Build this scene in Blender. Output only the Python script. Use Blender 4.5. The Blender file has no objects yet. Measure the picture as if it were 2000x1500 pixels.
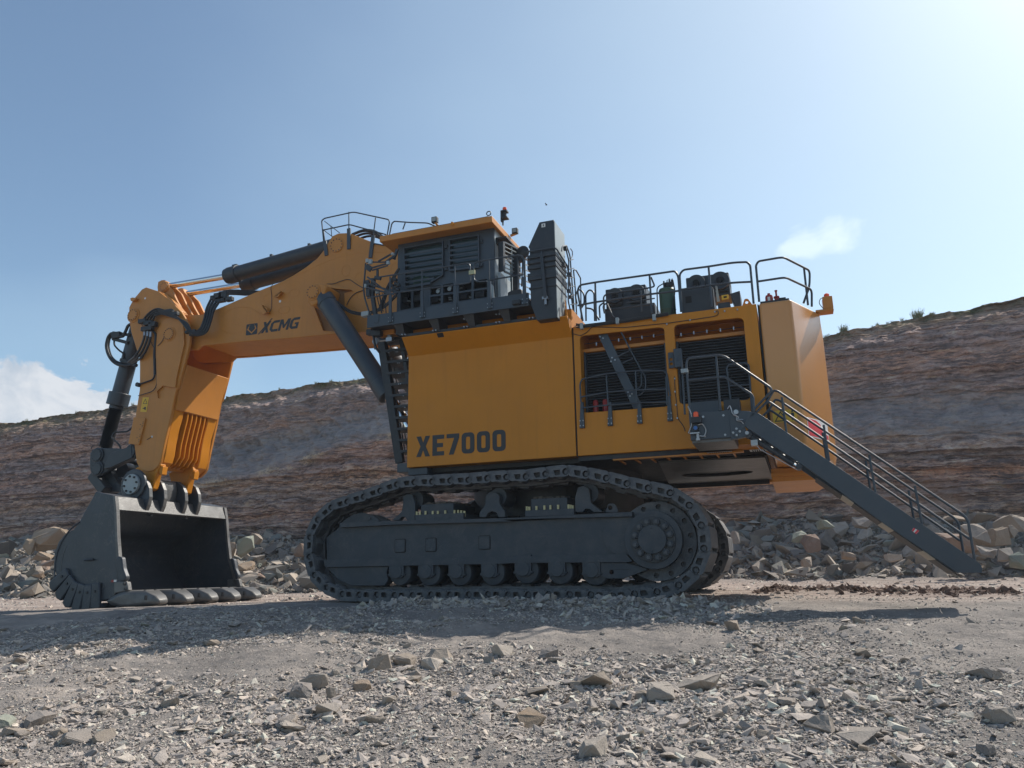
import bpy, bmesh, math, random
import numpy as np
from math import sin, cos, tan, radians, pi, atan2, sqrt
from mathutils import Vector, Matrix
from mathutils.geometry import tessellate_polygon
random.seed(7); rng = np.random.default_rng(11)
scn = bpy.context.scene; COL = scn.collection

# ------------------------------------------------------------------ camera
YAW, PIT, ROL = radians(-20), radians(13.8), radians(.95)
CAM = Vector((0, 0, 1.6))
fw = Vector((sin(YAW)*cos(PIT), cos(YAW)*cos(PIT), sin(PIT)))
r0 = Vector((cos(YAW), -sin(YAW), 0)); u0 = r0.cross(fw)
rt = r0*cos(ROL) - u0*sin(ROL); up = u0*cos(ROL) + r0*sin(ROL)
cd = bpy.data.cameras.new('camera'); cam = bpy.data.objects.new('camera', cd); COL.objects.link(cam)
cam.matrix_world = Matrix(((rt.x, up.x, -fw.x, 0), (rt.y, up.y, -fw.y, 0), (rt.z, up.z, -fw.z, CAM.z), (0, 0, 0, 1)))
cd.sensor_width = 36; cd.lens = 27; cd.clip_end = 3000; cd.clip_start = .05
scn.camera = cam

# ------------------------------------------------------------------ light
SUN_AZ, SUN_EL = radians(38), radians(47)          # azimuth clockwise from +Y
SUN_STR, SKY_STR, EXPO = 4.2, .12, .42
sd = Vector((sin(SUN_AZ)*cos(SUN_EL), cos(SUN_AZ)*cos(SUN_EL), sin(SUN_EL)))
sl = bpy.data.lights.new('sun', 'SUN'); sl.energy = SUN_STR; sl.angle = radians(.55); sl.color = (1, .93, .84)
so = bpy.data.objects.new('sun', sl); COL.objects.link(so)
so.rotation_euler = sd.to_track_quat('Z', 'Y').to_euler()
scn.view_settings.view_transform = 'Standard'; scn.view_settings.look = 'None'
scn.view_settings.exposure = EXPO; scn.view_settings.gamma = 1
scn.render.engine = 'CYCLES'

class NT:
    """tiny node-tree helper"""
    def __init__(s, tree): s.t = tree; s.n = tree.nodes; s.l = tree.links
    def new(s, typ, **kw):
        n = s.n.new(typ)
        for k, v in kw.items(): setattr(n, k, v)
        return n
    def put(s, sock, v):
        if hasattr(v, 'is_output'): s.l.new(v, sock)
        elif v is not None: sock.default_value = v
    def math(s, op, a, b=None, c=None, clamp=False):
        n = s.new('ShaderNodeMath', operation=op, use_clamp=clamp)
        s.put(n.inputs[0], a); s.put(n.inputs[1], b); s.put(n.inputs[2], c); return n.outputs[0]
    def noise(s, vec, scale, detail=4, rough=.55, dist=0):
        n = s.new('ShaderNodeTexNoise'); s.put(n.inputs['Vector'], vec)
        n.inputs['Scale'].default_value = scale; n.inputs['Detail'].default_value = detail
        n.inputs['Roughness'].default_value = rough; n.inputs['Distortion'].default_value = dist
        return n.outputs['Fac']
    def mapr(s, v, a, b, c=0, d=1):
        n = s.new('ShaderNodeMapRange'); s.put(n.inputs[0], v)
        for i, x in enumerate((a, b, c, d)): n.inputs[i+1].default_value = x
        return n.outputs[0]
    def ramp(s, v, stops, interp='LINEAR'):
        n = s.new('ShaderNodeValToRGB'); s.put(n.inputs[0], v); r = n.color_ramp; r.interpolation = interp
        while len(r.elements) < len(stops): r.elements.new(.5)
        for e, (p, c) in zip(r.elements, stops): e.position = p; e.color = (*c, 1)
        return n.outputs[0]
    def mix(s, f, a, b, mode='MIX'):
        n = s.new('ShaderNodeMix', data_type='RGBA', blend_type=mode); n.clamp_factor = True
        s.put(n.inputs[0], f); s.put(n.inputs[6], a if hasattr(a, 'is_output') else (*a, 1)); s.put(n.inputs[7], b if hasattr(b, 'is_output') else (*b, 1))
        return n.outputs[2]
    def scale(s, vec, sc):
        n = s.new('ShaderNodeMapping'); s.put(n.inputs[0], vec); n.inputs['Scale'].default_value = sc; return n.outputs[0]

world = bpy.data.worlds.new('World'); scn.world = world; world.use_nodes = True
W = NT(world.node_tree); W.n.clear()
sky = W.new('ShaderNodeTexSky', sky_type='NISHITA'); sky.sun_disc = False
sky.sun_elevation = SUN_EL; sky.sun_rotation = SUN_AZ; sky.altitude = 600; sky.air_density = 1.0; sky.dust_density = 1.9; sky.ozone_density = 1.6
tc = W.new('ShaderNodeTexCoord').outputs['Generated']
sep = W.new('ShaderNodeSeparateXYZ'); W.l.new(tc, sep.inputs[0])
az = W.math('ARCTAN2', sep.outputs[0], sep.outputs[1]); el = W.math('ARCSINE', sep.outputs[2])
def ell(az0, el0, wa, we):
    a = W.math('DIVIDE', W.math('SUBTRACT', az, radians(az0)), radians(wa)); b = W.math('DIVIDE', W.math('SUBTRACT', el, radians(el0)), radians(we))
    return W.math('SUBTRACT', 1, W.math('ADD', W.math('MULTIPLY', a, a), W.math('MULTIPLY', b, b)))
cn = W.noise(W.scale(tc, (1, 1, 1.5)), 13, 9, .58, .3)
def cloud(az0, el0, wa, we, k, lo, hi):
    return W.mapr(W.math('ADD', W.math('MULTIPLY', ell(az0, el0, wa, we), k), cn), lo, hi)
c1 = cloud(-54, 8.8, 8.5, 5.2, .30, .505, .56)
c1b = cloud(-48.5, 9, 4.0, 4.0, .28, .53, .59)
c2 = W.math('MULTIPLY', cloud(4.5, 22.5, 4, 1.6, .25, .53, .70), .38)
soft = W.noise(W.scale(tc, (1, 1, 1.8)), 2.6, 3, .45)
c3 = W.mapr(W.math('ADD', W.math('MULTIPLY', ell(16, 36, 52, 44), .42), W.math('MULTIPLY', soft, .55)), .02, .90); c3.node.interpolation_type = 'SMOOTHSTEP'; c3 = W.math('MULTIPLY', c3, .28)
c4 = W.math('MULTIPLY', W.mapr(W.math('ADD', W.math('MULTIPLY', ell(-52, 15, 20, 6), .2), soft), .48, .85), .22)
allc = W.math('MAXIMUM', W.math('MAXIMUM', c1, c1b), c2)
shade = W.noise(W.scale(tc, (1, 1, 1.3)), 17, 7, .62, .4)
ccol = W.ramp(shade, [(.36, (3.4, 3.8, 4.35)), (.60, (5.0, 5.1, 5.3))])
tinted = W.mix(1, sky.outputs[0], (1.0, 1.055, .985), 'MULTIPLY')
s1 = W.mix(W.math('MAXIMUM', c3, c4), tinted, (4.9, 6.3, 6.9))
s2a = W.mix(W.math('MULTIPLY', W.math('MAXIMUM', c1, c1b), .88), s1, ccol)
s2 = W.mix(c2, s2a, (7.2, 7.9, 8.6))
bg = W.new('ShaderNodeBackground'); W.l.new(s2, bg.inputs[0]); bg.inputs[1].default_value = SKY_STR
W.l.new(bg.outputs[0], W.new('ShaderNodeOutputWorld').inputs[0])

# ------------------------------------------------------------------ helpers
KZ = dict(c1=(80, 520, 5), c2=(60, 800, 3.571), c3=(380, 380, 4.412), c4=(690, 380, 4.348), c5=(1100, 480, 3.409), c6=(560, 880, 4.545),
          c7=(980, 880, 4.167), c8=(1300, 680, 3.03), d1=(240, 540, 8.333), d2=(160, 700, 5.357), d3=(680, 480, 7.5), d4=(880, 390, 7.143),
          d5=(1130, 500, 5.714), d6=(1310, 680, 5.405), e1=(0, 640, 2.5), e2=(1400, 560, 2.5), e3=(400, 640, 5), e4=(700, 620, 4.839),
          e5=(0, 1000, 6.667), e6=(1780, 960, 8.333), px=(0, 0, 1))
def ray(k, x, y):
    a, b, s = KZ[k]; return fw*1500 + rt*(a + x/s - 1000) - up*(b + y/s - 750)
def at(k, x, y, Y):                    # world point where the sight line meets the plane Y
    d = ray(k, x, y); return CAM + d*(Y/d.y)
def atX(k, x, y, X): d = ray(k, x, y); return CAM + d*(X/d.x)
def atZ(k, x, y, Z): d = ray(k, x, y); return CAM + d*((Z-1.6)/d.z)
def xz(k, pts, Y): return [(p.x, p.z) for p in (at(k, x, y, Y) for x, y in pts)]
def aty(k, pts, Y): return [at(k, x, y, Y) for x, y in pts]

def fillet(path, r, n=5, closed=False):
    P = [Vector(p) for p in path]; out = []; N = len(P)
    for i, p in enumerate(P):
        if not closed and i in (0, N-1): out.append(p); continue
        a = P[i-1] - p; b = P[(i+1) % N] - p
        la, lb = a.length, b.length
        d = min(r, la*.45, lb*.45); A = p + a/la*d; B = p + b/lb*d
        for k in range(n+1):
            t = k/n; out.append(A*(1-t)**2 + p*2*t*(1-t) + B*t*t)
    return out

class G:
    def __init__(s): s.v = []; s.f = []
    def add(s, vs, fs):
        o = len(s.v); s.v += [tuple(v) for v in vs]; s.f += [tuple(i+o for i in f) for f in fs]; return s
    def box(s, x0, x1, y0, y1, z0, z1):
        return s.add([(x, y, z) for x in (x0, x1) for y in (y0, y1) for z in (z0, z1)],
                     [(0, 1, 3, 2), (4, 6, 7, 5), (0, 4, 5, 1), (2, 3, 7, 6), (0, 2, 6, 4), (1, 5, 7, 3)])
    def prism(s, p, y0, y1):           # polygon in XZ, extruded in Y
        n = len(p); vs = [(x, y0, z) for x, z in p] + [(x, y1, z) for x, z in p]
        return s.add(vs, [tuple(range(n)), tuple(range(2*n-1, n-1, -1))] + [(i, (i+1) % n, n+(i+1) % n, n+i) for i in range(n)])
    def zprism(s, p, z0, z1):          # polygon in XY, extruded in Z
        n = len(p); vs = [(x, y, z0) for x, y in p] + [(x, y, z1) for x, y in p]
        return s.add(vs, [tuple(range(n)), tuple(range(2*n-1, n-1, -1))] + [(i, (i+1) % n, n+(i+1) % n, n+i) for i in range(n)])
    def holed(s, outer, holes, y0, y1):
        loops = [outer] + holes; flat = [p for l in loops for p in l]; n = len(flat)
        tri = tessellate_polygon([[Vector((x, z, 0)) for x, z in l] for l in loops])
        vs = [(x, y0, z) for x, z in flat] + [(x, y1, z) for x, z in flat]
        fs = [tuple(t) for t in tri] + [tuple(i+n for i in reversed(t)) for t in tri]; o = 0
        for l in loops:
            m = len(l); fs += [(o+i, o+(i+1) % m, n+o+(i+1) % m, n+o+i) for i in range(m)]; o += m
        return s.add(vs, fs)
    def tube(s, path, r, n=8, closed=False, r2=None):
        P = [Vector(p) for p in path]; N = len(P); vs = []; fs = []; up_ = None
        for i, p in enumerate(P):
            if closed: t = (P[(i+1) % N] - P[i-1])
            else: t = P[min(i+1, N-1)] - P[max(i-1, 0)]
            t.normalize()
            if up_ is None: up_ = t.orthogonal().normalized()
            else:
                up_ = up_ - t*up_.dot(t)
                up_ = up_.normalized() if up_.length > 1e-6 else t.orthogonal().normalized()
            w = t.cross(up_); rr = r if r2 is None else r + (r2-r)*i/max(1, N-1)
            vs += [p + (up_*cos(2*pi*k/n) + w*sin(2*pi*k/n))*rr for k in range(n)]
        M = N if closed else N-1
        for i in range(M):
            j = (i+1) % N
            fs += [(i*n+k, i*n+(k+1) % n, j*n+(k+1) % n, j*n+k) for k in range(n)]
        if not closed: fs += [tuple(range(n-1, -1, -1)), tuple((N-1)*n+k for k in range(n))]
        return s.add(vs, fs)
    def cyl(s, a, b, r, n=20, r2=None): return s.tube([a, b], r, n, r2=r2)
    def ycyl(s, x, z, y0, y1, r, n=24, r2=None): return s.tube([(x, y0, z), (x, y1, z)], r, n, r2=r2)
    def zcyl(s, x, y, z0, z1, r, n=20, r2=None): return s.tube([(x, y, z0), (x, y, z1)], r, n, r2=r2)
    def bar(s, a, b, w, h, ref=(0, 1, 0)):   # rectangular bar; w along ref, h across
        a = Vector(a); b = Vector(b); t = (b-a).normalized(); y = Vector(ref); y = (y - t*y.dot(t))
        y = y.normalized() if y.length > 1e-5 else t.orthogonal().normalized(); z = t.cross(y)
        vs = [p + y*sy*w/2 + z*sz*h/2 for p in (a, b) for sy, sz in ((-1, -1), (1, -1), (1, 1), (-1, 1))]
        return s.add(vs, [(0, 1, 2, 3), (7, 6, 5, 4), (0, 4, 5, 1), (1, 5, 6, 2), (2, 6, 7, 3), (3, 7, 4, 0)])
    def lathe(s, prof, c, axis='z', n=24):   # prof: (radius, height)
        vs = []; fs = []; c = Vector(c)
        for r, h in prof:
            for k in range(n):
                a = 2*pi*k/n; x, y = r*cos(a), r*sin(a)
                vs.append(c + (Vector((x, y, h)) if axis == 'z' else Vector((x, h, y))))
        for i in range(len(prof)-1): fs += [(i*n+k, i*n+(k+1) % n, (i+1)*n+(k+1) % n, (i+1)*n+k) for k in range(n)]
        fs += [tuple(range(n)), tuple((len(prof)-1)*n+k for k in reversed(range(n)))]
        return s.add(vs, fs)
    def build(s, name, mat, parent=None, bevel=0, smooth=35, seg=2):
        me = bpy.data.meshes.new(name); me.from_pydata(s.v, [], s.f)
        bm = bmesh.new(); bm.from_mesh(me); bmesh.ops.recalc_face_normals(bm, faces=bm.faces); bm.to_mesh(me); bm.free()
        me.materials.append(mat)
        me.polygons.foreach_set('use_smooth', [True]*len(me.polygons)); me.set_sharp_from_angle(angle=radians(smooth))
        o = bpy.data.objects.new(name, me); COL.objects.link(o)
        if parent:
            o.parent = parent
            if parent.type == 'EMPTY': o.location = -parent.location
        if bevel:
            b = o.modifiers.new('bevel', 'BEVEL'); b.width = bevel; b.segments = seg; b.limit_method = 'ANGLE'; b.angle_limit = radians(40); b.harden_normals = False
        return o

def circ(x, z, r, n=20, a0=0, a1=2*pi):
    full = abs(a1-a0-2*pi) < 1e-6
    return [(x + r*cos(a0+(a1-a0)*k/(n if full else n-1)), z + r*sin(a0+(a1-a0)*k/(n if full else n-1))) for k in range(n)]
def rrect(x0, x1, z0, z1, r, n=4):
    out = []
    for cx, cz, a in ((x1-r, z0+r, -pi/2), (x1-r, z1-r, 0), (x0+r, z1-r, pi/2), (x0+r, z0+r, pi)):
        out += [(cx + r*cos(a+pi/2*k/n), cz + r*sin(a+pi/2*k/n)) for k in range(n+1)]
    return out
def roundpoly(pts, r, n=4):
    return [(p.x, p.z) for p in fillet([Vector((x, 0, z)) for x, z in pts], r, n, closed=True)]
def tag(o, label=None, cat=None, group=None, kind=None):
    for k, v in (('label', label), ('category', cat), ('group', group), ('kind', kind)):
        if v: o[k] = v
    return o

# ------------------------------------------------------------------ materials
def mat(name, col, rough=.5, metal=0, var=.12, dust=0, dustcol=(.23, .18, .14), streak=0, bump=0, bscale=60, scale=2.2, coat=0, spec=.5, scuff=0):
    m = bpy.data.materials.new(name); m.use_nodes = True; N = NT(m.node_tree); b = N.n['Principled BSDF']
    g = N.new('ShaderNodeTexCoord').outputs['Object']
    n1 = N.noise(g, scale, 5, .6)
    dark = tuple(c*(1-var) for c in col); lite = tuple(min(1, c*(1+var)) for c in col)
    c = N.mix(N.mapr(n1, .3, .7), dark, lite)
    r = N.math('ADD', rough-.08, N.math('MULTIPLY', N.noise(g, scale*2.5, 5), .16))
    if streak:
        ns = N.noise(N.scale(g, (7, 7, .35)), 1, 4, .6)
        c = N.mix(N.math('MULTIPLY', N.mapr(ns, .52, .75), streak), c, tuple(x*.55 for x in col))
    if scuff:
        q = N.noise(g, 1.7, 9, .62, 1.6); sf = N.mapr(N.math('ABSOLUTE', N.math('SUBTRACT', q, .5)), 0, .010, 1, 0)
        sf = N.math('MULTIPLY', sf, N.mapr(N.noise(g, 1.1, 4), .42, .62)); c = N.mix(N.math('MULTIPLY', sf, scuff), c, (.20, .19, .18))
        c = N.mix(N.math('MULTIPLY', N.mapr(N.noise(g, 4, 8, .7), .52, .7), scuff*.5), c, tuple(x*2.2 for x in col))
    if dust:
        nd = N.noise(g, scale*1.7, 7, .68, .4)
        geo = N.new('ShaderNodeNewGeometry'); sp = N.new('ShaderNodeSeparateXYZ'); N.l.new(geo.outputs['Normal'], sp.inputs[0])
        upf = N.mapr(sp.outputs[2], .1, .9, 0, .35)
        f = N.math('MULTIPLY', N.mapr(N.math('ADD', nd, upf), .45, .8), dust, clamp=True)
        c = N.mix(f, c, dustcol); r = N.math('ADD', r, N.math('MULTIPLY', f, .3), clamp=True)
    N.put(b.inputs['Base Color'], c); N.put(b.inputs['Roughness'], r); b.inputs['Metallic'].default_value = metal
    b.inputs['Specular IOR Level'].default_value = spec
    if coat: b.inputs['Coat Weight'].default_value = coat; b.inputs['Coat Roughness'].default_value = .25
    if bump:
        bp = N.new('ShaderNodeBump'); bp.inputs['Strength'].default_value = bump; bp.inputs['Distance'].default_value = .02
        N.put(bp.inputs['Height'], N.noise(g, bscale, 5, .6)); N.l.new(bp.outputs[0], b.inputs['Normal'])
    return m
YEL = mat('yellow_paint', (.52, .192, .005), .52, var=.06, dust=.06, dustcol=(.30, .17, .08), streak=.2, spec=.3, scale=.8, coat=.15)
YEL2 = mat('yellow_boom_paint', (.50, .195, .022), .50, var=.07, dust=.14, dustcol=(.22, .13, .08), streak=.22, scale=1.0, coat=.1)
CWY = mat('counterweight_paint', (.54, .225, .035), .40, var=.04, dust=.10, dustcol=(.32, .20, .11), scale=.8, coat=1.0)
GRY = mat('blue_grey_paint', (.036, .050, .066), .42, var=.08, dust=.18, dustcol=(.14, .13, .12), scale=1.6)
DGR = mat('dark_grey_paint', (.024, .030, .038), .45, var=.12, dust=.22, dustcol=(.12, .11, .10), scale=2)
BLK = mat('black_steel', (.014, .017, .021), .5, var=.2, dust=.12, scale=3)
VOID = mat('dark_interior', (.008, .009, .010), .8, var=.2)
TRK = mat('track_steel', (.085, .091, .10), .6, metal=.25, var=.25, dust=.85, dustcol=(.21, .205, .20), bump=.35, bscale=30, scale=3.5)
FRM = mat('track_frame_paint', (.028, .039, .052), .5, var=.12, dust=.6, dustcol=(.13, .125, .12), streak=.0, scale=1.4, scuff=.25)
BKT = mat('bucket_steel', (.038, .047, .058), .42, metal=.15, var=.15, dust=.25, dustcol=(.13, .12, .12), streak=.15, bump=.12, bscale=25, scale=1.6, scuff=.55)
WORN = mat('worn_steel', (.12, .12, .118), .40, metal=.3, var=.3, dust=.35, dustcol=(.12, .115, .11), bump=.25, bscale=20, scale=3)
CHR = mat('chrome_rod', (.72, .71, .70), .10, metal=1, var=.03)
HOS = mat('hose_rubber', (.012, .013, .015), .42, var=.2)
FIT = mat('zinc_fitting', (.35, .35, .36), .35, metal=.8, var=.2)
PALE = mat('pale_grey_paint', (.30, .34, .35), .4, var=.08, scale=2)
WHT = mat('white_plastic', (.7, .7, .68), .45, var=.04)
RED = mat('red_paint', (.30, .018, .014), .35, var=.08)
ORG = mat('orange_lens', (.85, .10, .02), .25, var=.05)
GRN = mat('green_paint', (.035, .085, .06), .4, var=.12, scale=4)
LTR = mat('black_lettering', (.022, .024, .026), .5, var=.1)
YLB = mat('yellow_label', (.70, .42, .03), .5, var=.05)
STK = mat('red_sticker', (.62, .035, .05), .4, var=.05)
BRS = mat('brass_bolt', (.42, .38, .22), .4, metal=.5, var=.15)
BLU = mat('blue_plastic', (.03, .12, .35), .35, var=.1)
GLS = bpy.data.materials.new('tinted_glass'); GLS.use_nodes = True
_b = GLS.node_tree.nodes['Principled BSDF']; _b.inputs['Base Color'].default_value = (.03, .055, .06, 1); _b.inputs['Roughness'].default_value = .06; _b.inputs['Coat Weight'].default_value = .5
HAZ = bpy.data.materials.new('hazard_stripes'); HAZ.use_nodes = True; N = NT(HAZ.node_tree)
g_ = N.new('ShaderNodeTexCoord').outputs['Object']; w_ = N.new('ShaderNodeTexWave', bands_direction='X'); N.l.new(g_, w_.inputs[0]); w_.inputs['Scale'].default_value = .55
N.put(N.n['Principled BSDF'].inputs['Base Color'], N.ramp(w_.outputs['Fac'], [(.0, (.02, .022, .025)), (.80, (.42, .36, .28))], 'CONSTANT')); N.n['Principled BSDF'].inputs['Roughness'].default_value = .6
# ================================================================== terrain
def hash2(ix, iy, seed):
    h = (ix.astype(np.int64)*374761393 + iy.astype(np.int64)*668265263 + seed*69069) & 0xffffffff
    h = ((h ^ (h >> 13))*1274126177) & 0xffffffff
    return ((h ^ (h >> 16)) & 0xffff)/65535.
def vnoise(x, y, seed=0):
    ix = np.floor(x); iy = np.floor(y); fx = x-ix; fy = y-iy; fx = fx*fx*(3-2*fx); fy = fy*fy*(3-2*fy)
    a = hash2(ix, iy, seed); b = hash2(ix+1, iy, seed); c = hash2(ix, iy+1, seed); d = hash2(ix+1, iy+1, seed)
    return (a+(b-a)*fx)*(1-fy) + (c+(d-c)*fx)*fy
def fbm(x, y, o=5, seed=0, g=.5):
    s = 0; a = 1; t = 0
    for i in range(o): s = s + a*vnoise(x*2**i+i*17.3, y*2**i+i*9.1, seed+i); t += a; a *= g
    return s/t - .5
def sst(a, b, x): t = np.clip((x-a)/(b-a), 0, 1); return t*t*(3-2*t)
def heap(X, Y):
    foot = np.where(X < -14, 27.5, 31.0) + 3*sst(-20, -10, X) - 3*sst(-10, 0, X) + 1.6*fbm(X*.15, Y*.0+3, 3, 40)
    hgt = 2.1 + 1.4*fbm(X*.22, Y*.1, 3, 41) + .9*sst(-22, -34, X) - .9*sst(-19, -8, X)*sst(-2, -8, X)
    t = sst(0, 1, (Y-foot)/(8.6 - (foot-31)*.6))
    return np.clip(hgt, .8, 9)*t
def gbase(X, Y):
    z = np.interp(Y, [-40, 0, 5, 9, 12.5, 14.6, 16, 20, 30, 40, 60], [-1.2, 0, .16, .50, .80, .93, 1.0, 1.02, 1.12, 1.2, 1.3])
    z = z - .14*sst(-11, -18, X)*sst(13, 18, Y) - .22*sst(-11, -30, X) - .05*sst(-1, 2.5, X)
    return z
def ground_z(X, Y, fine=True):
    z = gbase(X, Y) + heap(X, Y)
    rough = 1 - .75*sst(13, 16, Y)*sst(33, 28, Y)
    z = z + rough*(.30*fbm(X*.35, Y*.35, 3, 5) + .16*fbm(X*1.3, Y*1.3, 3, 9))
    # crushed soil banked against the near track, clod windrow behind the stair
    z = z + (.13+.25*fbm(X*.9, Y*.9, 3, 12))*np.exp(-((Y-15.15)/.45)**2)*sst(-8.6, -7.6, X)*sst(-.6, -2.0, X)
    z = z + (.10+.22*fbm(X*1.4, Y*1.4, 3, 22))*np.exp(-((Y-20.6)/.5)**2)*sst(-1.5, 0, X)*sst(4.5, 3, X)
    z = z - .12*sst(.35, .0, np.abs(Y-18.6-.3*np.sin(X*.2)))*sst(-.5, 1, X)*.4
    z = z + .05*sst(16, 18, Y)*sst(31, 29, Y)*fbm(X*.12, Y*2.6, 3, 55)
    if fine: z = z + rough*.07*fbm(X*5, Y*5, 4, 15) + (.25+.75*rough)*.035*fbm(X*16, Y*16, 3, 19)
    return z
def gz(x, y): return float(ground_z(np.array([x*1.]), np.array([y*1.]))[0])
def grid_mesh(name, V, nu, nv, mt, smooth=True):
    me = bpy.data.meshes.new(name); nf = (nu-1)*(nv-1)
    i = np.arange(nu*nv).reshape(nv, nu); q = np.stack([i[:-1,:-1], i[:-1,1:], i[1:,1:], i[1:,:-1]], -1).reshape(-1)
    me.vertices.add(nu*nv); me.vertices.foreach_set('co', V.reshape(-1).astype(np.float32))
    me.loops.add(nf*4); me.loops.foreach_set('vertex_index', q.astype(np.int32))
    me.polygons.add(nf); me.polygons.foreach_set('loop_start', np.arange(0, nf*4, 4, dtype=np.int32)); me.polygons.foreach_set('loop_total', np.full(nf, 4, np.int32))
    me.polygons.foreach_set('use_smooth', np.full(nf, smooth)); me.update(calc_edges=True); me.materials.append(mt)
    o = bpy.data.objects.new(name, me); COL.objects.link(o); return o

# ground material
def terr_mat(name, stops, scale, bump, bdist, bscale, sc2=.25, tint=None):
    m = bpy.data.materials.new(name); m.use_nodes = True; N = NT(m.node_tree); b = N.n['Principled BSDF']
    g = N.new('ShaderNodeTexCoord').outputs['Object']
    n1 = N.noise(g, scale, 8, .65); n2 = N.noise(g, sc2, 4, .55); n3 = N.noise(g, scale*9, 5, .7)
    f = N.math('ADD', N.math('MULTIPLY', n1, .5), N.math('ADD', N.math('MULTIPLY', n2, .3), N.math('MULTIPLY', n3, .2)))
    N.put(b.inputs['Base Color'], N.ramp(f, stops)); b.inputs['Roughness'].default_value = .92; b.inputs['Specular IOR Level'].default_value = .25
    bp = N.new('ShaderNodeBump'); bp.inputs['Strength'].default_value = bump; bp.inputs['Distance'].default_value = bdist
    N.put(bp.inputs['Height'], N.math('ADD', N.noise(g, bscale, 8, .72), N.math('MULTIPLY', N.noise(g, bscale*6, 4, .7), .35))); N.l.new(bp.outputs[0], b.inputs['Normal'])
    return m
GM = terr_mat('crushed_ground', [(.36,(.13,.120,.112)),(.46,(.215,.195,.178)),(.54,(.28,.25,.225)),(.62,(.37,.325,.285))], 1.1, 1.0, .04, 14)
N = NT(GM.node_tree); b = N.n['Principled BSDF']; g_ = N.new('ShaderNodeTexCoord').outputs['Object']; sp = N.new('ShaderNodeSeparateXYZ'); N.l.new(g_, sp.inputs[0])
yy = N.math('ADD', sp.outputs[1], N.math('MULTIPLY', N.noise(g_, .5, 5), 4)); far = N.math('MULTIPLY', N.mapr(yy, 17.5, 20), N.mapr(sp.outputs[1], 34, 29))
rut = N.noise(N.scale(g_, (.10,2.6,1)), 1, 6, .65); old = b.inputs['Base Color'].links[0].from_socket
N.put(b.inputs['Base Color'], N.mix(N.math('MULTIPLY', far, .85), old, N.ramp(rut, [(.34,(.20,.150,.125)),(.47,(.30,.238,.205)),(.56,(.36,.295,.25)),(.66,(.47,.40,.345))])))
FARG = (-150, 120); 
nu, nv = 760, 620
# columns follow an asinh spacing and rows a geometric one, so that detail sits near the viewpoint
us = np.sinh(np.linspace(-1, 1, nu)*3.4); us = us/us.max()*90 - 3
vs_ = np.concatenate([np.linspace(-30, 1.5, 20, endpoint=False), np.linspace(1.5, 22, 430, endpoint=False), np.linspace(22, 48, nv-450)])
XX, YY = np.meshgrid(us, vs_); ZZ = ground_z(XX, YY)
ground = grid_mesh('ground', np.stack([XX, YY, ZZ], -1), nu, nv, GM); tag(ground, kind='structure')
me = bpy.data.meshes.new('ground'); me.from_pydata([(-1500,-1500,-3),(1500,-1500,-3),(1500,1500,-3),(-1500,1500,-3)], [], [(0,1,2,3)]); me.materials.append(GM)
o = bpy.data.objects.new('terrain', me); COL.objects.link(o); tag(o, kind='structure')

# ---- quarry face: stratified rock, parallel to the machine about 40 m away
nx, nz = 1500, 420
cliff_x = np.linspace(-125, 62, nx); tt = np.linspace(0, 1, nz)
CX, TT = np.meshgrid(cliff_x, tt)
cliff_top = np.interp(cliff_x, [-125,-63,-58,-50,-38,-33,-26,-22,-12,-3,0,2.5,6,9,11.5,20,62], [13.2,13.9,14.0,14.3,14.0,14.15,14.2,14.1,13.6,13.4,13.5,13.75,14.15,14.3,14.6,15.2,16.0])
cliff_top = cliff_top + .25*fbm(cliff_x*.35, cliff_x*0, 4, 61) + .12*fbm(cliff_x*2, cliff_x*0, 3, 62)
NB = 60                                        # last rows are the plateau behind the crest
tf = np.clip(TT*nz/(nz-NB), 0, 1)
zb = .6; Zc = zb + (cliff_top[None, :]-zb)*tf
warp = 1.3*fbm(CX*.06, Zc*.12, 4, 71) + .35*fbm(CX*.5, Zc*.6, 4, 74)
zs = Zc + warp*1.1 + .012*CX
strata = 0
for fq, am, sd_ in ((.9,.42,1),(2.3,.26,2),(5.5,.13,3)):
    k = np.floor(zs*fq); fr_k = zs*fq-k
    strata = strata + am*(hash2(k, np.zeros_like(k)+0, 200+sd_)-.5)*(1-.0*fr_k)*(.55+.9*vnoise(CX*.25, k*3.1, 80+sd_))
    # broken ends: blocks within each bed
    bx = np.floor(CX*fq*.42 + hash2(k, k*0, 300)*9); strata = strata + am*.45*(hash2(bx, k, 320+sd_)-.5)
# general profile: lower wall, ledge with a scree slope, upper wall
crest = np.interp(cliff_x, [-125,-60,-45,-36,-30,-24,-18,-8,0,12,62], [3.5,3.5,4.0,7.2,8.0,9.4,9.6,8.2,7.6,7.0,7.0])[None, :] + .5*fbm(CX*.3, CX*0, 3, 91)
screeh = np.interp(cliff_x, [-125,-60,-45,-36,-26,-18,-8,0,12,62], [.8,.8,1.0,3.0,2.6,2.0,2.2,2.6,2.4,2.0])[None, :]
prof = .16*(Zc-zb)/6 + sst(0, 1, (Zc-crest)/screeh)*1.7 + .10*(Zc-crest).clip(0, 9)
scree = sst(-.15, .2, (Zc-crest)/screeh)*sst(1.3, .8, (Zc-crest)/screeh)
face = 39.2 + prof + .9*fbm(CX*.10, Zc*.12, 4, 101) + .5*fbm(CX*.45, Zc*.5, 4, 105)
leftmess = sst(-44, -36, CX)*sst(-14, -22, CX)*sst(crest, crest+2, Zc)
face = face - strata*(1-.8*scree)*(1-.6*leftmess) + (.5*scree+.55*leftmess)*fbm(CX*1.3+Zc*.9, Zc*1.6, 5, 111)
rid = np.abs(fbm(CX*.55, Zc*.9, 5, 161, .6)); face = face + .9*(rid-.12)*(1-.7*scree)
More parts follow.
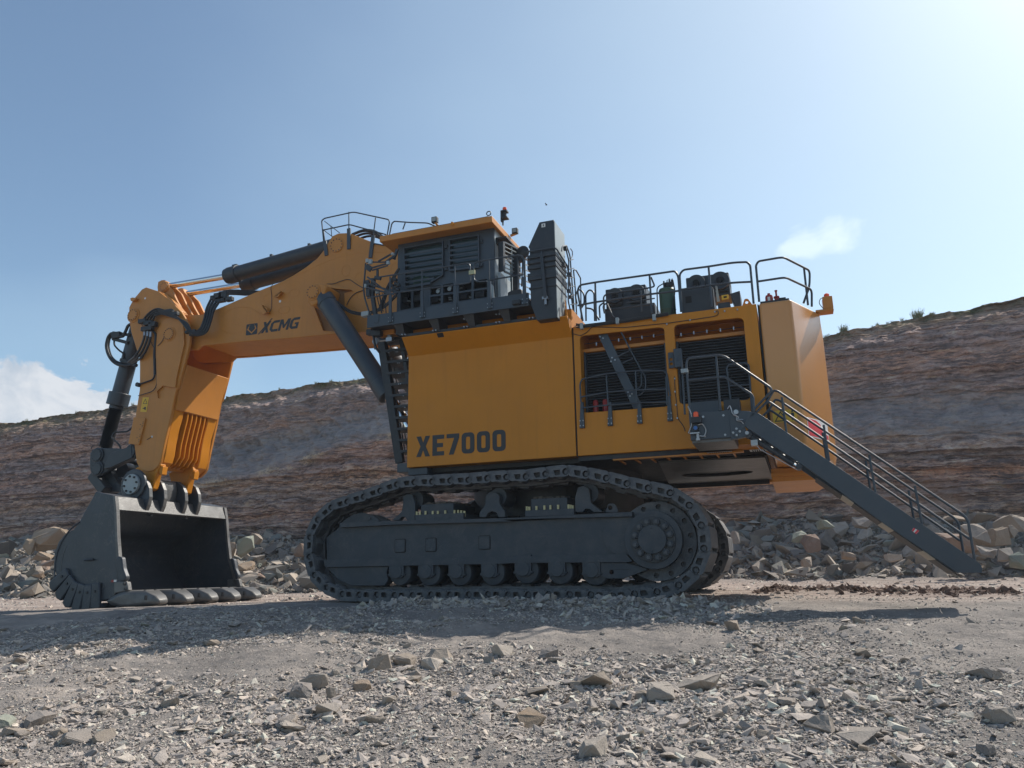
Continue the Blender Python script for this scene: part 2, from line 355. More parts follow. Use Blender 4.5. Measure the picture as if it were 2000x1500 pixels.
face = face + .38*fbm(CX*1.3, Zc*1.9, 5, 115, .6) + .13*fbm(CX*5, Zc*6, 3, 119, .6)
brk = sst(.05, .16, fbm(CX*.35, Zc*.5, 4, 171)); face = face + brk*.45*fbm(CX*2.2, Zc*1.5, 4, 173)
topw = sst(1.4, 0, cliff_top[None, :]-Zc); face = face + topw*.9
over = np.clip((TT*nz-(nz-NB))/NB, 0, 1)
CY = face + over**1.6*38
ZP = Zc + np.where(over > 0, (over**1.2)*1.4 + .35*fbm(CX*.5, CY*.5, 4, 130)*np.minimum(over*8, 1), 0) - .10*fbm(CX*3, Zc*3, 3, 131)*topw
m = bpy.data.materials.new('quarry_rock'); m.use_nodes = True; N = NT(m.node_tree); b = N.n['Principled BSDF']
g_ = N.new('ShaderNodeTexCoord').outputs['Object']; sp = N.new('ShaderNodeSeparateXYZ'); N.l.new(g_, sp.inputs[0])
w1 = N.math('MULTIPLY', N.math('SUBTRACT', N.noise(N.scale(g_, (.05,.05,.10)), 1, 3), .5), 3.2)
w2 = N.math('MULTIPLY', N.math('SUBTRACT', N.noise(N.scale(g_, (.35,.35,.7)), 1, 5, .6), .5), 1.1)
wz = N.math('ADD', N.math('ADD', sp.outputs[2], N.math('MULTIPLY', sp.outputs[0], -.012)), N.math('ADD', w1, w2))
cv = N.new('ShaderNodeCombineXYZ'); N.l.new(N.math('MULTIPLY', sp.outputs[0], .22), cv.inputs[0]); N.l.new(N.math('MULTIPLY', wz, 2.4), cv.inputs[2]); lay = cv.outputs[0]
cv2 = N.new('ShaderNodeCombineXYZ'); N.l.new(N.math('MULTIPLY', sp.outputs[0], .7), cv2.inputs[0]); N.l.new(N.math('MULTIPLY', sp.outputs[1], .5), cv2.inputs[1]); N.l.new(N.math('MULTIPLY', wz, 9.0), cv2.inputs[2]); lay2 = cv2.outputs[0]
band = N.ramp(N.mapr(N.math('ADD', wz, N.math('MULTIPLY', N.noise(lay, 1, 4, .6), 1.2)), 1.5, 17), [(0,(0.699,0.508,0.411)),(.10,(0.603,0.432,0.347)),(.17,(0.800,0.583,0.442)),(.23,(0.482,0.356,0.316)),(.30,(0.724,0.454,0.347)),(.36,(0.482,0.410,0.400)),(.42,(0.748,0.508,0.379)),(.47,(0.531,0.389,0.369)),(.54,(0.675,0.443,0.369)),(.60,(0.422,0.346,0.358)),(.68,(0.699,0.454,0.369)),(.76,(0.482,0.367,0.358)),(.84,(0.724,0.497,0.400)),(.92,(0.579,0.410,0.358)),(1,(0.796,0.572,0.421))])
fine = N.noise(lay, 1.6, 6, .65, .2); thin = N.noise(lay2, 1.0, 6, .72, .3); fine2 = N.noise(N.scale(g_, (1.1,1.1,1.8)), 1.7, 9, .78); grit = N.noise(g_, 6, 6, .8)
tex = N.math('ADD', N.math('MULTIPLY', thin, .50), N.math('ADD', N.math('MULTIPLY', fine, .22), N.math('MULTIPLY', fine2, .28)))
c = N.mix(N.mapr(tex, .455, .54), N.mix(.92, band, (0.133,0.108,0.110)), band)
c = N.mix(N.math('MULTIPLY', N.mapr(N.math('ADD', N.math('MULTIPLY', thin, .6), N.math('MULTIPLY', fine2, .4)), .555, .64), .75), c, (0.800,0.800,0.684))
dustp = N.mapr(N.noise(N.scale(g_, (.22,.22,.35)), 1, 6, .7, .8), .50, .62)
c = N.mix(N.math('MULTIPLY', dustp, .55), c, N.mix(fine2, (0.386,0.292,0.263), (0.724,0.518,0.432)))
vo = N.new('ShaderNodeTexVoronoi', feature='DISTANCE_TO_EDGE'); vo.inputs['Scale'].default_value = 1; vm = N.new('ShaderNodeVectorMath', operation='ADD'); N.l.new(N.scale(g_, (.55,.55,1.3)), vm.inputs[0])
nc = N.new('ShaderNodeTexNoise'); nc.inputs['Scale'].default_value = 1.2; nc.inputs['Detail'].default_value = 5; N.l.new(g_, nc.inputs[0]); vs2 = N.new('ShaderNodeVectorMath', operation='SCALE'); N.l.new(nc.outputs['Color'], vs2.inputs[0]); vs2.inputs['Scale'].default_value = .55; N.l.new(vs2.outputs[0], vm.inputs[1]); N.l.new(vm.outputs[0], vo.inputs['Vector'])
crack = N.math('MULTIPLY', N.mapr(vo.outputs[0], .0, .035, 1, 0), N.mapr(N.noise(N.scale(g_, (.3,.3,.5)), 1, 4), .46, .60))
c = N.mix(N.math('MULTIPLY', crack, .32), c, (.05,.045,.045))
pale = N.math('MULTIPLY', N.mapr(N.noise(N.scale(g_, (.35,.35,1.1)), 1.4, 9, .78, .5), .60, .66), .65)
c = N.mix(pale, c, (.60,.47,.33))
c = N.mix(1, c, (1.03, .97, .90), 'MULTIPLY')
c = N.mix(N.mapr(grit, .35, .65, .28, 0), c, (.14,.12,.12))
at_s = N.new('ShaderNodeAttribute'); at_s.attribute_name = 'scree'; c = N.mix(N.math('MULTIPLY', at_s.outputs['Fac'], N.mapr(fine2, .3, .7, .4, 1)), c, N.ramp(N.noise(N.scale(g_, (0.800,0.800,0.665)), 1, 7, .7, .8), [(.38,(0.20,0.197,0.205)),(.55,(0.33,0.305,0.29)),(.68,(0.43,0.38,0.33))]))
at_c = N.new('ShaderNodeAttribute'); at_c.attribute_name = 'crest'; c = N.mix(N.math('MULTIPLY', at_c.outputs['Fac'], N.mapr(grit, .42, .55)), c, (.62,.47,.33))
at_t = N.new('ShaderNodeAttribute'); at_t.attribute_name = 'topsoil'; gr = N.ramp(N.noise(g_, 1.4, 6, .7), [(.42,(.24,.17,.115)),(.56,(.13,.115,.06)),(.64,(.085,.095,.035))]); c = N.mix(at_t.outputs['Fac'], c, gr)
N.put(b.inputs['Base Color'], c); b.inputs['Roughness'].default_value = .93; b.inputs['Specular IOR Level'].default_value = .2
bp = N.new('ShaderNodeBump'); bp.inputs['Strength'].default_value = .9; bp.inputs['Distance'].default_value = .20
N.put(bp.inputs['Height'], N.math('ADD', N.math('ADD', N.math('MULTIPLY', fine, .4), N.math('MULTIPLY', thin, .45)), N.math('ADD', N.math('MULTIPLY', fine2, .6), N.math('SUBTRACT', N.math('MULTIPLY', grit, .2), N.math('MULTIPLY', crack, .15))))); N.l.new(bp.outputs[0], b.inputs['Normal'])
CREST_Y = CY[nz-NB]; CREST_Z = ZP[nz-NB]
cliff = grid_mesh('cliff', np.stack([CX, CY, ZP], -1), nx, nz, m, False); tag(cliff, kind='structure')
def attr(o, nm, A): a = o.data.attributes.new(nm, 'FLOAT', 'POINT'); a.data.foreach_set('value', A.reshape(-1).astype(np.float32))
attr(cliff, 'scree', np.clip(scree*(over == 0)*.9 + .35*leftmess, 0, 1))
cr = np.exp(-((Zc-crest-.1)/.28)**2)*sst(.02, .14, fbm(CX*.9, Zc*1.5, 5, 140, .65))*sst(-42, -36, CX)*sst(-14, -20, CX)
attr(cliff, 'crest', np.clip(cr*1.3, 0, 1))
left = sst(-28, -45, CX)
attr(cliff, 'topsoil', np.clip(sst(.9+1.0*left, .1, cliff_top[None, :]-Zc)*sst(-.25, .1, fbm(CX*.8, Zc*1.2, 4, 150)+left*.25+.05) + (over > 0.02), 0, 1))

# ------------------------------------------------------------------ stones
def hull(seed, n=13, flat=.6, lon=1.25):
    r = random.Random(seed); bm = bmesh.new()
    for i in range(n):
        v = Vector((r.uniform(-1, 1), r.uniform(-1, 1), r.uniform(-1, 1)))
        v = v/max(abs(v.x), abs(v.y), abs(v.z))**.75; bm.verts.new((v.x*lon, v.y, v.z*flat))
    res = bmesh.ops.convex_hull(bm, input=bm.verts)
    bmesh.ops.delete(bm, geom=[e for e in res['geom_interior'] if isinstance(e, bmesh.types.BMVert)], context='VERTS')
    bmesh.ops.triangulate(bm, faces=bm.faces)
    bm.verts.ensure_lookup_table(); bm.verts.index_update()
    V = np.array([v.co[:] for v in bm.verts]); F = np.array([[v.index for v in f.verts] for f in bm.faces]); bm.free(); return V, F
def stone_mat(name, stops, bscale=7, isl=True):
    m = bpy.data.materials.new(name); m.use_nodes = True; N = NT(m.node_tree); b = N.n['Principled BSDF']
    g = N.new('ShaderNodeTexCoord').outputs['Object']
    rnd = N.new('ShaderNodeNewGeometry').outputs['Random Per Island'] if isl else N.new('ShaderNodeObjectInfo').outputs['Random']
    c = N.ramp(rnd, stops); n = N.noise(g, bscale*.6, 7, .7)
    c = N.mix(N.mapr(n, .35, .7, 0, .40), c, (.17,.15,.135)); c = N.mix(N.mapr(N.noise(g, bscale*.25, 5, .6), .5, .75, 0, .4), c, (.40,.34,.29))
    N.put(b.inputs['Base Color'], c); b.inputs['Roughness'].default_value = .9; b.inputs['Specular IOR Level'].default_value = .25
    bp = N.new('ShaderNodeBump'); bp.inputs['Strength'].default_value = .7; bp.inputs['Distance'].default_value = .02
    N.put(bp.inputs['Height'], N.noise(g, bscale*2, 6, .7)); N.l.new(bp.outputs[0], b.inputs['Normal']); return m
SG = stone_mat('grey_gravel', [(0,(0.240,0.216,0.200)),(.3,(0.370,0.330,0.301)),(.6,(0.470,0.410,0.360)),(.85,(0.579,0.490,0.410)),(1,(0.620,0.620,0.520))], 14)
SR = stone_mat('rubble_stone', [(0,(.13,.118,.11)),(.2,(.21,.19,.17)),(.42,(.19,.20,.178)),(.6,(.29,.25,.21)),(.82,(.35,.295,.235)),(1,(.44,.385,.32))], 5)
CL = stone_mat('brown_clods', [(0,(.10,.06,.045)),(.5,(.15,.09,.065)),(1,(.20,.135,.10))], 12)
protos = [hull(i, random.choice((8, 9, 10, 12)), random.choice((.3, .4, .5, .7)), random.choice((1.0, 1.25, 1.5))) for i in range(24)]
def scatter(name, P, S, mt, tilt=.5, kind='stuff', flat=False):
    n = len(P); which = rng.integers(0, len(protos), n)
    yaw = rng.uniform(0, 2*pi, n); tx = rng.normal(0, tilt, n); ty = rng.normal(0, tilt, n)
    Vs = []; Fs = []; off = 0
    for k, (V, F) in enumerate(protos):
        I = np.where(which == k)[0]
        if not len(I): continue
        cy, sy = np.cos(yaw[I]), np.sin(yaw[I]); ca, sa = np.cos(tx[I]), np.sin(tx[I]); cb, sb = np.cos(ty[I]), np.sin(ty[I])
        x, y, z = V[None, :, 0], V[None, :, 1], V[None, :, 2]
        y1 = y*ca[:, None]-z*sa[:, None]; z1 = y*sa[:, None]+z*ca[:, None]
        x2 = x*cb[:, None]+z1*sb[:, None]; z2 = -x*sb[:, None]+z1*cb[:, None]
        X = x2*cy[:, None]-y1*sy[:, None]; Y = x2*sy[:, None]+y1*cy[:, None]
        s = S[I][:, None]; A = np.stack([X*s+P[I, 0:1], Y*s+P[I, 1:2], z2*s+P[I, 2:3]], -1)
        Vs.append(A.reshape(-1, 3)); nvk = len(V)
        Fs.append((F[None]+(np.arange(len(I))*nvk+off)[:, None, None]).reshape(-1, 3)); off += len(I)*nvk
    V = np.concatenate(Vs); F = np.concatenate(Fs); me = bpy.data.meshes.new(name)
    me.vertices.add(len(V)); me.vertices.foreach_set('co', V.reshape(-1).astype(np.float32))
    me.loops.add(len(F)*3); me.loops.foreach_set('vertex_index', F.reshape(-1).astype(np.int32))
    me.polygons.add(len(F)); me.polygons.foreach_set('loop_start', np.arange(0, len(F)*3, 3, dtype=np.int32)); me.polygons.foreach_set('loop_total', np.full(len(F), 3, np.int32))
    me.polygons.foreach_set('use_smooth', np.zeros(len(F), bool)); me.update(calc_edges=True); me.materials.append(mt)
    o = bpy.data.objects.new(name, me); COL.objects.link(o); tag(o, kind=kind); return o
def clump(X, Y): return fbm(X*.45, Y*.45, 4, 33)
# foreground gravel, denser towards the photographer
n = 470000
rr = np.exp(rng.uniform(np.log(3.6), np.log(19), n)); th = rng.uniform(radians(-68), radians(36), n)
X = rr*np.sin(th); Y = rr*np.cos(th); cl = clump(X, Y)
keep = (rng.uniform(0, 1, n) < np.clip(.70+cl*2.8, .12, 1)) & (Y > 2.6) & (rng.uniform(0, 1, n) < 1-.93*sst(12.5, 15, Y+.8*fbm(X*.4, Y*.4, 3, 44)))
X, Y, rr, cl = X[keep], Y[keep], rr[keep], cl[keep]
S = .0078*(1-rng.uniform(0, .9985, len(X)))**(-1/2.9)*(.68+.045*rr)*(1+np.clip(cl, -.2, .5)*1.6); S = np.clip(S*.92, .007, .09)
Z = ground_z(X, Y)
scatter('gravel', np.stack([X, Y, Z+S*.02], -1), S, SG, .35)
# heaps of blasted rubble along the foot of the face
def rub(n, x0, x1, smin, smax, seed, nm='rubble', y0=26, y1=41, expo=1.9):
    X = rng.uniform(x0, x1, n); Y = rng.uniform(y0, y1, n); h = heap(X, Y); k = (h > .04+.1*rng.uniform(0, 1, n)); X, Y, h = X[k], Y[k], h[k]
    S = np.clip(smin*(1-rng.uniform(0, .9995, len(X)))**(-1/expo), smin, smax); Z = ground_z(X, Y)
    return scatter(nm, np.stack([X, Y, Z+S*.25], -1), S, SR, .6)
rub(90000, -56, -8, .034, .50, 1, expo=2.15); rub(70000, -8, 16, .032, .42, 2, expo=2.15)
# clods and mud by the tracks
n = 2600; X = rng.uniform(-1.2, 4.5, n); Y = 20.6+rng.normal(0, .33, n); S = np.clip(.02*(1-rng.uniform(0, .99, n))**(-.5), .02, .11)
scatter('soil_clods', np.stack([X, Y, ground_z(X, Y)], -1), S, CL, .6)
n = 5200; X = rng.uniform(-8.8, -.6, n); Y = 15.1-np.abs(rng.normal(0, .45, n)); S = np.clip(.012*(1-rng.uniform(0, .995, n))**(-.5), .012, .10)
scatter('soil_clods', np.stack([X, Y, ground_z(X, Y)+S*.1], -1), S, SG, .5)
n = 9000; X = rng.uniform(-45, 14, n); Y = rng.uniform(17, 31, n); S = np.clip(.014*(1-rng.uniform(0, .99, n))**(-.5), .014, .08)
scatter('gravel', np.stack([X, Y, ground_z(X, Y)], -1), S, SG, .4)

# individual rocks
def rock_mesh(seed, flat, lon, mt, n=16):
    V, F = hull(1000+seed, n, flat, lon); me = bpy.data.meshes.new('rock'); me.from_pydata([tuple(v) for v in V], [], [tuple(f) for f in F])
    bm = bmesh.new(); bm.from_mesh(me); bmesh.ops.dissolve_limit(bm, angle_limit=radians(14), verts=bm.verts, edges=bm.edges)
    bmesh.ops.bevel(bm, geom=list(bm.edges), offset=.035, segments=1, affect='EDGES'); bmesh.ops.triangulate(bm, faces=bm.faces)
    bmesh.ops.subdivide_edges(bm, edges=[e for e in bm.edges if e.calc_length() > .3], cuts=2, use_grid_fill=True)
    r = random.Random(seed)
    for v in bm.verts: v.co += v.co.normalized()*r.uniform(-.04, .04)
    bm.to_mesh(me); bm.free(); me.materials.append(mt); return me
RG = stone_mat('grey_rock', [(0,(0.220,0.198,0.183)),(.5,(0.355,0.314,0.270)),(1,(0.473,0.413,0.349))], 3.5, isl=False)
RP = stone_mat('pale_rock', [(0,(0.262,0.223,0.184)),(.5,(0.314,0.262,0.210)),(1,(0.288,0.254,0.224))], 3.5, isl=False)
RT = stone_mat('tan_rock', [(0,(0.260,0.192,0.134)),(.5,(0.323,0.245,0.166)),(1,(0.277,0.217,0.171))], 3, isl=False)
RGn = stone_mat('green_grey_rock', [(0,(0.221,0.247,0.202)),(.5,(0.260,0.286,0.234)),(1,(0.286,0.299,0.247))], 3, isl=False)
RB = stone_mat('brown_rock', [(0,(0.207,0.142,0.109)),(.5,(0.240,0.170,0.131)),(1,(0.273,0.197,0.153))], 3, isl=False)
meshes = {}
def rock(x, y, s, mt, seed, label=None, group=None, flat=.55, lon=1.2, rot=None, tilt=.2, sink=.35, z=None, name='rock'):
    key = (mt.name, seed, flat, lon)
    if key not in meshes: meshes[key] = rock_mesh(seed, flat, lon, mt)
    o = bpy.data.objects.new(name, meshes[key]); COL.objects.link(o); r = random.Random(seed*31+int(x*100))
    o.scale = (s, s, s); o.rotation_euler = (r.uniform(-tilt, tilt), r.uniform(-tilt, tilt), rot if rot is not None else r.uniform(0, 6.28))
    o.location = (x, y, (gz(x, y) if z is None else z)+s*flat*sink); tag(o, label, 'rock', group); return o
def on_ground(px, py, y0=2, y1=42):           # where a sight line meets the terrain
    d = ray('px', px, py); ys = np.linspace(y0, y1, 900); P = [CAM+d*(y/d.y) for y in ys]
    zz = ground_z(np.array([p.x for p in P]), np.array([p.y for p in P]), False)
    for p, z in zip(P, zz):
        if p.z <= z: return p
    return P[-1]
# ------------------------------------------------------------------ dusty air of the pit
hz = G().box(-160, 140, -45, 95, -4.2, 24).build('haze', bpy.data.materials.new('dusty_air')); tag(hz, kind='stuff')
hm = hz.data.materials[0]; hm.use_nodes = True; N = NT(hm.node_tree); N.n.clear()
pv = N.new('ShaderNodeVolumePrincipled'); pv.inputs['Density'].default_value = .0006; pv.inputs['Color'].default_value = (.80, .88, 1, 1); pv.inputs['Anisotropy'].default_value = .2
N.l.new(pv.outputs[0], N.new('ShaderNodeOutputMaterial').inputs['Volume'])
# ================================================================== the excavator
EX = bpy.data.objects.new('mining_excavator', None); COL.objects.link(EX); EX.location = (-5.6, 19.0, 1.0)
tag(EX, 'huge yellow and dark grey tracked mining excavator with its bucket resting on the ground', 'excavator')

# ---- crawler tracks
pins = xz('c6', [(200,770),(265,620),(385,505),(525,455),(675,410),(825,355),(975,300),(1125,280),(1280,275),(1445,265),(1610,260),(1775,245)], 15.6) \
     + xz('c7', [(40,215),(195,210),(350,190),(515,170),(685,190),(855,225),(1025,270),(1195,305),(1375,345),(1525,445),(1625,610),(1645,795),(1580,975),(1440,1095),(1265,1150),(1085,1165),(895,1185),(720,1172),(545,1170),(375,1170),(215,1175),(45,1175)], 15.6) \
     + xz('c6', [(1790,1275),(1615,1280),(1440,1280),(1280,1280),(1115,1285),(960,1285),(800,1280),(640,1280),(490,1275),(350,1215),(240,1105),(195,945)], 15.6)
NP = len(pins)
P_ = [Vector(p) for p in pins]; L_ = [0]
for i in range(NP): L_.append(L_[-1] + (P_[(i+1) % NP]-P_[i]).length)
def along(d):
    d %= L_[-1]
    for i in range(NP):
        if L_[i+1] >= d: return P_[i].lerp(P_[(i+1) % NP], (d-L_[i])/(L_[i+1]-L_[i]))
pitch = L_[-1]/NP
def shoe_mesh():
    g = G(); p = pitch; W0, W1 = 0, 1.38
    g.prism([(.015,.135),(.05,.150),(p-.04,.150),(p-.012,.13),(p-.015,-.02),(p*.62,-.10),(.30*p,-.12),(.02,-.05)], W0+.13, W1-.13)    # tread block
    for y0, y1 in ((W0, W0+.13), (W1-.13, W1)):
        outer = roundpoly([(-.085,-.06),(-.02,-.105),(.13,-.10),(.20,-.085),(p-.09,-.09),(p-.075,.02),(p-.012,.06),(p-.02,.135),(p-.06,.15),(.02,.15),(-.045,.12),(-.095,.04)], .03, 2)
        g.holed(outer, [circ(0, 0, .072, 14), roundpoly([(.115,-.055),(.235,-.055),(.265,.055),(.115,.055)], .02, 2)], y0, y1)
    g.ycyl(0, 0, W0+.05, W1-.05, .048, 12)
    g.prism([(.06,-.1),(p-.08,-.1),(p-.14,-.2),(.12,-.2)], .55, .83)
    g.v = [(p-x, y, z) for x, y, z in g.v]
    me_o = g.build('track_shoe', TRK, None, bevel=0, smooth=30)
    return me_o
shoe0 = shoe_mesh()
first = True
def make_track(y, dx):
    global first
    # chain body: links running under the shoes (one continuous inner chain)
    g = G(); n = NP*2; inn = []; 
    ring_o = []; ring_i = []
    for k in range(n):
        a = along(k*pitch/2); b = along(k*pitch/2+.1); t = (b-a).normalized(); nn = Vector((-t.y, t.x))
        ring_o.append(a + nn*.03); ring_i.append(a - nn*.16)
    for ya, yb in ((y+.42, y+.56), (y+.84, y+.98)):
        vs = [(p.x+dx, yy, p.y) for yy in (ya, yb) for p in ring_o] + [(p.x+dx, yy, p.y) for yy in (ya, yb) for p in ring_i]
        fs = []
        for i in range(n):
            j = (i+1) % n
            fs += [(i, j, 2*n+j, 2*n+i), (n+i, n+j, 3*n+j, 3*n+i), (2*n+i, 2*n+j, 3*n+j, 3*n+i), (i, j, n+j, n+i)]
        g.add(vs, fs)
    tr = g.build('crawler_track', TRK, EX)
    for i in range(NP):
        a = along(i*pitch); b = along((i+1)*pitch); t = b-a; ang = atan2(t.y, t.x)
        if first: o = shoe0; first = False
        else: o = bpy.data.objects.new('track_shoe', shoe0.data); COL.objects.link(o)
        o.parent = tr; o.location = (a.x+dx, y, a.y); o.rotation_euler = (0, -ang, 0)
    return tr
# pins run left->right over the top: outward normal is up when local +z maps to up
make_track(15.6, 0)
make_track(21.0, -.12)

# ---- track frames
def track_frame(y, dx):
    S = lambda pts: [(a+dx, b) for a, b in pts]
    c6 = lambda *p: xz('c6', p, 15.75); c7 = lambda *p: xz('c7', p, 15.75)
    hub = at('c7', 1232, 725, 15.75); hx, hz = hub.x+dx, hub.z
    R = (at('c7', 1470, 725, 15.75).x - hub.x)
    w = y + 1.2
    web = c6((325,770),(465,660),(1000,650),(2000,625)) + c7((1060,520),(1100,880),(0,900)) + c6((2000,990),(330,1000))
    f = G().prism(S(web), y+.28, w).prism(S(circ(hub.x, hub.z, R, 48)), y+.14, w)
    fr = f.build('track_frame', FRM, EX, bevel=.012)
    g = G()
    g.prism(S(c6((470,640),(1140,618),(2000,598)) + c7((1060,498),(1060,535),(0,562)) + c6((2000,628),(1000,655),(465,683))), y+.16, w-.02)
    g.prism(S(c6((322,968),(2000,940)) + c7((0,865),(1010,842),(1060,900),(1030,908),(0,915)) + c6((2000,1003),(335,1035))), y+.17, w-.03)
    g.prism(S(c7((820,640),(855,575),(920,545),(1060,540),(1090,850),(940,850),(860,810),(818,730))), y+.24, y+.30)
    g.build('flange', FRM, fr, bevel=.008)
    g = G().prism(S(roundpoly(c6((330,1036),(890,1030),(868,1075),(882,1150),(850,1200),(560,1202),(440,1150)), .04)), y+.24, y+.36)
    g.build('guard_plate', FRM, fr, bevel=.01)
    hol = at('c7', 892, 990, 15.8)
    g = G().holed(S(roundpoly(c7((672,918),(1000,912),(1100,940),(1190,965),(985,1041),(845,1041),(740,1000)), .05)), [circ(hol.x+dx, hol.z, .048, 14)], y+.22, y+.34)
    g.build('guard_plate', FRM, fr, bevel=.01)
    if dx == 0:                        # details only the outer near side shows
        for cx, cy in ((1003,845), (1276,836), (1752,817)):
            c = at('c6', cx, cy, 15.85); G().prism(rrect(c.x-.14, c.x+.14, c.z-.155, c.z+.155, .035), y+.272, y+.29).build('hatch_gap', VOID, fr); g = G().prism(rrect(c.x-.125, c.x+.125, c.z-.14, c.z+.14, .03), y+.255, y+.29)
            for sx in (-1, 1):
                for sz in (-1, 1): g.ycyl(c.x+sx*.085, c.z+sz*.115, y+.245, y+.26, .012, 8)
            g.build('hatch_cover', FRM, fr, bevel=.004)
    # drive hub
    r = at('c7', 1415, 725, 15.7).x - hub.x
    hb_ = G().prism(circ(hx, hz, r, 48), y+.11, y+.16).build('drive_hub', DGR, fr, bevel=.006)
    g = G().prism(circ(hx, hz, r*.62, 40), y+.02, y+.12); g.build('hub_cap', FRM, fr, bevel=.008)
    g = G()
    for k in range(12):
        a = 2*pi*(k+.5)/12; cx, cz = hx + r*.80*cos(a), hz + r*.80*sin(a)
        g.prism(circ(cx, cz, r*.155, 12), y+.05, y+.115).bar((hx+r*.58*cos(a), y+.085, hz+r*.58*sin(a)), (cx, y+.085, cz), .05, r*.2)
    for s in (-1, 1): g.ycyl(hx-.01, hz+s*.23, y+.012, y+.03, .022, 12)
    lobes = g.build('hub_lobes', FRM, fr, bevel=.008)
    for k in range(12):
        a = 2*pi*(k+.5)/12; G().ycyl(hx+r*.80*cos(a), hz+r*.80*sin(a), y+.015, y+.055, r*.085, 6).build('hub_bolt', TRK, fr)
    # sprocket disc
    sc = at('c7', 1268, 735, 16.0); R2 = at('c7', 1590, 735, 16).x - sc.x; sx_, sz_ = sc.x+dx, sc.z
    holes = [circ(sx_+R2*.87*cos(2*pi*(k+.3)/14), sz_+R2*.87*sin(2*pi*(k+.3)/14), .055, 10) for k in range(14)]
    g = G().holed(circ(sx_, sz_, R2, 56), holes, y+.36, y+.44).prism(circ(sx_, sz_, R2-.03, 56), y+.46, y+.95)
    g.build('drive_sprocket', TRK, fr, bevel=0)
    # idler
    ic = at('c6', 650, 905, 16.0); g = G()
    g.lathe([(.55, y+.40), (.86, y+.42), (.90, y+.50), (.90, y+.95), (.5, y+1.0)], (ic.x+dx, 0, ic.z), 'y', 48)
    g.build('idler_wheel', TRK, fr)
    g = G().prism(S(c6((430,680),(470,620),(560,560),(650,548),(740,575),(800,620),(730,650),(480,660))), y+.30, y+.40)
    e = at('c6', 733, 600, 15.9); g.ycyl(e.x+dx, e.z, y+.28, y+.32, .05, 14)
    g.build('idler_guard', FRM, fr, bevel=.01)
    # rollers
    for k, cx, cy in (('c6',1020,1085),('c6',1280,1085),('c6',1550,1085),('c6',1840,1080),('c7',210,975),('c7',485,978),('c7',765,985)):
        c = at(k, cx, cy, 15.95); x, z = c.x+dx, c.z; rr = .285
        g = G().lathe([(rr*.6, y+.26), (rr*.93, y+.28), (rr, y+.33), (rr, y+.45), (rr*.8, y+.48), (rr*.8, y+.85), (rr, y+.9), (rr, y+1.1)], (x, 0, z), 'y', 28)
        ro = g.build('roller', FRM, fr)
        x -= .05
        b = G().prism(rrect(x-.185, x+.185, z-.06, z+.32, .02), y+.18, y+.30).prism([(x-.215,z-.05),(x-.12,z-.11),(x+.12,z-.11),(x+.215,z-.05),(x+.215,z-.02),(x-.215,z-.02)], y+.19, y+.31)
        b.ycyl(x, z+.03, y+.165, y+.2, .15, 24)
        b.build('bearing_block', FRM, ro, bevel=.006)
    # carrier roller brackets
    for pts, (cx, cy), k in (([(930,620),(985,575),(1020,540),(1032,470),(1032,410),(1070,382),(1115,390),(1140,470),(1140,625),(1070,622),(1050,590),(1020,590),(995,620)], (1100,440), 'c6'),
                             ([(1708,592),(1712,548),(1760,480),(1765,400),(1800,370),(1860,370),(1888,400),(1888,470),(1935,540),(1940,592),(1880,592),(1860,550),(1820,540),(1785,555),(1768,592)], (1835,410), 'c6'),
                             ([(598,502),(596,380),(620,300),(665,285),(710,310),(725,425),(822,500),(745,502),(715,475),(680,475),(660,502)], (675,345), 'c7')):
        g = G().prism(S(xz(k, pts, 15.9)), y+.30, y+.46); c = at(k, cx, cy, 16.0)
        g.build('carrier_bracket', FRM, fr, bevel=.01)
        G().ycyl(c.x+dx+.08, c.z, y+.48, y+1.1, .20, 24).build('carrier_roller', FRM, fr)
    e = at('c7', 882, 465, 15.9)
    G().holed(S(roundpoly(c7((825,498),(855,430),(880,425),(908,430),(940,498)), .06)), [circ(e.x+dx, e.z, .05, 14)], y+.30, y+.38).build('lifting_eye', FRM, fr, bevel=.006)
    return fr
f1 = track_frame(15.6, 0)
f2 = track_frame(21.0, -.12)
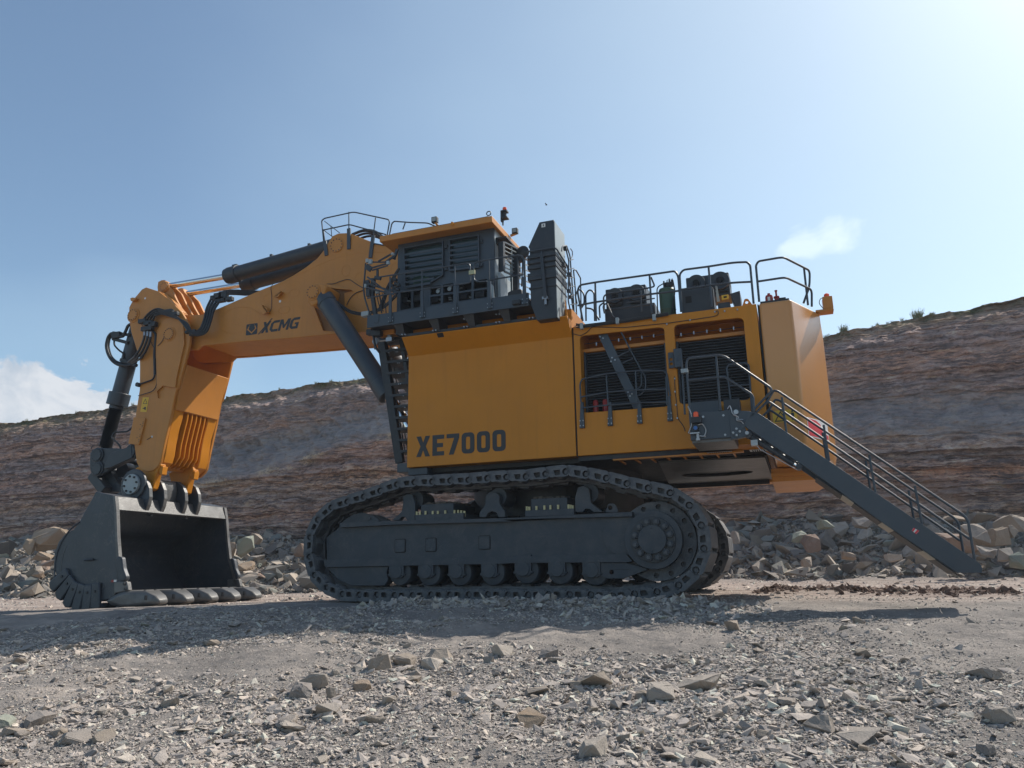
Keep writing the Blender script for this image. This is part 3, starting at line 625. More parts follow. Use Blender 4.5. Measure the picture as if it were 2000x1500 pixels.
# ---- car body between the tracks
x0, x1 = -8.0, -3.2
g = G().box(-7.6, -3.7, 16.9, 21.4, 1.9, 2.95)
g.add([(-7.9,16.2,2.55),(-6.0,16.2,2.55),(-6.0,18,3.4),(-7.6,18,3.4),(-7.9,16.2,2.2),(-6.0,16.2,2.2),(-6.0,18,2.2),(-7.6,18,2.2)],
      [(0,1,2,3),(4,5,6,7),(0,1,5,4),(2,3,7,6),(1,2,6,5),(0,3,7,4)])
CB = g.build('car_body', BLK, EX, bevel=.02)
for k, bx, base, bolts in (('c6', (1190,480,1480,585), (1140,572,1570,625), [(1155,565),(1183,565),(1233,560),(1297,560),(1343,560),(1408,555),(1490,552),(1522,552),(1550,555),(1578,560)]),
                     ('c7', (238,395,535,492), (188,488,590,525), [(205,478),(225,480),(283,475),(348,470),(397,468),(460,465),(545,462),(562,465),(580,470)])):
    a = at(k, bx[0], bx[1], 15.95); b = at(k, bx[2], bx[3], 15.95); c = at(k, base[0], base[1], 15.85); d = at(k, base[2], base[3], 15.85)
    g = G().box(a.x, b.x, 15.95, 17.2, b.z-.02, a.z).box(c.x, d.x, 15.85, 17.3, d.z, c.z)
    mb = g.build('mounting_block', FRM, CB, bevel=.01)
    for i, (x, y) in enumerate(bolts):
        p = at(k, x, y, 15.93 if i < 7 else 15.95); G().zcyl(p.x, p.y, p.z-.07, p.z+.06, .028, 10).build('anchor_bolt', BRS, mb)
    # dirt lying on the block
    g = G(); 
    for i in range(160):
        x = random.uniform(a.x+.05, b.x-.05); y = random.uniform(16.05, 17); s = random.uniform(.015, .05); g.box(x-s, x+s, y-s, y+s, a.z-.01, a.z+s*1.2)
    tag(g.build('dirt', mat('dirt_on_block', (.10,.085,.07), .9), mb), kind='stuff')
G().zcyl(-5.7, 19.0, 2.9, 3.98, 2.15, 48).build('slewing_ring', BLK, EX)

# ---- upper deck frame / underside
g = G().zprism([(-8.35,16.35),(-4.35,16.35),(-4.35,16.1),(-2.0,16.1),(-.5,17.0),(-.5,21.9),(-8.35,21.9)], 3.93, 4.05)
g.box(-8.3, -.6, 21.2, 21.3, 3.75, 3.93)
DK = g.build('deck_frame', BLK, EX, bevel=0)
G().box(-8.3, -.45, 21.3, 21.9, 3.80, 3.96).build('side_beam', YEL2, DK, bevel=.01)
g = G()
for k, x, y in (('c7',1455,232),('c7',1745,217),('c8',525,750),('c8',300,762)):
    p = atZ(k, x, y, 3.84); g.box(p.x-.18, p.x+.18, 21.28, 21.31, 3.85, 3.89)
g.build('beam_slot', WORN, DK)
# pale round-holed belly plate under the rear
cc = atZ('c8', 170, 705, 3.9)
def zh(outer, holes, z0, z1):
    q = G().holed(outer, holes, z0, z1); q.v = [(x, z, y) for x, y, z in q.v]; return q
q = zh([(-2.7,16.6),(-.52,16.9),(-.52,21.2),(-3.2,21.2)], [[(-1.75+.85*cos(a), 19.3+.55*sin(a)) for a in [2*pi*k/28 for k in range(28)]]], 3.86, 3.9)
q.build('belly_plate', mat('oiled_steel', (.055,.053,.05), .4, metal=.2, var=.3, scale=1.5), DK)
g = G().box(-3.6, -.9, 16.12, 16.25, 3.90, 3.94)
for i in range(8): g.box(-3.5+i*.34, -3.47+i*.34, 16.25, 16.9, 3.895, 3.93)
g.build('bottom_rib', YEL2, DK)
for x0_, x1_, n_ in ((-1.62, -1.12, 9), (-.78, -.42, 6)):
    a = atZ('c8', 230, 600, 3.92)
    g = G().box(x0_, x1_, 16.05, 16.33, 3.92, 3.925)
    vt = g.build('vent_plate', PALE, DK)
    g = G()
    for i in range(n_):
        x = x0_+.05+i*(x1_-x0_-.1)/n_; g.box(x, x+.022, 16.08, 16.3, 3.914, 3.92)
    tag(g.build('slot', VOID, DK), kind=None)

# ---- front engine housing with its flared upper facet
ZB, ZF, ZT = 4.03, 6.73, 7.10; XA, XB = -8.48, -4.37
g = G(); Yb = 22.0
sec = [(16.0, ZB), (16.0, ZF), (15.63, ZT), (15.63, ZT+.02), (16.05, ZT+.02), (16.05, 7.42), (Yb, 7.42), (Yb, ZB)]
n = len(sec); g.add([(x, y, z) for x in (XA, XB) for y, z in sec], [tuple(range(n)), tuple(range(2*n-1, n-1, -1))] + [(i, (i+1) % n, n+(i+1) % n, n+i) for i in range(n)])
EH = g.build('engine_housing', YEL, EX, bevel=.012)
g = G(); Yp = 15.994
# lettering XE7000
def glyph(c):
    t = .22
    if c == 'X': return [([(0,0),(.25,0),(.37,.32),(.49,0),(.74,0),(.51,.5),(.74,1),(.49,1),(.37,.68),(.25,1),(0,1),(.23,.5)], [])], .74
    if c == 'E': return [([(0,0),(.62,0),(.62,.2),(.24,.2),(.24,.4),(.56,.4),(.56,.6),(.24,.6),(.24,.8),(.62,.8),(.62,1),(0,1)], [])], .62
    if c == '7': return [([(.12,0),(.37,0),(.66,.8),(.66,1),(0,1),(0,.8),(.4,.8)], [])], .66
    if c == '0': return [(rrect(0,.66,0,1,.2), [rrect(.22,.44,.2,.8,.07)])], .66
    if c == 'C': return [([(.25,0),(.8,0),(.8,.22),(.3,.22),(.24,.3),(.24,.7),(.3,.78),(.8,.78),(.8,1),(.25,1),(0,.78),(0,.22)], [])], .8
    if c == 'M': return [([(0,0),(.22,0),(.22,.62),(.42,.2),(.55,.2),(.75,.62),(.75,0),(.97,0),(.97,1),(.72,1),(.485,.5),(.25,1),(0,1)], [])], .97
    if c == 'G': return [([(.25,0),(.82,0),(.82,.55),(.45,.55),(.45,.38),(.6,.38),(.6,.22),(.3,.22),(.24,.3),(.24,.7),(.3,.78),(.82,.78),(.82,1),(.25,1),(0,.78),(0,.22)], [])], .82
def word(g, s, x, z, h, wscale, shear, gap, y0, y1, total=None):
    adv = [glyph(c)[1] for c in s]; W = sum(adv) + gap*(len(s)-1)
    k = (total/(W*h)) if total else wscale
    for c, a in zip(s, adv):
        for o, hs in glyph(c)[0]:
            T = lambda pts: [(x + (px*k + pz*shear)*h, z + pz*h) for px, pz in pts]
            g.holed(T(o), [T(q) for q in hs], y0, y1)
        x += (a+gap)*h*k
a = at('px', 813, 893, 16); b = at('px', 988, 881, 16); t_ = at('px', 815, 853, 16)
word(g, 'XE7000', a.x, a.z, (t_.z-a.z), 1, 0, .13, 15.993, 15.997, total=b.x-a.x)
g.build('lettering', LTR, EH)
for k, x0_, y0_, x1_, y1_ in (('c4',728,1192,780,1213),('c4',763,1322,788,1337)):
    p = at(k, x0_, y0_, 15.76); q_ = at(k, x1_, y1_, 15.76)
    t0 = (ZT-(p.z))/(ZT-ZF); t1 = (ZT-q_.z)/(ZT-ZF)
    ya = 15.63+.37*t0; yb = 15.63+.37*t1
    G().add([(p.x,ya-.004,p.z),(q_.x,ya-.004,p.z),(q_.x,yb-.004,q_.z),(p.x,yb-.004,q_.z),(p.x,ya+.02,p.z),(q_.x,ya+.02,p.z),(q_.x,yb+.02,q_.z),(p.x,yb+.02,q_.z)],[(0,1,2,3),(4,5,6,7),(0,1,5,4),(1,2,6,5),(2,3,7,6),(3,0,4,7)]).build('slot', VOID, EH)
G().box(XB+.002, XB+.03, 16.02, 16.5, ZB, 6.95).build('seam_gap', VOID, EH)
G().box(-8.5, -8.0, 16.1, 16.9, 3.86, 4.02).build('corner_bracket', GRY, EH, bevel=.01)

# ---- rear radiator housing with two big openings
XR = -.36; Yr = 16.0
o1 = roundpoly([(-4.19,4.97),(-2.31,4.95),(-2.31,6.70),(-4.19,6.73)], .10); o2 = roundpoly([(-2.10,4.97),(-.66,4.94),(-.66,6.70),(-2.10,6.72)], .12)
ZR = 6.96
g = G().holed([(XB+.035,ZB),(XR-.02,ZB),(XR-.02,ZR),(XB+.035,ZR)], [o1, o2], 16.0, 16.06)
g.box(XB+.035, XR-.02, 16.06, 22.0, ZR-.06, ZR-.003).box(XB+.035, XR-.02, 16.9, 22.0, ZB+.003, ZR-.06).box(XB+.035, XR-.02, 16.06, 16.9, ZB+.003, 4.93)
g.box(-2.29, -2.12, 16.06, 16.9, 4.93, ZR-.06).box(XB+.035, -4.2, 16.06, 16.9, 4.93, ZR-.06).box(-.64, XR-.02, 16.06, 16.9, 4.93, ZR-.06)
RH = g.build('radiator_housing', YEL, EX, bevel=.01)
for xa, xb in ((-4.15, -2.38), (-2.08, -.68)):
    g = G().box(xa, xb, 16.42, 16.46, 5.0, 6.42)
    gr = g.build('radiator_grille', VOID, RH)
    g = G(); z = 5.02
    while z < 6.40:
        g.add([(xa,16.33,z),(xb,16.33,z),(xb,16.42,z+.045),(xa,16.42,z+.045),(xa,16.33,z-.012),(xb,16.33,z-.012),(xb,16.42,z+.033),(xa,16.42,z+.033)],[(0,1,2,3),(4,5,6,7),(0,1,5,4),(1,2,6,5),(2,3,7,6),(3,0,4,7)]); z += .062
    g.build('louvre', DGR, gr)
    for xc in (xa-.04, xb): G().box(xc, xc+.04, 16.30, 16.46, 4.96, 6.44).build('grille_frame', GRY, gr, bevel=.006)
    G().box(xa-.06, xb+.08, 16.30, 16.88, 6.42, 6.50).build('lintel', YEL2, gr, bevel=.006)
# cable runs with clips
g = G(); gc = G()
for pts, kk in (([(65,585),(115,600),(160,575),(190,540),(400,545),(700,515),(1010,470),(1035,455),(1030,430),(1010,440)], 'c5'), ([(740,870),(745,960),(755,1050),(762,1150),(800,1200),(812,1235)], 'c5')):
    g.tube(fillet(aty(kk, pts, 15.985), .05), .008, 6)
for x, y in ((222,655),(370,628),(447,620),(525,610),(603,600),(785,592),(870,580),(957,570),(1047,562),(1135,550)):
    p = at('c5', x, y, 16.22); gc.box(p.x-.012, p.x+.012, 16.2, 16.24, p.z-.035, p.z+.035)
for x, y in ((690,522),(845,495),(1075,435),(1160,425),(743,885),(745,972),(750,1060),(760,1148),(1010,440)):
    p = at('c5', x, y, 15.98); gc.box(p.x-.014, p.x+.014, 15.965, 16.0, p.z-.016, p.z+.016)
g.tube(fillet(aty('c5', [(140,655),(250,640),(400,622),(670,590)], 16.23), .05), .008, 6); g.tube(fillet(aty('c5', [(735,600),(950,570),(1205,540)], 16.23), .05), .008, 6)
g.build('cable', HOS, RH); gc.build('cable_clip', FIT, RH)
for x in (218, 283):
    p = at('c5', x, 1105, 16.25)
    b = G().lathe([(.03,.33),(.05,.32),(.062,.27),(.062,0)], (p.x, 16.25, 4.95), 'z', 16).build('fire_extinguisher', RED, RH)

# ---- counterweight
plan = [(XR+.03,16.0),(.30,16.0),(.87,17.2),(.98,19.0),(.87,20.8),(.30,22.0),(XR+.03,22.0)]
g = G(); n = len(plan)
def ring(pl, z): return [(x, y, z) for x, y in pl]
low = [(XR+.03,16.10),(.24,16.12),(.80,17.25),(.9,19.0),(.80,20.75),(.24,21.9),(XR+.03,21.9)]
g.add(ring(low, 3.72)+ring(plan, 4.08)+ring(plan, 6.97), [tuple(range(n)), tuple(range(3*n-1, 2*n-1, -1))] + [(r*n+i, r*n+(i+1) % n, (r+1)*n+(i+1) % n, (r+1)*n+i) for r in (0, 1) for i in range(n)])
CW = g.build('counterweight', CWY, EX, bevel=.05, seg=3)
G().zprism([(-.45,17.6),(.55,17.6),(.75,19.0),(.55,20.4),(-.45,20.4)], 3.42, 3.71).build('lower_block', YEL2, CW, bevel=.02)
G().zprism([(-.45,17.55),(.62,17.55),(.62,17.62),(-.45,17.62)], 3.52, 3.60).build('lower_block_rib', YEL2, CW)
G().box(XR, XR+.028, 16.03, 16.6, 4.1, 6.95).build('seam_gap', VOID, CW)
# decals
a = at('c5', 1392, 1100, 15.995); b = at('c5', 1558, 1095, 15.995); c = at('c5', 1392, 1180, 15.995)
lx0, lx1, lz0, lz1 = a.x, b.x-.01, c.z, a.z
lb = G().prism(rrect(max(lx0,-.32), lx1, lz0, lz1, .01), 15.992, 15.997).build('warning_label', YLB, CW)
g = G(); mx = lx0+.15; mz = (lz0+lz1)/2; Yt = 15.990
tri = lambda cx, cz, s: [(cx-s,cz-s*.75),(cx+s,cz-s*.75),(cx,cz+s*.95)]
g.holed(tri(mx, mz-.01, .125), [tri(mx, mz-.015, .092)], Yt, Yt+.003)
g.prism([(mx-.035,mz-.02),(mx-.015,mz-.03),(mx+.03,mz-.055),(mx+.03,mz-.035),(mx-.01,mz+.01)], Yt, Yt+.003).ycyl(mx-.03, mz+.02, Yt, Yt+.003, .014, 10)
mx = lx1-.085; g.ycyl(mx, mz+.085, Yt, Yt+.003, .021, 12).prism([(mx-.032,mz+.055),(mx+.032,mz+.055),(mx+.028,mz-.02),(mx+.022,mz-.10),(mx+.004,mz-.10),(mx,mz-.02),(mx-.004,mz-.10),(mx-.022,mz-.10),(mx-.028,mz-.02)], Yt, Yt+.003)
g.build('pictogram', LTR, lb)
# red and white reflective sticker on the rear facet (facet runs (.30,16)->(.87,17.2))
fn = Vector((1.2, -.57, 0)).normalized(); ft = Vector((.57, 1.2, 0)).normalized()
def facet(t, z, off): return Vector((.30, 16, z)) + ft*t + fn*off
def onfacet(k, x, y):
    d = ray(k, x, y); s = (Vector((.30,16,0))-CAM).dot(fn)/d.dot(fn); p = CAM + d*s; return (p-Vector((.30,16,0))).dot(ft), p.z
def decal(pts, off, mt, nm, par):
    n = len(pts); return G().add([facet(t, z, off) for t, z in pts]+[facet(t, z, off-.004) for t, z in pts], [tuple(range(n)), tuple(range(2*n-1, n-1, -1))]+[(i,(i+1)%n,n+(i+1)%n,n+i) for i in range(n)]).build(nm, mt, par)
q4 = [onfacet('d6', x, y) for x, y in ((1430,712),(1640,795),(1680,985),(1460,935))]
ta, tb = (q4[0][0]+q4[3][0])/2, (q4[1][0]+q4[2][0])/2; za, zb = (q4[2][1]+q4[3][1])/2, (q4[0][1]+q4[1][1])/2
st = decal([(ta,za),(tb,za),(tb,zb),(ta,zb)], .006, WHT, 'reflective_sticker', CW)
e = .025
decal([(ta+e,za+e),(ta+(tb-ta)*.80,za+e),(ta+(tb-ta)*.62,zb-e-.06),(ta+(tb-ta)*.42,zb-e),(ta+e,zb-e)], .010, STK, 'red_field', st)
decal([(ta+(tb-ta)*.86,za+e),(tb-e,za+e),(tb-e,za+(zb-za)*.25),(ta+(tb-ta)*.84,za+(zb-za)*.35)], .010, STK, 'red_field', st)

# ---- handrails on top of the rear housing
Yh = 16.06
def rail(name, paths, posts, par, r=.024, feet=None, mt=GRY, fr=.12):
    g = G()
    for p in paths: g.tube(fillet(p, fr, 5), r, 8)
    for a, b in posts: g.tube([a, b], r*.95, 8)
    o = g.build(name, mt, par)
    if feet:
        f = G()
        for x, y, z in feet: f.box(x-.06, x+.06, y-.012, y+.012, z-.05, z+.16)
        f.build('foot_plate', mt, o, bevel=.004)
    return o
def T(k, pts, Y): return aty(k, pts, Y)
# left deck rail
rail('handrail', [T('c5', [(130,500),(95,300),(110,262),(215,243),(580,192),(745,168),(765,200),(785,440)], Yh), T('c5', [(95,398),(215,375),(580,322),(770,300)], Yh)],
     [T('c5', [(213,245),(220,500)], Yh), T('c5', [(575,198),(590,450)], Yh)], RH)
rail('handrail', [T('c5', [(790,440),(775,190),(800,160),(970,138),(1130,112),(1225,108),(1245,130),(1268,385)], Yh), T('c5', [(785,292),(980,262),(1140,245),(1250,240)], Yh)],
     [T('c5', [(968,142),(990,405)], Yh)], RH)
corner = at('c5', 1465, 75, 16.06); 
ca = at('c5', 1465, 75, Yh); cb = at('c5', 1480, 210, Yh)
pB = Vector((.83, 17.25, 0))
endt = atX('c5', 1642, 165, .80); endm = atX('c5', 1655, 292, .80)
def onY(k, x, y, Y): return at(k, x, y, Y)
rail('handrail', [T('c5', [(1305,372),(1283,130),(1300,103),(1465,75)], Yh) + [at('c5', 1642, 165, 17.1), at('c5', 1640, 270, 17.1), at('c5', 1600, 382, 17.05)],
                  T('c5', [(1295,238),(1480,210)], Yh) + [at('c5', 1655, 292, 17.1), at('c5', 1655, 405, 17.1)]],
     [(at('c5', 1603, 148, 17.0), at('c5', 1630, 395, 17.0))], CW)
# small gate hoops at the left end of the deck
for pts in ([(92,385),(80,330),(100,290),(125,300),(140,330),(140,385),(120,415)], [(152,500),(150,320),(175,290),(205,310),(210,500)], [(155,415),(195,420),(225,470),(240,495)], [(275,450),(265,400),(290,380),(330,470),(340,478)], [(245,480),(240,400),(268,380)]):
    G().tube(fillet(T('c5', pts, 16.3), .09), .02, 8).build('gate_hoop', GRY, RH)
rail('handrail', [T('c5', [(275,450),(268,340),(290,320),(575,280),(610,270),(585,210)], 16.5), T('c5', [(275,430),(580,390),(605,400)], 16.5)], [T('c5', [(515,290),(520,440)], 16.5)], RH, r=.02)
rail('handrail', [T('c5', [(420,380),(610,350)], 16.5), ], [], RH, r=.016)
# pipe bundle on the deck edge
g = G(); cl = G()
for i, yy in enumerate((0, 10, 22)):
    g.tube(T('c5', [(85,520+yy),(130,528+yy*.7),(420,492+yy*.7),(700,446+yy*.7)], 15.94-.02*(i % 2)), .016, 8)
for x, y in ((122,535),(360,500),(605,478)):
    p = at('c5', x, y, 15.9); cl.box(p.x-.035, p.x+.035, 15.87, 15.96, p.z-.07, p.z+.07)
g.build('pipe_bundle', BLK, RH); cl.build('pipe_clamp', PALE, RH, bevel=.008)

# ---- fans, drum and boxes on the rear deck
def fan_unit(cs, Y, box, ped, par, rr):
    a = at('d5', *box[:2], Y+.12); b = at('d5', *box[2:], Y+.12)
    u = G().box(a.x, b.x, Y+.12, Y+.8, b.z, a.z); o = u.build('air_filter_unit', DGR, par, bevel=.02)
    c = at('d5', *ped[:2], Y+.05); d = at('d5', *ped[2:], Y+.05)
    G().box(c.x, d.x, Y+.05, Y+.9, ZR, c.z).build('pedestal', DGR, o, bevel=.015)
    for (x, y), r in zip(cs, rr):
        p = at('d5', x, y, Y)
        g = G().lathe([(r*.96, Y+.5), (r, Y+.45), (r, Y+.03), (r*.97, Y), (r*.42, Y+.01), (r*.40, Y-.03), (r*.36, Y-.03), (r*.34, Y+.10), (.02, Y+.14)], (p.x, 0, p.z), 'y', 36)
        f = g.build('filter_canister', DGR, o)
        G().lathe([(r*1.02, Y+.22), (r*1.02, Y+.19)], (p.x, 0, p.z), 'y', 36).build('strap', PALE, f)
        G().ycyl(p.x, p.z, Y-.035, Y+.02, r*.33, 20).build('inlet', VOID, f)
        G().prism([(p.x-.16, p.z-r*1.15),(p.x+.16,p.z-r*1.15),(p.x+.16,p.z-r*.8),(p.x-.16,p.z-r*.8)], Y+.06, Y+.4).build('saddle', DGR, f)
    return o
fan_unit([(400,440),(640,405)], 16.9, (298,375,762,560), (290,590,860,690), RH, (.195,.205))
fu = fan_unit([(1310,300),(1575,270)], 16.9, (1195,245,1695,430), (1135,380,1515,640), RH, (.205,.215))
# grey cabinet in front of the second fan unit
a = at('d5', 1135, 385, 16.3); b = at('d5', 1520, 600, 16.3)
g = G().box(a.x, b.x, 16.3, 16.85, ZR, at('d5',1160,390,16.3).z); cabn = g.build('deck_cabinet', DGR, RH, bevel=.01)
p = at('d5', 1228, 487, 16.3); G().box(p.x-.065, p.x+.065, 16.293, 16.31, p.z-.075, p.z+.075).build('cabinet_vent', VOID, cabn)
g = G(); a = at('d5', 1530, 345, 16.25); b = at('d5', 1560, 510, 16.25); c = at('d5', 1690, 560, 16.25)
g.box(b.x-.02, c.x, 16.25, 16.6, ZR, b.z-.03); jb = g.build('junction_box', DGR, RH, bevel=.01)
g = G().add([(a.x,16.15,a.z),(a.x+.03,16.15,a.z-.02),(b.x+.02,16.25,b.z),(b.x-.03,16.25,b.z)],[(0,1,2,3)]); g.v += [(x+.012,y,z) for x,y,z in g.v]; g.f += [(7,6,5,4),(0,1,5,4),(1,2,6,5),(2,3,7,6),(3,0,4,7)]; g.build('open_lid', PALE, jb)
p = at('d5', 1635, 460, 16.25); G().box(p.x-.07, p.x+.07, 16.24, 16.3, p.z-.05, p.z+.05).build('gauge_plate', YLB, jb)
G().box(p.x-.03, p.x+.035, 16.236, 16.245, p.z-.02, p.z+.02).build('gauge_window', VOID, jb)
a = at('d5', 1690, 420, 16.3); b = at('d5', 1815, 560, 16.3)
G().prism([(a.x,a.z),(b.x,a.z+.04),(b.x,b.z),(a.x+.08,b.z)], 16.3, 16.9).build('side_box', DGR, jb, bevel=.01)
e = at('c5', 1222, 378, 16.3); G().holed(roundpoly([(e.x-.13,ZR-.01),(e.x+.16,ZR-.01),(e.x+.03,e.z+.08),(e.x-.04,e.z+.08)], .05), [circ(e.x, e.z, .035, 12)], 16.28, 16.32).build('lifting_eye', YEL, RH)
# green drum
p = at('d5', 1000, 620, 16.6); t = at('d5', 1000, 372, 16.6)
dr = G().lathe([(.165,ZR),(.175,ZR+.02),(.175,ZR+.3),(.182,ZR+.31),(.175,ZR+.32),(.178,t.z-.06),(.185,t.z-.04),(.17,t.z),(.05,t.z+.01)], (p.x, 16.6, 0), 'z', 28).build('lubricant_drum', GRN, RH)
g = G().zcyl(p.x+.01, 16.6, t.z, t.z+.16, .045, 14).zcyl(p.x-.05, 16.58, t.z, t.z+.2, .02, 8).zcyl(p.x+.08, 16.58, t.z, t.z+.24, .015, 8).box(p.x+.02, p.x+.16, 16.52, 16.62, t.z+.05, t.z+.14)
g.tube(fillet([(p.x+.1,16.55,t.z+.12),(p.x+.16,16.5,t.z+.2),(p.x+.2,16.48,t.z-.1),(p.x+.1,16.42,ZR+.15),(p.x-.05,16.42,ZR)], .1), .014, 8).tube(fillet([(p.x-.05,16.58,t.z+.15),(p.x-.2,16.5,t.z+.05),(p.x-.22,16.45,ZR)], .1), .014, 8)
for i in range(6): g.zcyl(p.x+.02+.025*i, 16.55, t.z+.14, t.z+.2+.015*(i % 3), .008, 6)
g.build('pump_head', BLK, dr)
# red extinguisher and valve on the counterweight
G().box(-.30, .27, 16.05, 16.5, 6.975, 7.01).build('mat_plate', BLK, CW)
p = at('c5', 1368, 320, 16.3); e1 = G().lathe([(.075,6.98),(.08,7.0),(.08,7.16),(.07,7.2),(.03,7.22),(.03,7.25)], (p.x, 16.3, 0), 'z', 20).build('fire_extinguisher', RED, CW)
G().add([(p.x-.03,16.215,7.03),(p.x+.02,16.215,7.03),(p.x+.02,16.215,7.15),(p.x-.03,16.215,7.15),(p.x-.03,16.23,7.03),(p.x+.02,16.23,7.03),(p.x+.02,16.23,7.15),(p.x-.03,16.23,7.15)],[(0,1,2,3),(4,5,6,7),(0,1,5,4),(1,2,6,5),(2,3,7,6),(3,0,4,7)]).build('tag_plate', WHT, e1)
p = at('c5', 1418, 320, 16.3); G().lathe([(.04,6.98),(.045,7.0),(.045,7.12),(.06,7.13),(.06,7.16),(.02,7.17),(.02,7.27),(.03,7.28),(.03,7.3)], (p.x, 16.3, 0), 'z', 14).build('valve', RED, CW)
p = at('c5', 1450, 330, 16.3); G().box(p.x-.07, p.x+.09, 16.3, 16.5, 6.98, 7.13).build('battery_box', BLK, CW, bevel=.01)
# rear beacon bracket
p = at('c5', 1755, 360, 17.4); b = at('c5', 1700, 430, 17.2)
g = G().box(.80, p.x+.10, 17.15, 17.45, b.z-.05, b.z+.0).box(p.x-.10, p.x+.10, 17.15, 17.45, b.z, p.z-.0)
bb = g.build('beacon_bracket', YEL2, CW, bevel=.01)
G().lathe([(.06,p.z+.0),(.06,p.z+.02),(.055,p.z+.09),(.03,p.z+.11)], (p.x, 17.3, 0), 'z', 16).build('beacon', ORG, bb)
G().tube(fillet([(p.x-.1,17.2,b.z+.02),(p.x-.18,17.2,p.z-.12),(p.x-.14,17.2,p.z-.02),(p.x-.06,17.2,p.z)], .1), .008, 6).build('cable', HOS, bb)

# ---- folding stair inside the left opening
Yd = 15.93
A = at('c5', 262, 600, 16.12); B = at('c5', 505, 1085, 16.12)
g = G().bar((A.x, 16.12, A.z+.05), (B.x, 16.12, B.z-.02), .05, .20); fs = g.build('inner_stair', GRY, RH, bevel=.006)
g = G()
for k, x, y in (('c5',245,605),('c5',265,615),('c5',325,745),('c5',345,760),('c5',318,770),('c5',432,975),('c5',458,985),('c5',445,1000)):
    p = at(k, x, y, 16.08); g.ycyl(p.x, p.z, 16.075, 16.1, .018, 8)
g.build('bolt', FIT, fs)
rail('stair_rail', [T('c5', [(380,565),(520,830),(548,870),(550,950),(520,990),(490,1000)], 16.05), T('c5', [(520,830),(522,930),(495,955)], 16.05)], [T('c5', [(345,745),(440,700)], 16.1), T('c5', [(395,780),(465,750)], 16.1)], fs, r=.018)
rail('handrail', [T('c5', [(118,1040),(112,920),(125,888),(290,852),(480,832),(670,832),(690,850),(712,1000)], Yd), T('c5', [(115,1008),(290,975),(480,960),(690,955)], Yd)],
     [T('c5', [(287,862),(300,1060)], Yd), T('c5', [(482,836),(490,1040)], Yd), T('c5', [(685,870),(692,1060)], Yd)], RH, r=.02)
rail('handrail', [T('c5', [(125,1080),(300,1060),(490,1045),(700,1040)], Yd)], [], RH, r=.018)
for x in (125, 312, 508, 710):
    a = at('c5', x-2 if x < 700 else x-8, 1040 if x < 700 else 1000, 15.93); y_ = {125:1215, 312:1200, 508:1185, 710:1168}[x]; b = at('c5', x+3, y_, 15.97)
    g = G().add([(a.x-.03,15.93,a.z),(a.x+.03,15.93,a.z),(b.x+.055,15.93,b.z),(b.x-.055,15.93,b.z),(a.x-.03,15.995,a.z),(a.x+.03,15.995,a.z),(b.x+.055,15.995,b.z),(b.x-.055,15.995,b.z)],[(0,1,2,3),(4,5,6,7),(0,1,5,4),(1,2,6,5),(2,3,7,6),(3,0,4,7)])
    pb = g.build('post_bracket', GRY, RH, bevel=.005)
    g = G()
    for sx in (-1, 1):
        for dz in (.05, .16): g.ycyl(b.x+sx*.035, b.z+dz, 15.915, 15.935, .014, 8)
    g.build('bolt', FIT, pb)
# control box on the pillar
a = at('c5', 735, 690, 15.85); b = at('c5', 798, 808, 15.85); c = at('c5', 697, 712, 15.95); d = at('c5', 740, 812, 15.95)
g = G().box(a.x, b.x, 15.80, 15.95, b.z, a.z); cx = g.build('control_box', GRY, RH, bevel=.01)
g = G().holed([(c.x,d.z),(d.x,d.z),(d.x,c.z),(c.x,c.z)], [circ((c.x+d.x)/2, d.z+.09, .035, 14), circ((c.x+d.x)/2, d.z+.19, .035, 14)], 15.95, 15.975); g.build('box_bracket', GRY, cx)
g = G()
for i in range(3): g.ycyl((a.x+b.x)/2+.01, b.z+.07+.1*i, 15.79, 15.81, .035, 18)
g.build('box_plug', GRY, cx, bevel=.003)

# ---- boarding platform and long access stair
Ys = 14.75
Bx = xz('d6', [(185,690),(610,655),(640,965),(250,1060),(200,985)], Ys)
a = at('d6', 190, 688, Ys); b = at('d6', 640, 655, Ys); c = at('d6', 200, 985, Ys); d = at('d6', 640, 965, Ys)
g = G().box(a.x, b.x, Ys, 15.97, c.z+.02, a.z)
PF = g.build('boarding_platform', GRY, EX, bevel=.008)
G().box(a.x+.02, b.x, Ys+.05, 15.9, c.z-.03, c.z+.02).build('platform_floor', WORN, PF)
g = G()
for x, y in ((343,725),(556,710),(575,915),(360,930)):
    p = at('d6', x, y, Ys); g.ycyl(p.x, p.z, Ys-.012, Ys+.01, .022, 8)
g.build('bolt', FIT, PF)
g = G().prism(xz('d6', [(610,655),(830,665),(900,690),(770,790),(800,880),(800,935),(640,968)], Ys+.0), Ys-.02, Ys+.10); hb = g.build('hinge_bracket', GRY, PF, bevel=.008)
g = G().bar(at('d6',665,920,Ys-.03), at('d6',775,800,Ys-.03), .02, .09); g.build('brace', GRY, hb)
g = G()
for x, y, r in ((690,675,.045),(805,895,.035),(695,852,.022),(660,893,.022),(730,880,.022),(697,920,.022)):
    p = at('d6', x, y, Ys-.03); g.ycyl(p.x, p.z, Ys-.055, Ys, r, 12)
g.build('bolt', FIT, hb)
g = G(); g.tube(fillet(T('d6', [(600,640),(622,600),(640,650),(650,690),(700,715),(690,765),(745,770),(770,800)], Ys-.07), .04), .010, 6); g.tube(fillet(T('d6', [(660,700),(720,730),(700,750),(765,755)], Ys-.08), .04), .012, 6)
g.build('hose', FIT, hb)
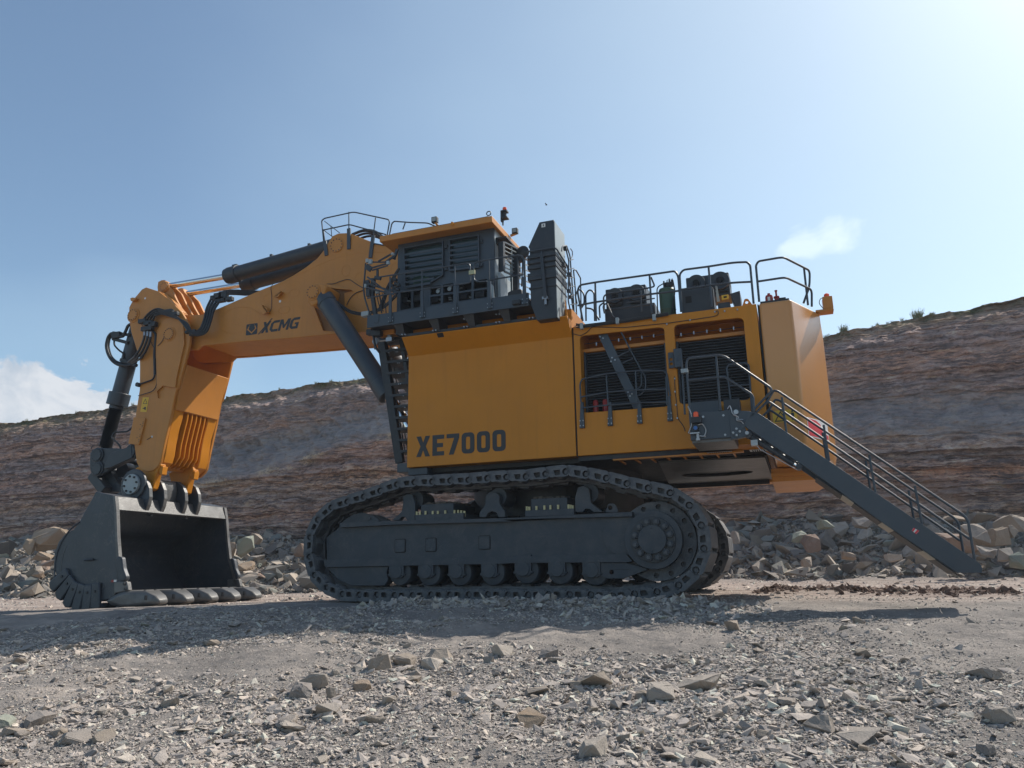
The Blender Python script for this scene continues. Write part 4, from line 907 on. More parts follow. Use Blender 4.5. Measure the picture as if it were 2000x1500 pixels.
# lamp + blue connector on the platform face
p = at('d6', 270, 720, Ys); G().lathe([(.05,p.z-.03),(.05,p.z),(.045,p.z+.06),(.03,p.z+.075)], (p.x, Ys-.06, 0), 'z', 14).build('beacon', ORG, PF)
G().box(p.x-.09, p.x+.10, Ys-.12, Ys, p.z-.14, p.z-.03).build('beacon_shelf', BLK, PF)
p = at('d6', 267, 850, Ys); g = G().ycyl(p.x, p.z, Ys-.09, Ys, .055, 20); cn_ = g.build('connector', BLK, PF); G().ycyl(p.x, p.z, Ys-.1, Ys-.088, .038, 20).build('connector_cap', BLU, cn_)
g = G().box(p.x-.11, p.x+.07, Ys-.1, Ys, p.z-.11, p.z-.085).zcyl(p.x+.03, Ys-.05, p.z-.2, p.z-.1, .03, 12); g.zcyl(p.x+.03, Ys-.05, p.z-.24, p.z-.2, .045, 12)
g.tube(fillet([(p.x+.05,Ys-.06,p.z+.06),(p.x+.13,Ys-.06,p.z+.08),(p.x+.2,Ys-.05,p.z-.05),(p.x+.15,Ys-.05,p.z-.17),(p.x+.06,Ys-.05,p.z-.15)], .06), .012, 6); g.build('valve_fitting', FIT, cn_)
# platform rails (near one) and back one
rail('handrail', [T('d6', [(205,690),(165,180),(175,120),(210,105),(550,72),(1050,415),(1068,450),(885,640),(880,670)], Ys), T('d6', [(180,340),(500,305),(570,303),(850,485),(870,520),(878,655)], Ys)],
     [T('d6', [(478,85),(525,655)], Ys)], PF, r=.024)
rail('handrail', [T('d6', [(150,700),(115,130)], Ys+.05)], [], PF, r=.02)
G().box(*(lambda a,b:(a.x,b.x,Ys-.04,Ys+.08,b.z,a.z))(at('d6',108,225,Ys), at('d6',182,258,Ys))).build('gate_latch', PALE, PF)
rail('handrail', [T('d6', [(640,600),(590,200),(620,175),(790,155),(825,180),(850,560)], 15.9), T('d6', [(605,400),(840,385)], 15.9)], [], PF, r=.02)
g = G().box(*(lambda a,b:(a.x,b.x,15.5,15.9,b.z,a.z))(at('d6',200,575,15.5), at('d6',525,680,15.5))); g.build('kick_plate', GRY, PF, bevel=.005)
g = G().box(*(lambda a,b:(a.x,b.x,15.4,15.8,b.z,a.z))(at('d6',555,545,15.4), at('d6',735,660,15.4))); g.build('step_tread', DGR, PF, bevel=.005)
g = G().box(*(lambda a,b:(a.x,b.x,15.85,15.95,b.z,a.z))(at('d6',835,500,15.9), at('d6',885,690,15.9))); g.build('post_bracket', GRY, PF, bevel=.005)
# chain on the side of the platform
g = G(); prev = None
for i in range(16):
    t = i/15; x, y = 185 + (40*sin(t*3)), 620+270*t; p = at('d6', x, y, Ys-.02); g.lathe([(.010,-.018),(.014,0),(.010,.018)], (p.x, p.y, p.z), 'z', 6)
g.build('safety_chain', FIT, PF)
# stair stringers
def stringer(Y, nm='stringer'):
    pts = [(770,790),(880,670),(940,695)]
    o = xz('d6', pts, Ys) + xz('c8', [(1860,1275),(1872,1295),(1872,1330),(1722,1330),(840,725),(640,610),(480,505),(470,450)], Ys)
    return o
so_ = xz('d6', [(775,790),(880,675),(940,695)], Ys) + xz('c8', [(1860,1275),(1872,1300),(1872,1330),(1725,1330),(1300,1045),(840,712),(655,590),(560,525),(470,465)], Ys)
ST = G().prism(so_, Ys-.02, Ys+.04).build('access_stair', GRY, PF, bevel=.006)
so2 = [(x, z) for x, z in so_]
st_off = .85
tw = G().prism(so2, Ys+st_off, Ys+st_off+.06); 
ST2 = tw.build('far_stringer', GRY, PF, bevel=.006)
# treads + bottom flange with hazard strips
A = Vector((so_[3][0], 0, so_[3][1])); a0 = Vector(xz('c8', [(560,440)], Ys)[0]); a1 = Vector(xz('c8', [(1790,1300)], Ys)[0])
g = G()
for i in range(17):
    p = a0.lerp(a1, i/16); g.box(p.x-.11, p.x+.11, Ys+.042, Ys+st_off, p.y-.02, p.y+.015)
g.build('tread', DGR, PF)
b0 = Vector(xz('c8', [(890,762)], Ys)[0]); b1 = Vector(xz('c8', [(1720,1335)], Ys)[0])
G().bar((b0.x,Ys+st_off/2,b0.y),(b1.x,Ys+st_off/2,b1.y), st_off-.02, .012).build('stair_soffit', HAZ, PF)
lb = [at('e6', x, y, Ys-.023) for x, y in ((5,635),(35,590),(130,640),(80,695))]
g = G().add([(p.x,Ys-.024,p.z) for p in lb]+[(p.x,Ys-.02,p.z) for p in lb],[(0,1,2,3),(7,6,5,4),(0,1,5,4),(1,2,6,5),(2,3,7,6),(3,0,4,7)]); sk = g.build('reflective_sticker', WHT, PF)
g = G()
for t0, t1 in ((.02,.33),(.62,.98)):
    q0 = lb[1].lerp(lb[2], t0); q1 = lb[1].lerp(lb[2], t1); q2 = lb[0].lerp(lb[3], t1); q3 = lb[0].lerp(lb[3], t0)
    g.add([(p.x,Ys-.028,p.z) for p in (q0,q1,q2,q3)]+[(p.x,Ys-.0245,p.z) for p in (q0,q1,q2,q3)],[(0,1,2,3),(7,6,5,4),(0,1,5,4),(1,2,6,5),(2,3,7,6),(3,0,4,7)])
g.build('red_stripe', STK, sk)
# stair handrails: near and far
def stair_rail(Y, dxf):
    d = Vector((0, dxf, 0))
    tp = [p+d for p in T('c8', [(520,395),(600,318),(640,250),(665,255),(1760,985),(1790,1020),(1830,1258)], Ys+.02)]
    md = [p+d for p in T('c8', [(590,330),(605,318),(620,322),(1800,1130)], Ys+.02)]
    ps = [[p+d for p in T('c8', q, Ys+.02)] for q in ([(688,290),(715,498)],[(935,455),(968,668)],[(1205,630),(1242,855)],[(1475,815),(1518,1045)])]
    return rail('stair_handrail', [tp, md], ps, PF, r=.022, fr=.10)
stair_rail(Ys, 0)
stair_rail(Ys, st_off)
# hydraulic ram under the stair
a = at('c8', 490, 515, Ys+.1); b = at('c8', 790, 705, Ys+.1)
rm = G().cyl(a, a.lerp(b, .9), .055, 14).build('stair_ram', DGR, PF); G().cyl(a.lerp(b, .88), b, .03, 10).build('ram_rod', CHR, rm)
g = G().ycyl(b.x, b.z, Ys-.03, Ys+.2, .055, 16).ycyl(a.x, a.z, Ys-.0, Ys+.2, .06, 16); g.build('ram_pin', DGR, rm)
p = at('c8', 525, 560, Ys); G().box(p.x-.06, p.x+.06, Ys-.03, Ys+.1, p.z-.05, p.z+.05).tube(T('c8', [(530,565),(560,600),(780,720)], Ys), .01, 6).build('ram_valve', FIT, rm)
# ================================================================== platform, cab, cabinet
Yf = 15.42
fa = at('c4', 118, 1030, Yf); fb = at('c4', 120, 1132, Yf); fr_ = at('c4', 1487, 852, Yf)
ZP0, ZP1 = fb.z, fa.z; XP0, XP1 = fa.x, fr_.x
g = G().box(XP0, XP1, Yf, Yf+.05, ZP0, ZP1)
PL = g.build('cab_platform', GRY, EX, bevel=.006)
G().box(XP0+.003, XP1, Yf+.05, 18.2, ZP0+.04, ZP0+.16).build('platform_deck', DGR, PL)
for x in (-8.55, -7.62, -6.72, -5.85):
    bk = G().add([(x-.10,Yf+.06,ZP0+.04),(x+.16,Yf+.06,ZP0+.04),(x+.16,16.04,ZP0+.04),(x-.10,16.04,ZP0+.04),(x+.02,15.60,ZT+.05),(x+.16,15.60,ZT+.05),(x+.16,16.04,ZT+.03),(x+.02,16.04,ZT+.03)],
          [(0,1,2,3),(4,5,6,7),(0,1,5,4),(1,2,6,5),(2,3,7,6),(3,0,4,7)]).build('support_bracket', BLK, PL)
G().box(XA, -4.9, 15.62, 15.70, ZT+.022, ZT+.08).build('base_rail', BLK, PL)
g = G()
for x, y in ((420,1192),(445,1190),(680,1095),(704,1093),(682,1158),(706,1155),(944,1060),(970,1058),(944,1125),(970,1122),(1217,1020),(1244,1018),(1217,1088),(1244,1085),(1500,1050),(1528,1048)):
    p = at('c4', x, y, 15.6); g.ycyl(p.x, p.z, 15.56, 15.60, .016, 8)
g.build('bolt', FIT, bk)
# rails of the platform: posts run down the fascia
Yr_ = Yf-.03
def prail(paths, posts, r=.02, fr=.08): return rail('handrail', [T('c4', p, Yr_) for p in paths], [T('c4', p, Yr_) for p in posts], PL, r=r, fr=fr)
prail([[(225,700),(585,645),(860,600),(960,582),(990,595),(995,745),(960,755),(870,765),(590,805),(380,830),(120,880)]], [])
prail([[(1135,735),(1060,742),(1025,725),(1020,620),(1035,575),(1070,565),(1400,515),(1435,520),(1450,560),(1455,930)], [(1140,728),(1440,680)]], [[(1152,555),(1158,960)]])
prail([[(120,790),(345,850)], [(345,850),(250,800),(120,700)]], [], r=.022)
for xt, yt, xb, yb in ((312,698,315,1085),(583,648,585,1045),(862,602,865,1008),(1152,560,1158,968),(1447,560,1455,930)):
    a = at('c4', xt, yt, Yr_); b = at('c4', xb, yb, Yr_); m = at('c4', (xt+xb)/2, yb-230, Yr_)
    g = G().tube([a, m], .018, 8).bar(m, (b.x, b.y, b.z), .03, .075); ps = g.build('rail_post', GRY, PL)
    g = G(); f_ = G()
    f_.box(b.x-.075, b.x+.075, Yf-.012, Yf-.002, b.z, b.z+.16)
    f_.build('foot_plate', GRY, ps)
    for sx in (-1, 1):
        for dz in (.035, .125): g.ycyl(b.x+sx*.055, b.z+dz, Yf-.028, Yf-.01, .012, 8)
    g.build('bolt', FIT, ps)
a = at('c4', 980, 645, Yr_-.03); b = at('c4', 1030, 672, Yr_-.03); G().box(a.x, b.x, Yr_-.03, Yr_+.02, b.z, a.z).build('gate_latch', BRS, PL, bevel=.004)
# brackets at the left tip
f_ = G(); b = at('c4', 195, 1090, Yf); f_.box(b.x-.07, b.x+.07, Yf-.012, Yf-.002, b.z, b.z+.22); f_.build('foot_plate', GRY, PL)
p = at('c4', 1395, 925, Yf); G().box(p.x-.1, p.x+.09, Yf-.10, Yf-.002, p.z-.04, p.z+.06).build('camera_box', BLK, PL, bevel=.01)

# ---- front corner mast, swing arm and fittings at the platform's left tip
g = G()
g.tube(fillet(T('d3', [(255,260),(245,420),(225,620),(240,760),(300,950),(350,1060),(420,1110)], 15.5), .1), .022, 8)
g.bar(at('d3',370,480,15.6), at('d3',355,700,15.6), .08, .10).bar(at('d3',350,690,15.6), at('d3',400,1010,15.6), .08, .09)
g.bar(at('d3',280,510,15.55), at('d3',300,740,15.55), .08, .10)
g.bar(at('d3',300,560,15.5), at('d3',640,665,15.5), .03, .04).bar(at('d3',640,640,15.5), at('d3',720,700,15.5), .05, .08)
g.bar(at('d3',265,300,15.5), at('d3',340,350,15.5), .04, .14).bar(at('d3',330,330,15.5), at('d3',600,250,15.5), .03, .035).bar(at('d3',350,360,15.5), at('d3',580,290,15.5), .03, .03)
g.bar(at('d3',340,240,15.5), at('d3',590,240,15.5), .025, .03).bar(at('d3',440,230,15.6), at('d3',650,110,15.6), .03, .035).bar(at('d3',550,240,15.6), at('d3',700,130,15.6), .03, .05)
g.bar(at('d3',430,350,15.5), at('d3',430,460,15.5), .04, .05).bar(at('d3',390,465,15.5), at('d3',480,480,15.5), .06, .08).bar(at('d3',720,50,15.7), at('d3',670,200,15.7), .05, .06)
SA = g.build('swing_arm', DGR, PL)
g = G()
for x, y, w, h in ((280,220,30,45),(325,235,38,55),(255,590,20,45),(430,680,40,30),(585,250,30,40),(650,120,25,25)):
    p = at('d3', x, y, 15.46); g.box(p.x-w*.0009*1.3, p.x+w*.0009*1.3, 15.43, 15.5, p.z-h*.0009*1.2, p.z+h*.0009*1.2)
g.build('sensor_box', PALE, SA, bevel=.004)
p = at('d3', 255, 1000, 15.5); G().box(p.x-.10, p.x+.10, 15.45, 15.6, p.z-.06, p.z+.06).build('terminal_box', PALE, PL, bevel=.01)
g = G()
for dx, r in ((0,.022),(18,.022),(40,.018)):
    g.tube(fillet(T('d3', [(740+dx*.3,330),(640+dx,480),(560+dx,620),(480+dx,850),(440+dx,960)], 15.9), .2), r, 8)
g.tube(fillet(T('d3', [(500,700),(545,850),(555,985)], 15.6), .1), .012, 6).tube(fillet(T('d3', [(400,650),(430,780),(460,900),(520,960)], 15.6), .1), .012, 6)
g.tube(fillet(T('d3', [(450,680),(480,820),(490,985)], 15.6), .1), .018, 6)
g.build('hose', HOS, PL)
g = G()
for i, (x, y) in enumerate(((650,590),(690,620),(700,560),(740,580),(730,640),(660,650),(690,500))):
    p = at('d3', x, y, 15.8); g.box(p.x-.04, p.x+.04, 15.75, 15.85, p.z-.035, p.z+.035)
g.build('valve_block', DGR, PL, bevel=.006)

# ---- cab
XC0, XC1 = -9.0, -6.34; Yc0, Yc1 = 16.3, 18.1; ZC0, ZC1 = ZP0+.17, 9.87
win1 = xz('c4', [(440,462),(768,402),(768,690),(668,752),(450,792)], Yc0); win2 = xz('c4', [(826,392),(1070,352),(1076,618),(826,655)], Yc0)
gx = [[(c[0], c[1]) for c in xz('c4', q, Yc0)] for q in ([(400,830),(490,820),(490,965),(400,980)],[(508,818),(590,806),(590,950),(508,963)],[(655,780),(742,768),(742,842),(655,852)],[(762,765),(848,750),(848,825),(762,838)],[(655,870),(742,858),(742,925),(655,938)],[(762,855),(848,842),(848,908),(762,922)],[(895,762),(1003,738),(1003,805),(895,822)],[(1022,735),(1135,715),(1135,788),(1022,803)],[(895,838),(1003,822),(1003,888),(895,905)],[(1022,820),(1135,803),(1135,870),(1022,885)])]
g = G().holed([(XC0,ZC0),(XC1,ZC0),(XC1,ZC1),(XC0,ZC1)], [win1, win2] + gx, Yc0, Yc0+.06)
g.box(XC0, XC0+.05, Yc0+.06, Yc1, ZC0, ZC1).box(XC0+.05, XC1, Yc1-.05, Yc1, ZC0, ZC1)
CABO = g.build('cab', GRY, EX, bevel=.006)
# rear wall of the cab (light, sunlit) with door and window openings
d0, d1_ = 16.72, 17.62; yk = Yc0+.06
q = G().holed([(yk,ZC0),(Yc1-.05,ZC0),(Yc1-.05,ZC1),(yk,ZC1)], [[(d0,ZC0+.12),(d1_-.05,ZC0+.12),(d1_-.05,9.42),(d0,9.42)]], XC1-.06, XC1)
q.v = [(y, x, z) for x, y, z in q.v]; q.build('rear_wall', PALE, CABO, bevel=0)
G().box(XC1-.05, XC1-.03, d0, d1_-.05, ZC0+.12, 9.42).build('door_glass', GLS, CABO)
def grille(y0, y1, z0, z1, x, par, nb=7, chop=0):
    g = G().box(x, x+.04, y0, y0+.03, z0+chop, z1).box(x, x+.04, y1-.03, y1, z0, z1).box(x, x+.04, y0+.03, y1-.03, z1-.03, z1).box(x, x+.04, y0+.03, y1-.03, z0, z0+.03)
    o = g.build('guard_frame', GRY, par); h = G()
    for i in range(nb): z = z0+(z1-z0)*(i+1)/(nb+1); h.box(x+.005, x+.035, y0+.03, y1-.03, z-.012, z+.012)
    h.box(x+.006, x+.034, (y0+y1)/2-.012, (y0+y1)/2+.012, z0+.03, z1-.03)
    h.build('guard_bar', GRY, o)
# two open window guards swung out behind the cab
def swung(x, y, w, z0, z1, par):
    g = G(); a = Vector((x, y, 0)); d = Vector((cos(radians(72)), sin(radians(72)), 0)); b = a + d*w
    ring = [(a.x,a.y,z0),(b.x,b.y,z0+.0),(b.x,b.y,z1),(a.x,a.y,z1)]
    for i in range(4): g.bar(ring[i], ring[(i+1) % 4], .04, .04, ref=(0.95,-.31,0))
    o = g.build('window_guard', GRY, par); g = G()
    for i in range(1, 7): z = z0+(z1-z0)*i/7; g.bar((a.x,a.y,z), (b.x,b.y,z), .02, .022, ref=(.95,-.31,0))
    m = a + d*w*.5; g.bar((m.x,m.y,z0), (m.x,m.y,z1), .02, .02)
    g.build('guard_bar', PALE, o)
    G().bar((a.x-.06,a.y-.02,z0), (a.x-.06,a.y-.02,z1), .05, .16, ref=(.31,.95,0)).build('guard_side', DGR, o)
swung(-6.14, 16.45, .62, 8.75, 9.52, CABO)
swung(-5.92, 16.85, .60, 8.25, 9.30, CABO)
G().box(XC1+.0, XC1+.28, 16.42, 17.5, 9.62, 9.66).box(XC1, XC1+.05, 16.42, 17.5, 9.5, 9.66).build('door_visor', BLK, CABO)
g = G().ycyl(-6.3, 8.35, 16.5, 16.52, .05)
p0 = at('c4', 1157, 700, 16.2)
G().prism(xz('c4', [(1157,700),(1190,730),(1192,770),(1157,745)], 16.22), 16.22, 16.26).build('side_flap', DGR, CABO)
G().prism(xz('c4', [(1163,750),(1190,775),(1195,880),(1178,880)], 16.2), 16.2, 16.23).build('side_panel', PALE, CABO)
G().add([(-6.3,16.4,8.0),(-6.3,17.1,8.0),(-6.3,17.1,8.72),(-6.3,16.4,8.72),(-6.22,16.4,8.0),(-6.22,17.1,8.0),(-6.22,17.1,8.72),(-6.22,16.4,8.72)],[(0,1,2,3),(7,6,5,4),(0,1,5,4),(1,2,6,5),(2,3,7,6),(3,0,4,7)]).build('door_leaf', PALE, CABO)
# glass and dark rooms behind the openings
mid = lambda p: None
wp = G().prism(win1, Yc0+.065, Yc0+.075).build('side_window', GLS, CABO); wq = G().prism(win2, Yc0+.065, Yc0+.075).build('side_window', GLS, CABO)
G().box(XC0+.06, XC1-.07, Yc0+.5, Yc0+.55, ZC0, ZC1-.4).build('inner_wall', VOID, CABO)
c_ = at('c4', 580, 745, Yc0+.05)
G().prism(xz('c4', [(500,790),(505,700),(560,670),(640,700),(655,760)], Yc0+.0), Yc0+.045, Yc0+.062).build('green_console', GRN, CABO)
# slats outside the windows
def slats(win, par, k, rows, fx):
    fr = G(); lo = win; n = len(win)
    for i in range(n): a = win[i]; b = win[(i+1) % n]; fr.bar((a[0],Yc0-.05,a[1]), (b[0],Yc0-.05,b[1]), .06, .035)
    o = fr.build('window_guard', GRY, par, bevel=.004); h = G()
    for (xa, ya), (xb, yb) in rows:
        a = at(k, xa, ya, Yc0-.05); b = at(k, xb, yb, Yc0-.05); h.bar(a, b, .05, .022); h.bar(a+Vector((0,-.03,-.018)), b+Vector((0,-.03,-.018)), .015, .05)
    for x, y0, y1 in fx: h.bar(at(k, x, y0, Yc0-.02), at(k, x+4, y1, Yc0-.02), .02, .025)
    h.build('slat', GRY, o)
slats(win1, CABO, 'c4', [((440,y), (768,y-52*(1-(y-500)/900))) for y in (510,557,603,650,695)] + [((448,742),(690,708)),((450,785),(660,752))], [])
slats(win2, CABO, 'c4', [((826,y), (1072,y-40*(1-(y-430)/900))) for y in (432,475,517,560,605,640)], [])
g = G()
for x, y in ((790,445),(790,632),(1090,398),(1090,600)):
    p = at('c4', x, y, Yc0); g.box(p.x-.04, p.x+.04, Yc0-.05, Yc0, p.z-.05, p.z+.05)
g.build('hinge', DGR, CABO, bevel=.004)
g = G()
for x, y, r in ((718,820,.055),(815,800,.055)): p = at('c4', x, y, Yc0+.1); g.ycyl(p.x, p.z, Yc0+.1, Yc0+.14, r, 20); g.box(p.x-.02, p.x+.06, Yc0+.1, Yc0+.13, p.z+.04, p.z+.07)
for x, y in ((470,905),(975,825),(1080,815),(820,875),(825,893),(740,890),(915,795),(405,850),(1000,872)): p = at('c4', x, y, Yc0+.2); g.box(p.x-.04, p.x+.04, Yc0+.18, Yc0+.25, p.z-.012, p.z+.012)
g.build('filter_fitting', PALE, CABO)
g = G()
for x, y, s in ((560,880,.12),(700,900,.09),(700,800,.05),(915,790,.07),(940,870,.1),(1080,850,.12),(440,900,.1)): p = at('c4', x, y, Yc0+.25); g.box(p.x-s, p.x+s, Yc0+.2, Yc0+.4, p.z-s*.7, p.z+s*.7)
g.build('machinery', DGR, CABO, bevel=.01)
# roof
ro = [(-9.33,15.92),(XC1+.10,15.92),(XC1+.10,18.35),(-9.33,18.35)]; ri = [(XC0,Yc0),(XC1,Yc0),(XC1,18.1),(XC0,18.1)]
zt = at('c4', 1195, 175, 15.92).z; zb_ = at('c4', 1195, 228, 15.92).z
rr_ = lambda pl, z: [(x, y, z) for x, y in pl]
g = G().add(rr_(ri, ZC1+.003)+rr_(ro, zb_)+rr_(ro, zt), [(0,1,2,3),(8,9,10,11)]+[(r*4+i, r*4+(i+1) % 4, r*4+4+(i+1) % 4, r*4+4+i) for r in (0,1) for i in range(4)])
RF = g.build('cab_roof', YEL2, CABO, bevel=.015)
G().box(-9.0, XC1-.02, 15.97, 18.2, zt+.003, zt+.03).build('roof_sheet', DGR, RF)
e = at('c4', 1150, 160, 16.0); ring_ = [Vector((e.x+.055*cos(a), 16.0, e.z+.055*sin(a))) for a in [2*pi*k/16 for k in range(16)]]
G().tube(ring_, .013, 8, closed=True).build('lifting_ring', DGR, RF)
def work_lamp(k, x, y, Y, foot, par, s=1):
    p = at(k, x, y, Y); g = G().box(p.x-.075*s, p.x+.075*s, Y-.06, Y+.06, p.z-.075*s, p.z+.075*s)
    o = g.build('work_lamp', BLK, par, bevel=.012)
    G().box(p.x-.05*s, p.x+.055*s, Y-.068, Y-.058, p.z-.05*s, p.z+.05*s).build('lamp_lens', PALE, o)
    f = at(k, foot[0], foot[1], Y); G().bar((p.x+.02, Y, p.z-.07*s), (f.x, Y, f.z), .05, .05).build('lamp_arm', YEL2, o)
work_lamp('c4', 693, 218, 15.95, (715,262), RF)
work_lamp('c4', 1374, 312, 17.3, (1335,350), RF)
G().prism(xz('c4', [(833,232),(850,235),(845,270),(830,262)], 15.9), 15.88, 15.92).build('roof_bracket', YEL, RF)
# beacon on the roof's rear edge
p = at('c4', 1285, 122, 16.7); b = at('c4', 1262, 225, 16.7)
g = G().box(p.x-.10, p.x-.04, 16.66, 16.74, b.z-.02, p.z-.05).box(p.x-.08, p.x+.08, 16.62, 16.78, p.z-.10, p.z-.06).box(p.x-.08, p.x+.09, 16.62, 16.78, b.z+.04, b.z+.07).zcyl(p.x, 16.7, b.z+.07, p.z-.1, .05, 12).zcyl(p.x-.05, 16.7, b.z-.12, b.z+.03, .02, 8)
bo = g.build('beacon_bracket', BLK, RF); G().lathe([(.05,p.z-.058),(.055,p.z-.03),(.05,p.z+.03),(.02,p.z+.05)], (p.x, 16.7, 0), 'z', 14).build('beacon', ORG, bo)
# rear-view mirrors
for x, y, Y, r, tl in ((1440,490,16.9,.165,.0),(1372,495,17.0,.15,.0)):
    p = at('c4', x, y, Y); m = G().lathe([(r*.7,Y-.05),(r,Y-.02),(r,Y+.03),(r*.9,Y+.04)], (p.x, 0, p.z), 'y', 24).build('mirror', BLK, CABO)
    G().cyl((p.x,Y,p.z-r*.9), (p.x-.05,Y,p.z-.9), .02, 8).build('mirror_stay', BLK, m)
p = at('c4', 1400, 545, 16.9); G().ycyl(p.x+.02, p.z, 16.85, 16.95, .11, 20).build('mirror', BLK, CABO)
# boarding rail between cab and cabinet, pad
a = at('c4', 1310, 820, 15.9); b = at('c4', 1420, 880, 15.9); G().prism(xz('c4', [(1305,880),(1310,830),(1345,812),(1425,800),(1430,850)], 15.9), 15.9, 16.3).build('seat_box', BLK, CABO, bevel=.02)

# ---- tall intake cabinet behind the cab
Yk = 15.45; c4k = lambda *p: xz('c4', p, Yk)
XK0, XK1 = at('c4', 1485, 440, Yk).x, at('c4', 1710, 455, Yk).x
zt_, zm, zb0, zb1 = at('c4', 1705, 212, Yk).z, at('c4', 1485, 445, Yk).z, at('c4', 1490, 935, Yk).z, at('c4', 1560, 1068, Yk).z
xt = at('c4', 1580, 228, Yk).x; xb = at('c4', 1560, 1068, Yk).x
g = G().prism([(xb,zb1),(XK1+.0,zb1),(XK1,zt_),(xt,zt_),(XK0,zm),(XK0+.03,zm-.05),(XK0+.03,zb0)], Yk, 16.28)
KB = g.build('intake_cabinet', DGR, EX, bevel=.012)
G().box(XK1+.001, XK1+.012, Yk+.02, 16.26, zb1+.02, zt_-.03).build('side_sheet', PALE, KB)
g = G()
for y in (540,585,630,695,725):
    z = at('c4', 1485, y, Yk).z; g.prism([(XK0-.02,z-.04),(XK1+.03,z-.04),(XK1+.03,z+.05),(XK0-.02,z+.05)], Yk-.045, 16.30)
g.box(XK0+.0, XK1+.02, Yk-.025, 16.3, at('c4',1485,800,Yk).z-.03, at('c4',1485,800,Yk).z+.02)
g.build('duct_rib', DGR, KB, bevel=.012)
a = at('c4', 1598, 510, Yk-.08); b = at('c4', 1632, 880, Yk-.08)
G().bar(a, b, .05, .075).build('drain_channel', DGR, KB, bevel=.006)
p = at('c4', 1630, 895, Yk-.08); G().zcyl(p.x, Yk-.06, p.z-.1, p.z+.06, .03, 10).box(p.x-.07, p.x+.06, Yk-.1, Yk-.0, p.z+.02, p.z+.08).build('drain_fitting', FIT, KB)
p = at('c4', 1615, 262, Yk); G().box(p.x-.045, p.x+.045, Yk-.006, Yk-.001, p.z-.045, p.z+.045).build('tag_plate', WHT, KB)
G().box(p.x-.012, p.x+.012, Yk-.009, Yk-.0065, p.z-.025, p.z+.025).build('tag_mark', LTR, KB)
for x in (1570, 1660, 1750):
    p = at('c4', x, 1020, Yk)
rail('handrail', [T('c4', [(1480,485),(1700,450),(1725,460)], Yk-.05) + [atX('c4', 1820, 610, XK1+.06), atX('c4', 1870, 1000, XK1+.06)]], [T('c4', [(1597,485),(1600,520)], Yk-.05)], KB, r=.02, fr=.04)
# ladder and hoops on the cabinet's rear face
g = G(); xx = XK1+.14
def kx(x, y, X=None): return atX('c4', x, y, X or xx)
g.tube(fillet([kx(1770,480), kx(1775,440), kx(1810,432), kx(1840,520), kx(1870,900), kx(1880,1100)], .05), .017, 8)
g.tube(fillet([kx(1800,440), kx(1830,560), kx(1825,900), kx(1870,1120), kx(1930,1130)], .05), .017, 8)
g.tube(fillet([kx(1845,460), kx(1860,480), kx(1862,520), kx(1840,560)], .04), .012, 6)
g.tube(fillet([kx(1875,640), kx(1890,640), kx(1930,710), kx(1935,980), kx(1935,1110)], .05), .017, 8)
g.tube(fillet([kx(1870,640), kx(1885,800), kx(1900,1090)], .05), .017, 8)
for i in range(7): y = 560+75*i; g.tube([kx(1832+i*3, y), kx(1868+i*5, y-10)], .012, 6)
g.build('cabinet_ladder', GRY, KB)
g = G()
for x, y, s in ((1835,680,.05),(1785,600,.04),(1835,760,.035),(1830,820,.04),(1840,870,.035),(1800,460,.04)):
    p = kx(x, y); g.box(p.x-s, p.x+s, p.y-.04, p.y+.04, p.z-s, p.z+s)
g.build('electrical_box', BLK, KB, bevel=.006)
G().prism(xz('c4', [(1805,905),(1845,1150),(1815,1050)], 16.0), 15.9, 16.0).build('corner_gusset', YEL, KB)

# ================================================================== front ladder under the platform
Yl = 16.25
a = at('e4', 215, 180, Yl); b = at('e4', 395, 1375, Yl)
g = G().bar(a, b, .14, .20)
a2 = at('e4', 430, 190, Yl+.0); b2 = at('e4', 470, 560, Yl); g.bar(at('e4',405,200,Yl), at('e4',480,640,Yl), .10, .10)
LD = g.build('front_ladder', BLK, EX, bevel=.006)
g = G()
for i in range(11):
    y = 222+105*i+.0*i; xl = 240 + (395-215)*(y-180)/1195; xr = 425+min(50, max(0, (y-222)*.18))
    p = at('e4', xl, y, Yl); q = at('e4', xr, y-14, Yl); g.box(p.x-.04, q.x+.08, Yl-.08, Yl+.35, p.z-.03, p.z+.035)
g.build('ladder_rung', BLK, LD, bevel=.004)
g = G(); g.tube(T('e4', [(270,240),(370,860),(445,1300)], Yl+.35), .018, 6); g.tube(T('e4', [(300,240),(400,860),(470,1290)], Yl+.35), .014, 6); g.build('ladder_rail', BLK, LD)
g = G()
for x, y in ((288,334),(357,326),(370,325),(372,432),(388,431),(378,530),(396,528),(380,630),(398,628),(425,742),(440,850),(340,218)):
    p = at('e4', x, y, Yl-.09); g.ycyl(p.x, p.z, Yl-.10, Yl-.08, .012, 8)
g.build('bolt', FIT, LD)
a = at('e4', 385, 1385, Yl); b = at('e4', 470, 1465, Yl); G().box(a.x, b.x+.4, Yl-.1, Yl+.4, b.z, a.z).build('ladder_foot', GRY, LD, bevel=.01)
p = at('e4', 280, 145, 15.9); h = at('e4', 340, 130, 15.9)
G().box(p.x-.28, h.x+.02, 15.85, 16.1, p.z-.06, p.z+.08).build('ladder_motor', YEL2, LD, bevel=.01)
g = G(); p = at('e4', 165, 225, 15.8); q = at('e4', 310, 212, 15.8); g.cyl(p, q, .02, 8).lathe([(.09,p.y-.02),(.09,p.y+.03)], (p.x, 0, p.z), 'y', 16); g.box(q.x-.12, q.x+.04, 15.75, 15.85, q.z-.04, q.z+.06)
g.zcyl(at('e4',285,185,15.9).x, 15.95, at('e4',285,185,15.9).z-.06, at('e4',285,185,15.9).z+.08, .07, 14)
g.build('ladder_winch', FIT, LD)
